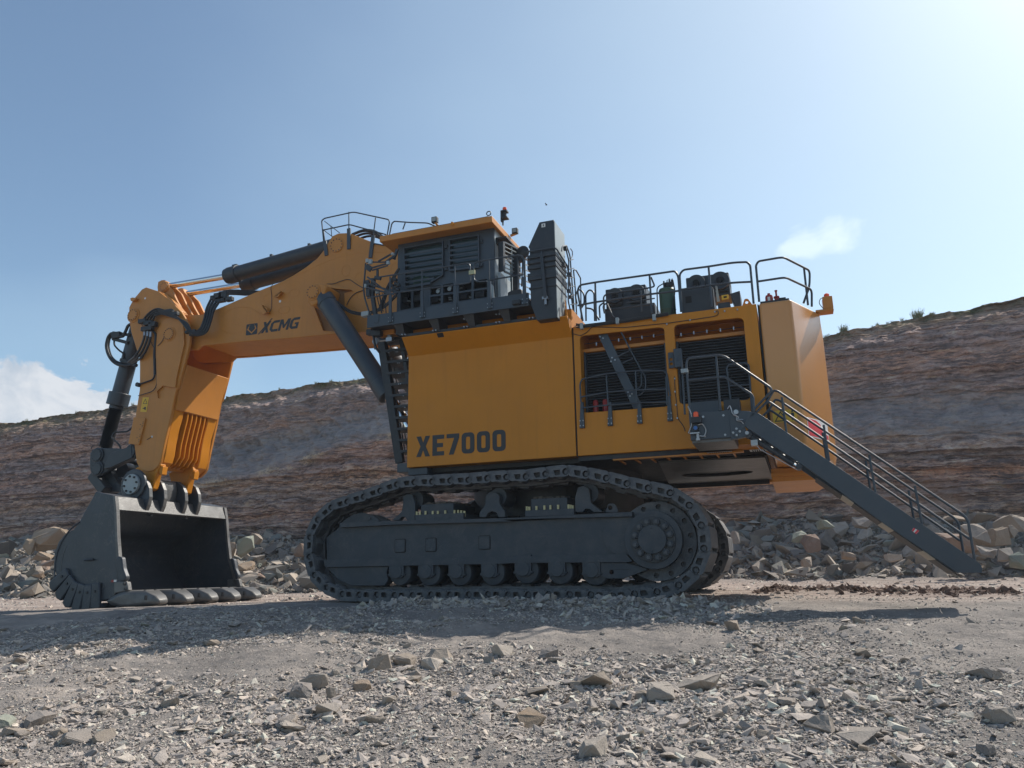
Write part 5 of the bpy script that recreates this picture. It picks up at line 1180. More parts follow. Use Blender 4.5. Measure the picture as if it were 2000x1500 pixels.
g = G(); g.tube(fillet(T('e4', [(100,140),(145,170),(150,230),(165,290),(200,330)], 15.7), .1), .03, 8); g.tube(fillet(T('e4', [(150,120),(150,200),(160,300)], 15.8), .1), .03, 8)
g.build('hydraulic_hose', HOS, PL)
for x, y in ((105,140),(150,150),(190,150),(385,140)): p = at('e4', x, y, 15.7); G().box(p.x-.07, p.x+.07, 15.65, 15.8, p.z-.07, p.z+.07).build('hydraulic_coupling', BLK, PL, bevel=.01)

# ================================================================== boom
Y1, Y2 = 18.2, 19.85
outer = xz('c3', [(1155,405),(1185,358),(1240,333),(1320,330),(1380,348),(1450,378),(1530,408),(1640,440),(1740,470)], Y1)
outer += [(-8.6, 9.6), (-7.7, 6.4), (-8.5, 5.9), (-9.3, 7.2)]
outer += xz('c3', [(1620,1178),(1500,1182),(1100,1212),(800,1240),(500,1262),(230,1288),(60,1300)], Y1)
nose = at('d1', 780, 950, Y1)
outer += [(nose.x+1.1, nose.z-.62)] + [(nose.x+.55*cos(a), nose.z+.55*sin(a)) for a in [radians(-90-k*30) for k in range(6)]] + [(nose.x+.35, nose.z+.62)]
outer += xz('c3', [(60,1035),(200,983),(380,905),(550,830),(680,778),(760,745),(860,690),(960,625),(1060,545),(1120,470)], Y1)
g = G()
g.prism(outer, Y1, Y1+.10).prism(outer, Y2-.10, Y2)
BM = g.build('boom', YEL2, EX, bevel=.02)
btop = xz('c3', [(60,1045),(200,993),(380,915),(550,840),(680,788),(760,755),(860,705)], Y1)
bot = xz('c3', [(1590,1165),(1500,1172),(1100,1202),(800,1230),(500,1252),(230,1278),(60,1290)], Y1)
G().prism(btop + [(-11.2, 9.6), (-9.4, 9.3), (-8.7, 7.2), (-9.6,7.3)] + bot, Y1+.10, Y2-.10).build('box_section', YEL2, BM)
# cast circles (stiffener weld marks)
for x, y, rx, ry in ((1305,655,36,48),(1425,712,38,42),(640,890,45,32),(858,848,46,32),(772,995,48,32),(1640,760,48,42),(1440,870,40,38),(1345,1010,48,38),(1735,640,45,60)):
    p = at('c3', x, y, Y1); a = at('c3', x+rx, y, Y1).x-p.x; b = p.z-at('c3', x, y+ry, Y1).z
    G().tube([(p.x+a*cos(t), Y1+.004, p.z+b*sin(t)) for t in [2*pi*k/28 for k in range(28)]], .011, 6, closed=True).build('plug_weld', YEL2, BM)
G().tube(aty('c3', [(225,1130),(235,1170),(290,1195),(380,1192),(470,1160)], Y1+.004), .010, 6).tube(fillet(aty('c3', [(225,1120),(240,1050),(300,990),(400,965),(500,980),(560,1030)], Y1+.004), .3), .010, 6).build('weld_seam', YEL2, BM)
G().tube(fillet(aty('c3', [(640,830),(800,740),(1000,640),(1200,550),(1400,505),(1600,495),(1720,500)], Y1+.003), .8), .008, 6).build('weld_seam', YEL2, BM)
G().tube(aty('c3', [(60,1300),(230,1283),(500,1257),(800,1235),(1100,1207),(1500,1177)], Y1-.003), .016, 6).build('weld_seam', YEL2, BM)
# boom pins
def pin(cx, cz, y0, y1, r, par, mt, nb=12, nm='pin_boss', rb=None):
    g = G().lathe([(r*1.22,y1),(r*1.22,y1-.02),(r*1.08,y1-.03),(r*1.0,y1-.03),(r,y1-.055),(r*.97,y1-.06)], (cx, 0, cz), 'y', 36); o = g.build(nm, mt, par)
    h = G()
    for k in range(nb):
        a = 2*pi*k/nb; h.ycyl(cx+r*.86*cos(a), cz+r*.86*sin(a), y1-.075, y1-.055, r*.075, 6)
    h.build('bolt_ring', BLK, o); return o
pA = at('c3', 1228, 440, Y1); pin(pA.x, pA.z, Y1-.06, Y1+.02, .225, BM, YEL2)
pB_ = at('c3', 1025, 843, Y1-.74); 
# lift-cylinder housing bulge on the side plate
hs = xz('c3', [(960,900),(965,820),(1010,770),(1090,762),(1140,780),(1125,840),(1100,880),(1060,930),(1020,962),(985,945)], Y1-.74)
G().prism(roundpoly(hs, .1), Y1-.74, Y1).build('pin_housing', YEL2, BM, bevel=.05, seg=3)
pin(pB_.x, pB_.z, Y1-.8, Y1-.735, .20, BM, YEL2, 12)
hs = xz('c3', [(1140,790),(1350,830),(1180,880),(1130,880),(1110,860)], Y1)
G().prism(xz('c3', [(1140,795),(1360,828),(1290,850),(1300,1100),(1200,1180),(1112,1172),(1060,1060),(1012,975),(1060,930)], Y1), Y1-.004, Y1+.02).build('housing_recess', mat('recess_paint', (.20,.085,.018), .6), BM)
G().prism(xz('c3', [(1012,975),(1035,962),(1070,1050),(1100,1130),(1115,1175),(1085,1140),(1050,1060)], Y1-.05), Y1-.10, Y1).build('housing_lip', YEL2, BM, bevel=.01)
G().prism(xz('c3', [(1130,800),(1145,778),(1250,795),(1360,828),(1240,822),(1150,805)], Y1-.05), Y1-.14, Y1).build('housing_lip', YEL2, BM, bevel=.01)
# little brackets and the bar sensor line
G().prism(xz('c3', [(713,885),(718,855),(772,842),(745,895),(730,895)], Y1), Y1-.14, Y1-.11).prism(xz('c3', [(715,890),(770,845),(770,852),(720,896)], Y1), Y1-.14, Y1).build('lug', YEL2, BM)
G().prism(xz('c3', [(580,1008),(605,965),(650,990),(655,1025),(620,1045)], Y1), Y1-.16, Y1-.13).prism(xz('c3', [(603,962),(612,962),(658,1022),(650,1028)], Y1), Y1-.16, Y1).build('lug', YEL2, BM)
G().tube(fillet(aty('c3', [(680,765),(655,800),(665,860),(665,980),(640,1020)], Y1-.01), .1), .008, 6).build('sensor_cable', HOS, BM)
p = at('c3', 737, 920, Y1); G().box(p.x-.035, p.x+.035, Y1-.006, Y1-.001, p.z-.035, p.z+.035).build('tag_plate', WHT, BM)
# hoses to the lift cylinder
g = G()
g.tube(fillet(aty('c3', [(1140,770),(1200,770),(1260,745),(1330,725),(1390,770),(1450,805)], Y1-.03), .3), .010, 6)
g.tube(fillet(aty('c3', [(1450,825),(1380,850),(1335,900),(1310,955)], Y1-.03), .3), .012, 6)
for d in (0, 14): g.tube(fillet(aty('c3', [(1155,880+d),(1200,900+d),(1260,950+d),(1340,1005+d),(1440,1025+d),(1530,1010+d),(1640,960+d),(1750,850+d)], Y1-.45), .4), .028, 8)
g.build('hose', HOS, BM)
G().cyl(at('c3',1158,872,Y1-.45), at('c3',1215,905,Y1-.45), .035, 10).build('hose_fitting', FIT, BM)
# logo and name on the boom
Yq = Y1-.004
em = [at('c3', x, y, Y1) for x, y in ((447,1122),(543,1105),(541,1200),(443,1217))]
ex0, ex1 = (em[0].x+em[3].x)/2, (em[1].x+em[2].x)/2; ez0, ez1 = (em[2].z+em[3].z)/2, (em[0].z+em[1].z)/2
g = G(); w_, h_ = ex1-ex0, ez1-ez0; U = lambda pts: [(ex0+w_*x, ez0+h_*y) for x, y in pts]
hexo = [(.27,.88),(.73,.88),(.95,.5),(.73,.12),(.27,.12),(.05,.5)]; hexi = [(.30,.80),(.70,.80),(.87,.5),(.70,.20),(.30,.20),(.13,.5)]
g.holed(U(rrect(0,1,0,1,.1)), [U([(.5,.10),(.92,.52),(.74,.90),(.66,.90),(.80,.55),(.5,.24),(.20,.55),(.34,.90),(.26,.90),(.08,.52)])], Yq, Yq+.003) 
lg = g.build('logo_emblem', LTR, BM)
G().prism(U([(.22,.86),(.78,.86),(.5,.30)]), Yq-.003, Yq-.0005).build('logo_triangle', LTR, lg)
g = G(); a = at('c3', 568, 1200, Y1); b = at('c3', 905, 1150, Y1); t_ = at('c3', 700, 1090, Y1); bb_ = at('c3', 690, 1185, Y1)
word(g, 'XCMG', a.x, a.z+.01, (t_.z-bb_.z), 1, .28, .05, Yq, Yq+.003, total=(at('c3',885,1150,Y1).x-a.x))
g.prism([(a.x-.10,a.z-.01),(a.x-.05,a.z-.01),(a.x+.42,a.z+.44),(a.x+.37,a.z+.44)], Yq-.002, Yq-.0005)
g.build('lettering', LTR, BM)

# boom-top guard rails
Yw = Y1-.02
def trail(paths, posts, par, r=.02): return rail('handrail', [aty('c3', p, Yw) for p in paths], [aty('c3', p, Yw) for p in posts], par, r=r, fr=.1)
trail([[(1112,400),(1095,225),(1120,205),(1370,150),(1670,215),(1680,235),(1645,440),(1540,420)], [(1100,308),(1335,258),(1650,345)]], [], BM)
trail([[(1660,440),(1700,250),(1720,230),(1850,240),(2010,245),(2110,290)]], [[(1815,245),(1795,300)]], BM)
g = G(); g.tube(aty('c3', [(1120,230),(1250,330)], 19.4), .014, 6).tube(aty('c3', [(1110,305),(1190,365)], 19.4), .014, 6).tube(aty('c3', [(1175,270),(1182,360)], 19.4), .014, 6); g.build('handrail', GRY, BM)
for (x0_, y0_), (x1_, y1_) in (((1110,300),(1138,525)), ((1330,150),(1330,470)), ((1560,200),(1515,545))):
    a = at('c3', x0_, y0_, Yw); b = at('c3', x1_, y1_, Yw); m = a.lerp(b, .45)
    g = G().tube([a, m], .018, 8).bar(m, b, .05, .11); g.build('rail_post', GRY, BM, bevel=.004)
# big hoses arching over the boom head
g = G()
for k, (dx, dy, Y) in enumerate(((0,0,18.5),(15,22,18.8),(40,45,19.1),(10,-8,19.4))):
    g.tube(fillet(aty('c3', [(1350+dx,350+dy),(1450+dx,310+dy),(1540+dx,318+dy),(1620+dx,375+dy),(1700,440+dy*.4),(1740,500)], Y), .5), .038, 8)
g.build('hydraulic_hose', HOS, BM)

# ---- stick cylinders
def ram(nm, P, Q, Rr, br, rr, par, head=.45, boot=False):
    P = Vector(P); Q = Vector(Q); R_ = Vector(Rr); d = (Q-P).normalized()
    g = G().cyl(P, Q, br, 28); g.cyl(Q-d*head, Q, br*1.14, 28); g.cyl(Q, Q+d*.10, br*1.05, 28)
    o = g.build(nm, DGR, par, bevel=.012); G().cyl(Q, R_, rr, 24).build('rod', CHR, o); return o
for Y, nm in ((18.62, 'a'), (19.42, 'b')):
    P = at('c3', 1228, 440, 18.62); Q = at('c3', 300, 700, 18.62); R_ = at('d1', 690, 165, 18.62)
    dz = Vector((0, Y-18.62, 0))
    o = ram('stick_cylinder', P+dz, Q+dz, R_+dz, .235, .095, EX, .35)
    g = G().tube([P+dz+Vector((.15,0,.27)), Q+dz+Vector((.35,0,.27)), Q+dz+Vector((.22,0,.20))], .028, 8); g.box(Q.x+.12, Q.x+.3, Y-.06, Y+.06, Q.z+.05, Q.z+.34)
    for t in (.25, .6): m = P.lerp(Q, t)+dz; g.box(m.x-.04, m.x+.04, Y-.05, Y+.05, m.z+.2, m.z+.32)
    g.build('feed_pipe', DGR, o)
    ey = R_+dz; G().ycyl(ey.x, ey.z, Y-.12, Y+.12, .19, 24).build('rod_eye', YEL2, o)
# ---- lift cylinders
for Y in (Y1-.48, Y2+.48):
    P = at('c3', 1118, 898, Y1-.48); Q = at('e4', 285, 745, Y1-.48); R_ = P + (Q-P)*1.42
    P = Vector((P.x, Y, P.z)); Q = Vector((Q.x, Y, Q.z)); R_ = Vector((R_.x, Y, R_.z)); d = (Q-P).normalized()
    g = G().cyl(P-d*.15, Q, .27, 32).cyl(P-d*.12, P+d*.22, .285, 32).cyl(Q-d*.5, Q, .29, 32)
    o = g.build('lift_cylinder', DGR if Y > 19 else GRY, EX, bevel=.015); G().cyl(Q, R_, .15, 24).build('rod', CHR, o)

# ================================================================== stick
Sy0, Sy1 = 17.95, 20.0
so = xz('c1', [(1025,205),(1150,245),(1250,325),(1370,445)], Sy0) + xz('c1', [(1440,560),(1462,640),(1450,760),(1400,960),(1340,1180)], Sy0) \
   + xz('d2', [(985,330),(930,600),(862,885),(822,1080),(795,1130),(745,1175),(690,1187),(640,1178),(600,1145),(570,1085),(560,1000),(548,915),(560,600),(602,330),(605,90)], Sy0) \
   + xz('c1', [(962,890),(935,820),(880,640),(857,500),(860,400),(900,325),(985,225)], Sy0)
g = G().prism(so, Sy0, Sy0+.10).prism(so, Sy1-.10, Sy1)
SK = g.build('stick', YEL2, EX, bevel=.02)
# box between the cheeks: its front sits back from the cheek edge, open at the top for the boom nose
bu = xz('d2', [(1085,60),(1000,330),(960,530),(780,560),(640,330),(640,60)], Sy0)
G().prism(bu, Sy0+.10, Sy1-.10).build('stick_box', YEL2, SK, bevel=.02)
bl = xz('d2', [(880,520),(850,800),(760,1060),(700,1140),(640,1140),(600,1080),(590,600),(700,520)], Sy0)
G().prism(bl, Sy0+.55, Sy1-.50).build('recessed_front', YEL2, SK)
fl_ = xz('d2', [(958,470),(930,600),(885,760),(862,885),(845,1000),(822,1080),(745,1160),(690,1165),(640,1100),(600,900),(590,600),(700,470)], Sy0)
for ya, yb in ((Sy0+.10, Sy0+.50), (Sy1-.50, Sy1-.10)): G().prism(fl_, ya, yb).build('front_flange', YEL, SK, bevel=.03)
fk = xz('d2', [(690,1120),(800,1020),(862,1000),(885,1130),(835,1230),(802,1375),(770,1392),(735,1380),(700,1310),(640,1250),(620,1160)], 18.22)
for ya, yb in ((Sy0+.03, Sy0+.27), (19.34, 19.60)): G().prism(fk, ya, yb).build('fork', YEL, SK, bevel=.03)
rr2 = xz('c1', [(985,235),(1025,215),(1140,255),(1200,310),(1000,700),(990,900),(960,880),(885,640),(870,500),(870,400)], Sy0)
G().prism(rr2, Sy0+.10, Sy1-.10).build('stick_head', YEL2, SK)
# raised near-side boss plate around the boom pin
np_ = at('c1', 1270, 670, Sy0)
ang = [radians(a) for a in range(160, -5, -15)]
R3 = np_.x - at('c1', 1145, 670, Sy0).x
bp = [(np_.x+R3*1.05*cos(a), np_.z+R3*1.12*sin(a)) for a in ang] + xz('c1', [(1412,760),(1335,1100),(1325,1190)], Sy0) + xz('d2', [(860,290),(800,350),(812,420)], Sy0) + xz('c1', [(1145,1230),(1140,1000),(1135,800)], Sy0)
G().prism(bp, Sy0-.06, Sy0).build('boss_plate', YEL2, SK, bevel=.015)
pin(np_.x, np_.z, Sy0-.14, Sy0-.05, .20, SK, YEL2, 16)
p = at('c1', 905, 480, Sy0); pin(p.x, p.z, Sy0-.05, Sy0+.0, .20, SK, YEL2, 12); CYP = p
# front channel faces and ribs
q0 = lambda pts: xz('d2', pts, Sy0)
for k in range(5):
    y = Sy0+.66 + .185*k
    prof = xz('d2', [(955,500),(940,600),(905,740),(872,880),(855,1000),(800,1090),(720,1120),(640,1100),(700,600),(800,520)], Sy0)
    G().prism(prof, y-.025, y+.025).build('wear_rib', YEL, SK, bevel=.006)
for ya in (Sy0+.02, 19.30):
    nb_ = at('d2', 855, 1160, 18.2); G().prism([(nb_.x-.10,nb_.z+.08),(nb_.x+.14,nb_.z+.06),(nb_.x+.12,nb_.z-.18),(nb_.x+.05,nb_.z-.2),(nb_.x,nb_.z-.05)], ya+.05, ya+.25).build('stop_lug', YEL, SK, bevel=.01)
# bolted cover, sticker, small pipes
cv = xz('d2', [(548,615),(665,625),(668,640),(607,895),(600,908),(492,892),(545,640)], Sy0-.02)
co = G().prism(cv, Sy0-.05, Sy0+.6).build('side_cover', YEL2, SK, bevel=.01)
g = G()
for x, y in ((642,665),(640,680),(614,692),(632,702),(630,716),(608,740),(610,800),(608,818),(578,830),(598,850),(597,866)): p = at('d2', x, y, Sy0-.05); g.ycyl(p.x, p.z, Sy0-.065, Sy0-.045, .012, 6)
g.build('bolt', BLK, co)
wl = xz('d2', [(638,408),(702,408),(676,562),(612,558)], Sy0); wb = G().prism(wl, Sy0-.006, Sy0-.001).build('warning_label', YLB, SK)
g = G(); t1 = xz('d2', [(640,475),(686,475),(668,422)], Sy0); cx_ = sum(a[0] for a in t1)/3; cz_ = sum(a[1] for a in t1)/3
g.holed(t1, [[(cx_+(a-cx_)*.75, cz_+(b-cz_)*.75) for a, b in t1]], Sy0-.010, Sy0-.007)
g.prism(xz('d2', [(638,520),(655,517),(655,508),(672,508),(668,540),(658,540),(655,526),(638,528)], Sy0), Sy0-.010, Sy0-.007); g.build('pictogram', LTR, wb)
p = at('d2', 733, 820, Sy0); G().box(p.x-.03, p.x+.03, Sy0-.006, Sy0-.001, p.z-.03, p.z+.03).build('tag_plate', WHT, SK)
G().tube([at('d2',680,850,Sy0-.005), at('d2',735,820,Sy0-.005)], .01, 6).build('grease_line', HOS, SK)
e = at('c1', 925, 335, Sy0); G().prism(xz('c1', [(898,325),(920,315),(960,322),(930,352),(905,350)], Sy0), Sy0-.12, Sy0-.0).build('lug', YEL2, SK, bevel=.01)
p = at('c1', 1018, 314, Sy0); G().box(p.x-.03, p.x+.03, Sy0-.006, Sy0-.001, p.z-.03, p.z+.03).build('tag_plate', WHT, SK)
# upper brackets holding the stick-cylinder rods
for Y in (18.62, 19.42):
    for s, yy in ((0, Y-.26), (1, Y+.16)):
        pr = xz('d1', [(612,200),(625,110),(680,82),(735,95),(760,150),(840,230),(920,400),(1010,560),(1145,700),(1000,700),(850,620),(620,260)], 18.5)
        G().prism(pr, yy, yy+.10).build('cylinder_lug', YEL2, SK, bevel=.015)
    if Y < 19: p = at('d1', 680, 170, Y-.28); pin(p.x, p.z, Y-.34, Y-.27, .15, SK, YEL2, 10)
G().prism(xz('d1', [(560,230),(640,260),(850,440),(950,560),(945,610),(860,510),(620,290)], 18.1), 18.1, 18.34).build('head_gusset', YEL2, SK, bevel=.01)

# ---- hoses over the stick
g = G(); fi = G()
for i in range(4):
    d = 20*i
    path = [at('d1', 330+48*i, 720+8*i, Sy0-.14), at('d1', 380+45*i, 640, Sy0-.16), at('d1', 470+25*i, 560+22*i, Sy0-.18), at('d1', 560+20*i, 520+28*i, Sy0-.18), at('d1', 690, 560+20*i, Sy0-.18), at('d1', 860+10*i, 640+14*i, Sy0-.18),
            at('d1', 960+30*i, 740+5*i, Sy0-.2), at('d1', 1060+18*i, 880+8*i, Sy0-.22)]
    g.tube(fillet(path, .25), .034, 8)
    path = [at('d1', 1060+i*12, 885+i*12, Sy0-.22), at('d1', 1180+10*i, 920+15*i, Sy0-.2), at('d1', 1270+28*i, 850+25*i, Sy0-.15), at('d1', 1330+32*i, 690+20*i, Sy0-.1), at('d1', 1360+38*i, 520+10*i, Sy0+.0), at('d1', 1430+45*i, 380+12*i, Sy0+.1)]
    g.tube(fillet(path, .45), .038, 8)
    if i < 3:
        path = [at('d1', 360+48*i, 880+12*i, Sy0-.12), at('d1', 350+48*i, 1000+12*i, Sy0-.14), at('d1', 290+48*i, 1160+20*i, Sy0-.14), at('d1', 200+45*i, 1300+18*i, Sy0-.1), at('d1', 90+30*i, 1390+12*i, Sy0+.3)]
        g.tube(fillet(path, .45), .036, 8)
        fi.cyl(path[0], path[0].lerp(path[1], .7), .042, 10)
g.tube(fillet(aty('d1', [(480,880),(535,930),(530,1060),(510,1240),(515,1420),(520,1600)], Sy0-.06), .15), .036, 8)
g.tube(fillet(aty('d1', [(690,930),(640,1060),(565,1130)], Sy0-.08), .1), .010, 6).tube(fillet(aty('d1', [(250,690),(320,800),(400,950),(500,1150)], Sy0-.04), .1), .010, 6)
g.tube(fillet(aty('c1', [(1105,900),(1108,1080),(1085,1110),(1000,1140),(935,1160)], Sy0-.05), .12), .026, 8).tube(fillet(aty('c1', [(1125,900),(1132,1150),(1110,1200),(1080,1225),(950,1265)], Sy0-.05), .12), .012, 6)
g.build('hydraulic_hose', HOS, SK); fi.build('hose_fitting', FIT, SK)
g = G()
for k, x, y, w, h in (('d1',330,730,.16,.12),('d1',420,760,.16,.12),('d1',490,780,.14,.14),('d1',400,850,.22,.12),('d1',1560,330,.16,.2),('d1',1640,310,.16,.22),('d1',1590,380,.18,.15),('d1',1480,350,.1,.12),('d1',1740,370,.12,.12),('d1',740,570,.18,.1),('d1',840,610,.14,.1),('d1',1110,900,.2,.08),('d1',1190,945,.22,.05)):
    Y = Sy0-.14 if x < 1300 else Sy0+.25; p = at(k, x, y, Y); G().box(p.x-w, p.x+w, Y-.07, Y+.07, p.z-h*.6, p.z+h*.6).build('manifold', BLK, SK, bevel=.02)
g = G(); a = []
for i in range(4): g.tube(aty('d1', [(1640,235+22*i),(1740,228+20*i),(1860,225+22*i),(2000,235+22*i)], 18.7)+aty('c3', [(560,835+6*i)], 18.7), .030, 8)
g.build('hydraulic_pipe', HOS, BM)
p = at('c1', 948, 1157, Sy0-.05); G().ycyl(p.x, p.z, Sy0-.1, Sy0, .07, 12).build('pipe_cap', BLK, SK)

# ---- bucket cylinder and linkage
Yb = 18.95
P = at('c1', 985, 470, Yb); Q = at('c1', 755, 1310, Yb); d = (Q-P).normalized(); R_ = at('d2', 175, 1050, Yb)
g = G().cyl(P, Q, .255, 30).cyl(Q-d*.25, Q+d*.18, .34, 20).cyl(Q+d*.18, Q+d*.30, .22, 20)
BC = g.build('bucket_cylinder', GRY, EX, bevel=.015)
g = G(); prof = []; 
E1 = at('d2', 245, 935, Yb); L = (E1-(Q+d*.3)).length; dd = (E1-(Q+d*.3)).normalized(); nn = 34
pts = []; vs = []; fs = []; u_ = dd.orthogonal().normalized(); v_ = dd.cross(u_); m = 20
for i in range(nn*2+1):
    c = Q+d*.3 + dd*L*i/(nn*2); r = .185 if i % 2 else .225
    vs += [c+(u_*cos(2*pi*k/m)+v_*sin(2*pi*k/m))*r for k in range(m)]
for i in range(nn*2): fs += [(i*m+k, i*m+(k+1) % m, (i+1)*m+(k+1) % m, (i+1)*m+k) for k in range(m)]
g.add(vs, fs).build('rod_boot', HOS, BC)
G().cyl(E1, R_, .13, 16).build('rod_end', DGR, BC)
g = G()
g.tube(fillet(aty('c1', [(885,560),(850,580),(825,640),(800,690),(740,680),(690,650),(655,690),(635,770),(650,850),(690,920),(750,965),(860,970),(930,930)], Yb-.35), .35), .05, 8)
g.tube(fillet(aty('c1', [(700,655),(670,700),(655,780),(680,880),(740,940),(850,955)], Yb-.28), .35), .042, 8)
g.tube(fillet(aty('c1', [(715,715),(715,770),(760,820),(805,850),(808,900)], Yb-.3), .2), .03, 8)
g.build('hydraulic_hose', HOS, BC)
g = G().bar(at('c1',700,650,Yb-.3), at('c1',870,672,Yb-.3), .06, .10).box(*(lambda p:(p.x-.2,p.x+.15,Yb-.4,Yb-.28,p.z-.12,p.z+.1))(at('c1',740,670,Yb-.35)))
g.build('hose_clamp', BLK, BC, bevel=.01); G().bar(at('c1',780,913,Yb-.32), at('c1',935,970,Yb-.32), .10, .10).build('hose_clamp', BLK, BC, bevel=.01); G().bar(at('c1',700,708,Yb-.3), at('c1',850,748,Yb-.3), .06, .11).build('hose_clamp', BLK, BC, bevel=.01)
g = G(); g.tube(fillet(aty('d2', [(530,720),(480,765),(340,775),(310,830),(370,880),(405,930),(400,970)], 18.5), .2), .03, 8).tube(fillet(aty('d2', [(95,950),(110,910),(180,905),(200,925)], 18.4), .1), .012, 6); g.build('hydraulic_hose', HOS, BC)
# bell cranks (near and far) and connecting link
Yn = 18.05
crank = lambda Y, k='d2': xz('d2', [(85,1000),(105,955),(150,938),(330,938),(440,945),(500,910),(545,930),(556,985),(545,1040),(500,1062),(300,1160),(190,1222),(130,1220),(90,1180),(80,1100)], Yn)
LK0 = crank(Yn); g = G().prism(LK0, Yn, Yn+.16)
g.prism(xz('d2', [(330,990),(420,960),(540,920),(550,1045),(320,1150),(250,1160),(290,1060)], Yn), Yn-.10, Yn)
LK = g.build('bucket_link', DGR, EX, bevel=.02); G().prism(LK0, Yn+1.65, Yn+1.81).build('far_link_plate', DGR, LK, bevel=.02)
for x, y in ((140,1010),(140,1152),(495,975)):
    p = at('d2', x, y, Yn-.1); pin(p.x, p.z, Yn-.16, Yn-.02, .20, LK, DGR, 10); G().ycyl(p.x, p.z, Yn, Yn+1.8, .13, 16).build('pin', DGR, LK)
p = at('d2', 500, 1180, 18.9); G().ycyl(p.x, p.z, 18.6, 18.9, .24, 20).build('link_eye', DGR, LK)
g = G().prism(xz('d2', [(150,1170),(290,1170),(410,1350),(430,1400),(270,1400),(160,1230)], 18.4), 18.4, 18.6).prism(xz('d2', [(150,1170),(290,1170),(410,1350),(430,1400),(270,1400),(160,1230)], 18.4), 19.3, 19.5)
g.bar(at('d2',220,1230,18.6), at('d2',350,1400,18.6), 1.0, .3); g.build('link_arm', DGR, LK, bevel=.02)
G().tube(fillet(aty('d2', [(340,1210),(385,1240),(370,1290),(330,1300)], 18.3), .1), .012, 6).build('hose', HOS, LK)

# ================================================================== bucket
Kb, Ke = 16.62, 21.2
K2 = lambda *p: xz('c2', p, Kb)
arc = K2((150,1075),(165,985),(205,895),(262,850)) 
side = K2((455,570),(578,600),(592,700),(598,880),(606,1020),(628,1120),(650,1230),(640,1310),(540,1325),(420,1345),(330,1330),(250,1280),(190,1200),(160,1090),(165,1000),(195,920),(240,868),(300,836),(335,790),(400,670))
cxs = sum(p[0] for p in side)/len(side); czs = sum(p[1] for p in side)/len(side)
oc = K2((578,600),(455,570),(400,670),(335,790),(300,836),(240,868),(195,920),(165,1000),(160,1090),(190,1200),(250,1280),(330,1330),(420,1345),(540,1325),(640,1310))
ic_ = [(x+(cxs-x)*.055, z+(czs-z)*.055) for x, z in oc]
# smooth the shell curve
def smooth2(pts, n=4): return [(p.x, p.z) for p in fillet([Vector((x,0,z)) for x, z in pts], .3, n)]
sh = smooth2(oc) + smooth2(ic_)[::-1]
BU = G().prism(sh, Kb+.09, Ke-.09).build('bucket', BKT, EX)
for y0, y1 in ((Kb, Kb+.09), (Ke-.09, Ke)): G().prism(side, y0, y1).build('side_plate', BKT, BU, bevel=.02)
# heavy top beam and worn cutting edges
G().prism(K2((520,588),(580,602),(598,700),(560,705),(520,640)), Kb+.03, Ke-.03).build('top_beam', WORN, BU, bevel=.02)
for y0, y1 in ((Kb-.012, Kb+.10), (Ke-.10, Ke+.012)):
    G().prism(K2((574,600),(590,603),(600,700),(606,880),(616,1020),(640,1130),(664,1240),(645,1240),(622,1130),(598,1020),(590,880),(585,700)), y0, y1).build('side_edge', WORN, BU)
G().prism(K2((600,1262),(668,1262),(690,1300),(640,1330),(560,1335)), Kb+.02, Ke-.02).build('lip_edge', WORN, BU, bevel=.015)
# round side casting
cx2 = at('c2', 400, 1050, Kb)
_c = at('c2',395,1065,Kb); _r = _c.x-at('c2',172,1065,Kb).x
G().tube([(_c.x+_r*cos(a), Kb-.004, _c.z+_r*sin(a)) for a in [radians(v) for v in range(112, 300, 5)]], .022, 6).build('side_weld', BKT, BU)
G().tube([(_c.x+_r*.8*cos(a), Kb-.002, _c.z+_r*.8*sin(a)) for a in [radians(v) for v in range(150, 320, 6)]], .008, 6).build('side_weld', WORN, BU)
G().cyl(at('c2',375,1048,Kb-.05), at('c2',435,1045,Kb-.05), .03, 8).build('grab_bar', BKT, BU)
# side cutters
for yy, s in ((Kb-.06, 1), (Ke-.09, 1)):
    G().prism(roundpoly(K2((600,1040),(620,1022),(645,1030),(655,1110),(675,1165),(670,1190),(640,1200),(615,1180),(603,1110)), .05), yy, yy+.16).build('side_cutter', BKT, BU, bevel=.03)
G().prism(K2((590,1205),(600,1200),(680,1200),(690,1262),(600,1280),(588,1300)), Kb-.05, Kb+.10).build('corner_adapter', WORN, BU, bevel=.02)
G().prism(K2((590,1205),(600,1200),(680,1200),(690,1262),(600,1280),(588,1300)), Ke-.10, Ke+.05).build('corner_adapter', WORN, BU, bevel=.02)
g = G()
for x, y in ((665,1215),(672,1250)): p = at('c2', x, y, Kb); g.ycyl(p.x, p.z, Kb-.08, Kb-.04, .04, 8)
g.build('bolt', BLK, BU)
p = at('c2', 572, 1196, Kb-.06); m_ = G().box(p.x-.09, p.x, Kb-.03, Kb-.005, p.z-.03, p.z+.03).build('reflector', RED, BU); G().box(p.x+.002, p.x+.10, Kb-.03, Kb-.005, p.z-.025, p.z+.035).build('reflector_end', WHT, m_)
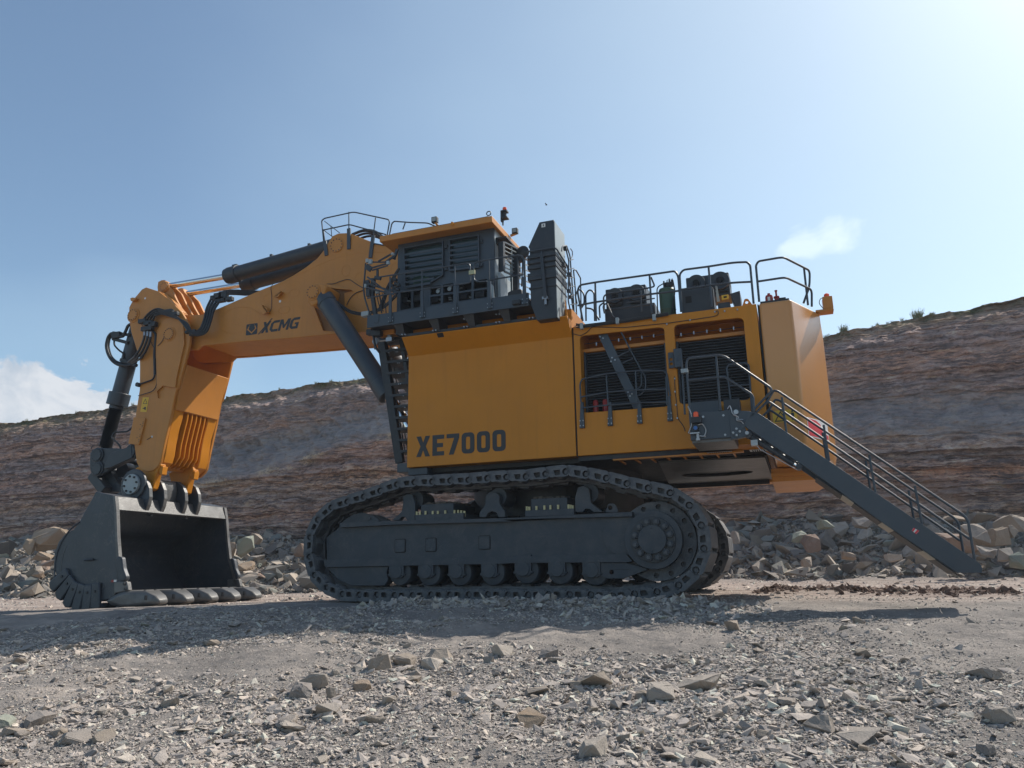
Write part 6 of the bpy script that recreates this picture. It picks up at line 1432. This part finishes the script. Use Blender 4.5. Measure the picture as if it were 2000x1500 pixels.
# teeth
A_ = at('c2', 530, 1345, Kb); T_ = at('c2', 868, 1340, Kb-.0)
prof = K2((535,1335),(600,1290),(660,1265),(790,1262),(850,1300),(868,1330),(866,1356),(760,1374),(650,1385),(570,1362))
cxp = at('c2', 600, 1330, Kb)
pmin = min(a[0] for a in prof); pmax = max(a[0] for a in prof)
tooth = None
for k in range(5):
    yc = Kb+.30 + k*(Ke-Kb-.6)/4
    if tooth is None:
        g = G(); n = len(prof); wid = lambda x: .36 - .20*((x-pmin)/(pmax-pmin))**2
        zmid = sum(a[1] for a in prof)/n
        vs = [(x, -wid(x), z) for x, z in prof] + [(x, wid(x), z) for x, z in prof]
        vc = [(x+(sum(a[0] for a in prof)/n-x)*.25, -wid(x)-.09, z+(zmid-z)*.35) for x, z in prof] + [(x+(sum(a[0] for a in prof)/n-x)*.25, wid(x)+.09, z+(zmid-z)*.35) for x, z in prof]
        fs = [(i, (i+1) % n, n+(i+1) % n, n+i) for i in range(n)] + [(i, (i+1) % n, 2*n+(i+1) % n, 2*n+i) for i in range(n)] + [(n+i, n+(i+1) % n, 3*n+(i+1) % n, 3*n+i) for i in range(n)] + [tuple(2*n+i for i in range(n)), tuple(3*n+i for i in range(n))]
        tooth = g.add(vs+vc, fs).build('tooth', WORN, BU, bevel=.03); tooth.location = (0, yc, 0); o = tooth
        g = G()
        for x, y, w in ((770,1285,-.18),(800,1322,-.30),(650,1300,-.2)): p = at('c2', x, y, Kb); g.zcyl(p.x, w, p.z-.02, p.z+.10, .035, 8); g.zcyl(p.x, -w, p.z-.02, p.z+.10, .035, 8)
        tb = g.build('tooth_bolt', BLK, tooth)
    else:
        o = tooth.copy(); COL.objects.link(o); o.location = (0, yc, 0)
        b = tb.copy(); COL.objects.link(b); b.parent = o
# heel shrouds wrapping the rear bottom corner
for x, y, a in ((205,1195,-38),(245,1252,-50),(292,1300,-68),(348,1322,-80),(408,1328,-92),(468,1318,-98)):
    p = at('c2', x, y, Kb); an = radians(a-180+180); dirv = Vector((cos(radians(a)), 0, sin(radians(a)))) if False else None
    out = Vector((cos(radians(180+abs(a)*.98)), 0, sin(radians(180+abs(a)*.98)))); tn = Vector((-out.z, 0, out.x))
    c = Vector((p.x, 0, p.z)); q = [c-out*.42-tn*.13, c-out*.42+tn*.13, c+out*.27+tn*.17, c+out*.33, c+out*.27-tn*.17]
    g = G().prism([(v.x, v.z) for v in q], Kb-.10, Kb-.005)
    q = [c+out*.13-tn*.15, c+out*.13+tn*.15, c+out*.27+tn*.17, c+out*.33, c+out*.27-tn*.17]
    g.prism([(v.x, v.z) for v in q], Kb-.005, Kb+.5)
    h = g.build('heel_shroud', BKT, BU, bevel=.03); G().ycyl(c.x-out.x*.2, c.z-out.z*.2, Kb-.12, Kb-.09, .04, 6).build('bolt', BLK, h)
# ears on the bucket top
bpn = at('c2', 738, 525, 17.75)
ear = xz('c2', [(600,598),(640,575),(665,535),(690,495),(730,470),(780,470),(818,500),(836,550),(838,610),(826,665),(803,718),(775,716),(740,650),(700,625),(640,615)], 17.75)
rimp = xz('c2', [(745,468),(785,473),(818,500),(836,550),(839,610),(827,665),(804,720)], 17.75)
for i, y in enumerate((17.74, 18.32, 19.18, 19.76)):
    G().prism(ear, y-.07, y+.07).build('ear', BKT, BU, bevel=.015)
    rim = [(x+.006, y, z) for x, z in rimp]
    g = G(); 
    for a, b in zip(rim, rim[1:]): g.bar(a, b, .12, .02, ref=(0,1,0))
    g.build('ear_rim', WORN, BU)
G().ycyl(bpn.x, bpn.z, 17.6, 17.7, .46, 36).build('ear_boss', BKT, BU, bevel=.02)
g = G().ycyl(bpn.x, bpn.z, 17.52, 17.6, .30, 32); pc = g.build('pin_cap', PALE, BU, bevel=.01)
g = G()
for k in range(8): a = 2*pi*k/8+.2; g.ycyl(bpn.x+.235*cos(a), bpn.z+.235*sin(a), 17.49, 17.53, .035, 6)
g.build('cap_bolt', BLK, pc)
G().prism([(bpn.x-.30,bpn.z+.20),(bpn.x+.22,bpn.z+.22),(bpn.x+.30,bpn.z-.1),(bpn.x+.25,bpn.z-.55),(bpn.x-.2,bpn.z-.7)], 18.39, 19.11).build('cross_tube', WORN, BU, bevel=.06)
for y in (17.98, 19.4): G().prism(xz('c2', [(770,610),(800,640),(795,740),(765,735)], 17.75), y, y+.08).build('stop_plate', WORN, BU)
G().ycyl(bpn.x, bpn.z, 17.7, 20.1, .22, 24).build('bucket_pin', BLK, BU)
# ================================================================== rocks one can point to
def proj(p):
    d = Vector(p)-CAM; k = d.dot(fw); return 1000+1500*d.dot(rt)/k, 750-1500*d.dot(up)/k
def bracket(v, stops):
    for lim, nm in stops:
        if v < lim: return nm
COLF = [(110, 'at the left edge'), (330, 'below the bucket'), (560, 'right of the bucket'), (760, 'below the track idler'), (960, 'below the first track rollers'),
        (1160, 'below the track middle'), (1380, 'below the drive sprocket'), (1600, 'below the counterweight'), (1820, 'below the access stair'), (9999, 'at the right edge')]
ROWF = [(1275, 'by the shadow edge'), (1360, 'mid-gravel'), (1430, 'low in the gravel'), (9999, 'by the bottom edge')]
FG = [  # px, py (foot centre), width px, material, seed, flat, lon, label
 (1365,1352,92,RG,1,.5,1.3,'large flat grey slab in the dark gravel below the drive end of the track'),
 (1600,1428,56,RP,2,.8,.95,'pale grey cube-like rock in the gravel near the bottom edge, right of centre'),
 (1158,1478,66,RG,3,.7,1.2,'dark grey jagged rock at the bottom edge right of the middle'),
 (1035,1418,64,RT,4,.6,1.3,'rounded brownish rock in the gravel at the bottom centre'),
 (1520,1292,64,RG,5,.3,1.6,'thin grey slate lying tilted in the gravel below the stair shadow'),
 (745,1312,46,RP,6,.9,.9,'upright pale rock standing second from the left on the stone ridge before the track'),
 (790,1302,42,RP,7,.7,1.0,'pale blocky rock on the stone ridge between the upright rock and the wide one'),
 (860,1290,60,RP,8,.6,1.2,'wide pale rock at the right end of the stone ridge before the track'),
 (845,1306,48,RG,9,.7,1.2,'grey slab-sided rock resting against the front of the wide pale rock'),
 (612,1345,60,RG,10,.6,1.2,'smooth grey rock with a worn corner, left of the upright ridge stones'),
 (640,1400,48,RG,11,.7,1.1,'grey wedge rock leaning beside a small pointed upright stone'),
 (648,1370,20,RP,12,1.6,.7,'small pointed upright stone standing like a tooth beside the grey wedge'),
 (575,1432,60,RG,13,.5,1.3,'long grey rock with a flat top near the bottom, left of centre'),
 (728,1418,44,RP,14,.6,1.1,'pale rough rock standing clear of the gravel below the stone ridge'),
 (205,1450,48,RP,15,.6,1.2,'pale split rock, left half of a pair near the bottom left'),
 (70,1420,70,RG,16,.6,1.3,'large brownish grey rock near the left edge of the gravel'),
 (150,1452,60,RG,17,.6,1.2,'squat grey rock left of the pale split rock'),
 (8,1425,40,RGn,18,.8,1.0,'green-grey rock cut by the left edge of the picture'),
 (706,1350,36,RT,19,.7,1.0,'small tan rock between the ridge stones and the bare dark gravel'),
 (330,1385,36,RG,20,.9,.9,'blocky grey rock standing alone on the left gravel field'),
 (1925,1478,40,RG,21,.6,1.0,'rounded grey stone at the bottom right corner'),
 (1750,1370,44,RG,22,.3,1.4,'thin dark slab at the right of the gravel'),
 (1430,1238,30,RP,23,.8,.9,'pale upright stone just below the stair shadow'),
 (1675,1222,22,RP,24,1.0,.9,'small pale upright stone at the edge of the stair shadow'),
]
for px_, py_, w, mt_, sd_, fl, ln, lab in FG:
    p = on_ground(px_, py_-3); dep = (p-CAM).dot(fw); s = w/1500*dep/2/max(1, ln)
    rock(p.x, p.y, s, mt_, sd_, lab, None, fl, ln, tilt=.25, sink=.45)
cnt = 0
while cnt < 105:
    px_ = random.uniform(0, 2000); py_ = random.choice((random.uniform(1235, 1330), random.uniform(1270, 1500)))
    p = on_ground(px_, py_)
    if p.y > 13.2: continue
    if clump(np.array([p.x]), np.array([p.y]))[0] < random.uniform(-.12, .12) : continue
    mt_, nm = random.choice(((RP, 'pale'), (RG, 'grey'))); s = min(.16, .045*(1-random.random()*.97)**(-.42)); fl = random.choice((.35, .55, .75))
    lab = '%s %s %s rock %s, %s' % ('small' if s < .062 else 'medium' if s < .1 else 'big', nm, 'flat' if fl < .4 else 'angular' if fl < .6 else 'blocky', bracket(py_, ROWF), bracket(px_, COLF))
    rock(p.x, p.y, s, mt_, random.randint(30, 44), lab, 'loose rocks in the foreground gravel', fl, random.choice((1.0, 1.3)), tilt=.3, sink=.4); cnt += 1
# boulders of the heaps
BG = [  # px, py centre of boulder, width, height px, Y, material, seed, label
 (100,1052,70,44,30.5,RT,150,'big tan boulder with a ridged top on the left heap beside the bucket'),
 (60,1068,22,44,29.6,RT,51,'tan slab leaning upright against the big ridged boulder on the left heap'),
 (74,1120,26,16,28.2,RT,52,'smooth round cream stone low on the left heap'),
 (100,1098,40,16,29.4,RB,53,'long brown stone lying flat on the left heap'),
 (84,1086,34,16,29.6,RT,54,'pale yellow stone touching the rear of the bucket on the left heap'),
 (480,1070,32,44,32.0,RGn,55,'tall green-grey boulder on the heap right of the bucket'),
 (449,1075,22,40,31.6,RT,56,'tall tan boulder standing beside the green-grey one right of the bucket'),
 (478,1106,34,20,31.0,RT,57,'low tan rock below the green-grey boulder right of the bucket'),
 (505,1053,26,22,34.0,RP,58,'pale split rock on the top of the heap behind the bucket'),
 (585,1075,20,26,33.5,RB,59,'brown rock at the left idler end of the near track'),
 (1868,1058,70,40,30.5,RB,60,'long brown boulder behind the lower end of the access stair'),
 (1895,1045,52,42,32.0,RP,61,'large smooth rounded pinkish boulder seen through the stair handrail'),
 (1918,1010,46,24,35.0,RP,62,'pale slab resting high on the right heap near the cliff'),
 (1975,1022,62,34,33.5,RP,63,'large grey-white boulder at the top right of the heap'),
 (1975,1038,28,26,32.6,RP,64,'rounded pale boulder just below the grey-white one'),
 (1942,1050,44,38,32.4,RT,65,'craggy tan boulder in the middle of the right heap'),
 (1962,1082,34,30,30.4,RG,66,'dark angular grey boulder at the foot of the right heap'),
 (1988,1094,28,38,30.2,RGn,67,'green-grey block with vertical cracks at the right edge of the picture'),
 (1915,1078,60,24,30.8,RG,68,'flat grey boulder behind the stair foot'),
 (1862,1012,40,14,34.5,RT,69,'yellow-tan sloping slab between the stair handrails'),
 (1690,1020,50,24,34.0,RG,70,'dark grey boulder at the top of the heap left of the stair'),
 (1615,1025,36,18,33.6,RGn,71,'green-grey boulder on the crest of the middle heap'),
 (1582,1062,34,36,31.4,RB,72,'reddish brown boulder in the middle of the heap under the counterweight'),
 (1575,1098,26,20,30.2,RP,73,'pale boulder at the foot of the heap below the reddish one'),
 (1436,1050,18,26,33.0,RP,74,'grey-white boulder just right of the far track'),
 (1655,1085,30,18,30.6,RT,75,'tan boulder low on the middle heap'),
 (1560,1048,30,22,32.0,RGn,76,'green-grey boulder above the reddish brown one'),
 (1745,1090,30,16,30.4,RG,77,'grey boulder low on the heap under the middle of the stair'),
]
for px_, py_, w, h, Y, mt_, sd_, lab in BG:
    p = at('px', px_, py_, Y); dep = (p-CAM).dot(fw); s = w/1500*dep/2/1.1; fl = min(1.6, h/w*1.1)
    rock(p.x, p.y, s, mt_, sd_, lab, None, fl, 1.1, rot=YAW*-1+random.uniform(-.2, .2), tilt=.12, sink=0, z=p.z-.0)
hk = {0:(RT,'tan'), 1:(RG,'grey'), 2:(RG,'grey'), 3:(RGn,'green-grey'), 4:(RB,'brown')}
COLB = [(40, 'at the left edge'), (112, 'left of the bucket'), (480, 'right beside the bucket'), (540, 'between bucket and track'), (610, 'just left of the track'),
        (1500, 'right of the far track'), (1580, 'below the counterweight corner'), (1660, 'left of the stair middle'), (1740, 'under the stair middle'), (1830, 'under the lower stair'), (1920, 'behind the stair foot'), (9999, 'at the right edge')]
for side_, (xa, xb), num in (('left', (-48, -14), 70), ('right', (-1.5, 14), 62)):
    c = 0
    while c < num:
        x = random.uniform(xa, xb); y = random.uniform(27.5, 37.5); h = float(heap(np.array([x]), np.array([y]))[0])
        if h < .15: continue
        q = proj((x, y, gz(x, y)+.2))
        if not (-10 < q[0] < 112 or 430 < q[0] < 605 or 1435 < q[0] < 2010): continue
        mt_, nm = hk[random.randint(0, 4)]; s = min(.50, .13*(1-random.random()*.97)**(-.45)); fl = random.choice((.5, .7, .9))
        lab = '%s %s %s rock %s in the rubble, %s' % ('small' if s < .17 else 'medium' if s < .27 else 'large', nm, 'flat' if fl < .6 else 'angular' if fl < .8 else 'blocky', 'low' if h < .7 else 'halfway up' if h < 1.5 else 'high', bracket(q[0], COLB))
        rock(x, y, s, mt_, random.randint(80, 92), lab, 'rocks of the rubble heaps', fl, random.choice((1.0, 1.35)), tilt=.5, sink=.35); c += 1

# ------------------------------------------------------------------ tufts on the cliff top
LEAF = mat('dry_shrub_leaf', (.17, .18, .085), .7, var=.35, scale=6)
def crest_z(x): return float(np.interp(x, cliff_x, CREST_Z))
def crest_y(x): return float(np.interp(x, cliff_x, CREST_Y))
def tuft(x, y, z, s, n, label, group, cat='shrub'):
    g = G(); r = random.Random(int(x*91))
    for i in range(n):
        a = r.uniform(0, 2*pi); t = r.uniform(.1, 1.0); L = s*r.uniform(.5, 1.1); b = Vector((x+r.uniform(-.35, .35)*s, y+r.uniform(-.3, .3)*s, z-.08))
        tip = b + Vector((cos(a)*t*.55, sin(a)*t*.55, 1))*L; sd__ = Vector((-sin(a), cos(a), 0))*.012*s**.4
        m_ = b.lerp(tip, .55)+Vector((0, 0, .05*s)); g.add([b-sd__*.6, b+sd__*.6, m_+sd__, tip, m_-sd__], [(0, 1, 2, 3, 4)])
        if cat == 'shrub':
            for j in range(3):
                q = b.lerp(tip, r.uniform(.4, 1)); w = .05*s; v = Vector((r.uniform(-1, 1), r.uniform(-1, 1), r.uniform(-.6, 1)))*w; u = Vector((r.uniform(-1, 1), r.uniform(-1, 1), r.uniform(-1, 1)))*w; g.add([q, q+v, q+v+u, q+u], [(0, 1, 2, 3)])
    o = g.build('shrub' if cat == 'shrub' else 'grass_tuft', LEAF); tag(o, label, cat, group)
for px_, s, lab in ((1797, .75, 'largest grey-green shrub on the cliff top right of the counterweight'), (1645, .6, 'round shrub on the cliff edge nearest the counterweight beacon'), (1825, .35, 'small grassy tuft right of the largest shrub on the cliff top'), (712, .6, 'thin shrub on the cliff edge just left of the lift cylinder')):
    d = ray('px', px_, 600); Y = 42.4; p = CAM+d*(Y/d.y); tuft(p.x, crest_y(p.x)+.35, crest_z(p.x)+.02, s*.8, 170, lab, None)
for i in range(44):
    x = random.choice((random.uniform(-62, -40), random.uniform(-40, -22), random.uniform(1, 8))); y = crest_y(x)+random.uniform(-.1, .35)
    s_ = random.uniform(.14, .30); q = proj((x, y, crest_z(x)))
    if not -5 < q[0] < 2005: continue
    lab = '%s grass tuft on the cliff crest, %s' % ('tiny' if s_ < .19 else 'small' if s_ < .25 else 'taller', bracket(q[0], [(70, 'at the left edge of the picture'), (140, 'above the left rubble'), (200, 'left of the bucket cylinder'), (262, 'beside the bucket cylinder'), (445, 'behind the stick'), (520, 'just right of the stick'), (600, 'under the logo on the boom'), (680, 'under the middle of the boom'), (780, 'beside the lift cylinder'), (1680, 'right beside the counterweight'), (1760, 'between counterweight and largest shrub'), (1850, 'around the largest shrub'), (9999, 'toward the right edge')]))
    tuft(x, y, crest_z(x)+.03, s_, 30, lab, 'grass tufts along the cliff crest', 'grass tuft')

# ------------------------------------------------------------------ small things
CONE = mat('orange_cone_plastic', (.75, .10, .04), .45, var=.1)
def cone(M, label):
    e = bpy.data.objects.new('traffic_cone', None); COL.objects.link(e); tag(e, label, 'traffic cone')
    e.matrix_world = M
    b = G().lathe([(.15,.03),(.145,.05),(.10,.28),(.045,.60),(.035,.66),(.03,.665)], (0,0,0), 'z', 20).build('cone_body', CONE); b.parent = e
    c = G().lathe([(.105,.27),(.106,.272),(.077,.42),(.076,.422)], (0,0,0), 'z', 20).build('reflective_band', WHT); c.parent = e; c.scale = (1.03, 1.03, 1)
    d = G().box(-.22,.22,-.22,.22,0,.03).build('cone_base', BLK, bevel=.008); d.parent = e
p = at('e5', 120, 455, 30.0); cone(Matrix.Translation(p) @ Matrix.Rotation(radians(-80), 4, 'Y') @ Matrix.Rotation(.4, 4, 'Z') @ Matrix.Scale(1.5, 4), 'orange traffic cone lying on the left rubble heap beside the big tan boulder')
p = at('e5', 40, 470, 29.6); cone(Matrix.Translation(p) @ Matrix.Rotation(radians(-84), 4, 'Y') @ Matrix.Rotation(1.4, 4, 'Z') @ Matrix.Scale(1.4, 4), 'orange traffic cone lying at the left edge of the picture on the rubble heap')
for Y in np.arange(26, 37, .1):
    p = at('e6', 835, 945, Y)
    if gz(p.x, Y)+.62 > p.z: break
cone(Matrix.Translation((p.x, Y, p.z-.66)), 'small red-orange traffic cone showing only its tip behind the foot of the stair')

# blue sheet on the crest
p = at('e3', 1625, 515, 42.3); g = G()
V = [(p.x-.35+.14*i, 42.1+.15*j, p.z-.15+.22*fbm(np.array([i*.7]), np.array([j*.9+3]), 2, 7)[0]+.22*(1-abs(i-2.5)/3)) for j in range(5) for i in range(6)]
for v in range(len(V)): V[v] = (V[v][0], V[v][1]+crest_y(p.x)-42.0, V[v][2]+crest_z(p.x)-p.z+.12)
g.add(V, [(j*6+i, j*6+i+1, j*6+i+7, j*6+i+6) for j in range(4) for i in range(5)]); tag(g.build('tarpaulin', BLU, smooth=80), 'small blue sheet on the cliff crest behind the lift cylinder', 'tarpaulin')
# bird
p = at('px', 1067, 401, 60); g = G()
g.add([p+Vector(v) for v in ((-.14,0,0),(0,.03,.045),(.16,0,.01),(0,-.03,-.03),(.02,0,.0))], [(0,1,4),(1,2,4),(2,3,4),(3,0,4)]).add([p+Vector(v) for v in ((-.04,0,.02),(.05,0,.02),(.02,.1,.20),(-.02,.35,.16))], [(0,1,2,3)]).add([p+Vector(v) for v in ((-.04,0,.02),(.05,0,.02),(.0,-.1,.18),(-.04,-.3,.10))], [(0,1,2,3)])
tag(g.build('bird', BLK), 'tiny dark bird flying above the intake cabinet', 'bird')
# look-alikes in the same spot are told apart by their order from the left
ORD = ('first', 'second', 'third', 'fourth', 'fifth', 'sixth', 'seventh', 'eighth', 'ninth')
same = {}
for o in COL.objects:
    if o.get('category') in ('rock', 'grass tuft') and o.get('group'): same.setdefault(o['label'], []).append(o)
for lab, obs in same.items():
    if len(obs) > 1:
        obs.sort(key=lambda o: proj(o.location if o['category'] == 'rock' else o.data.vertices[0].co)[0])
        for k, o in enumerate(obs): o['label'] = '%s, %s from left' % (lab, ORD[min(k, 8)])
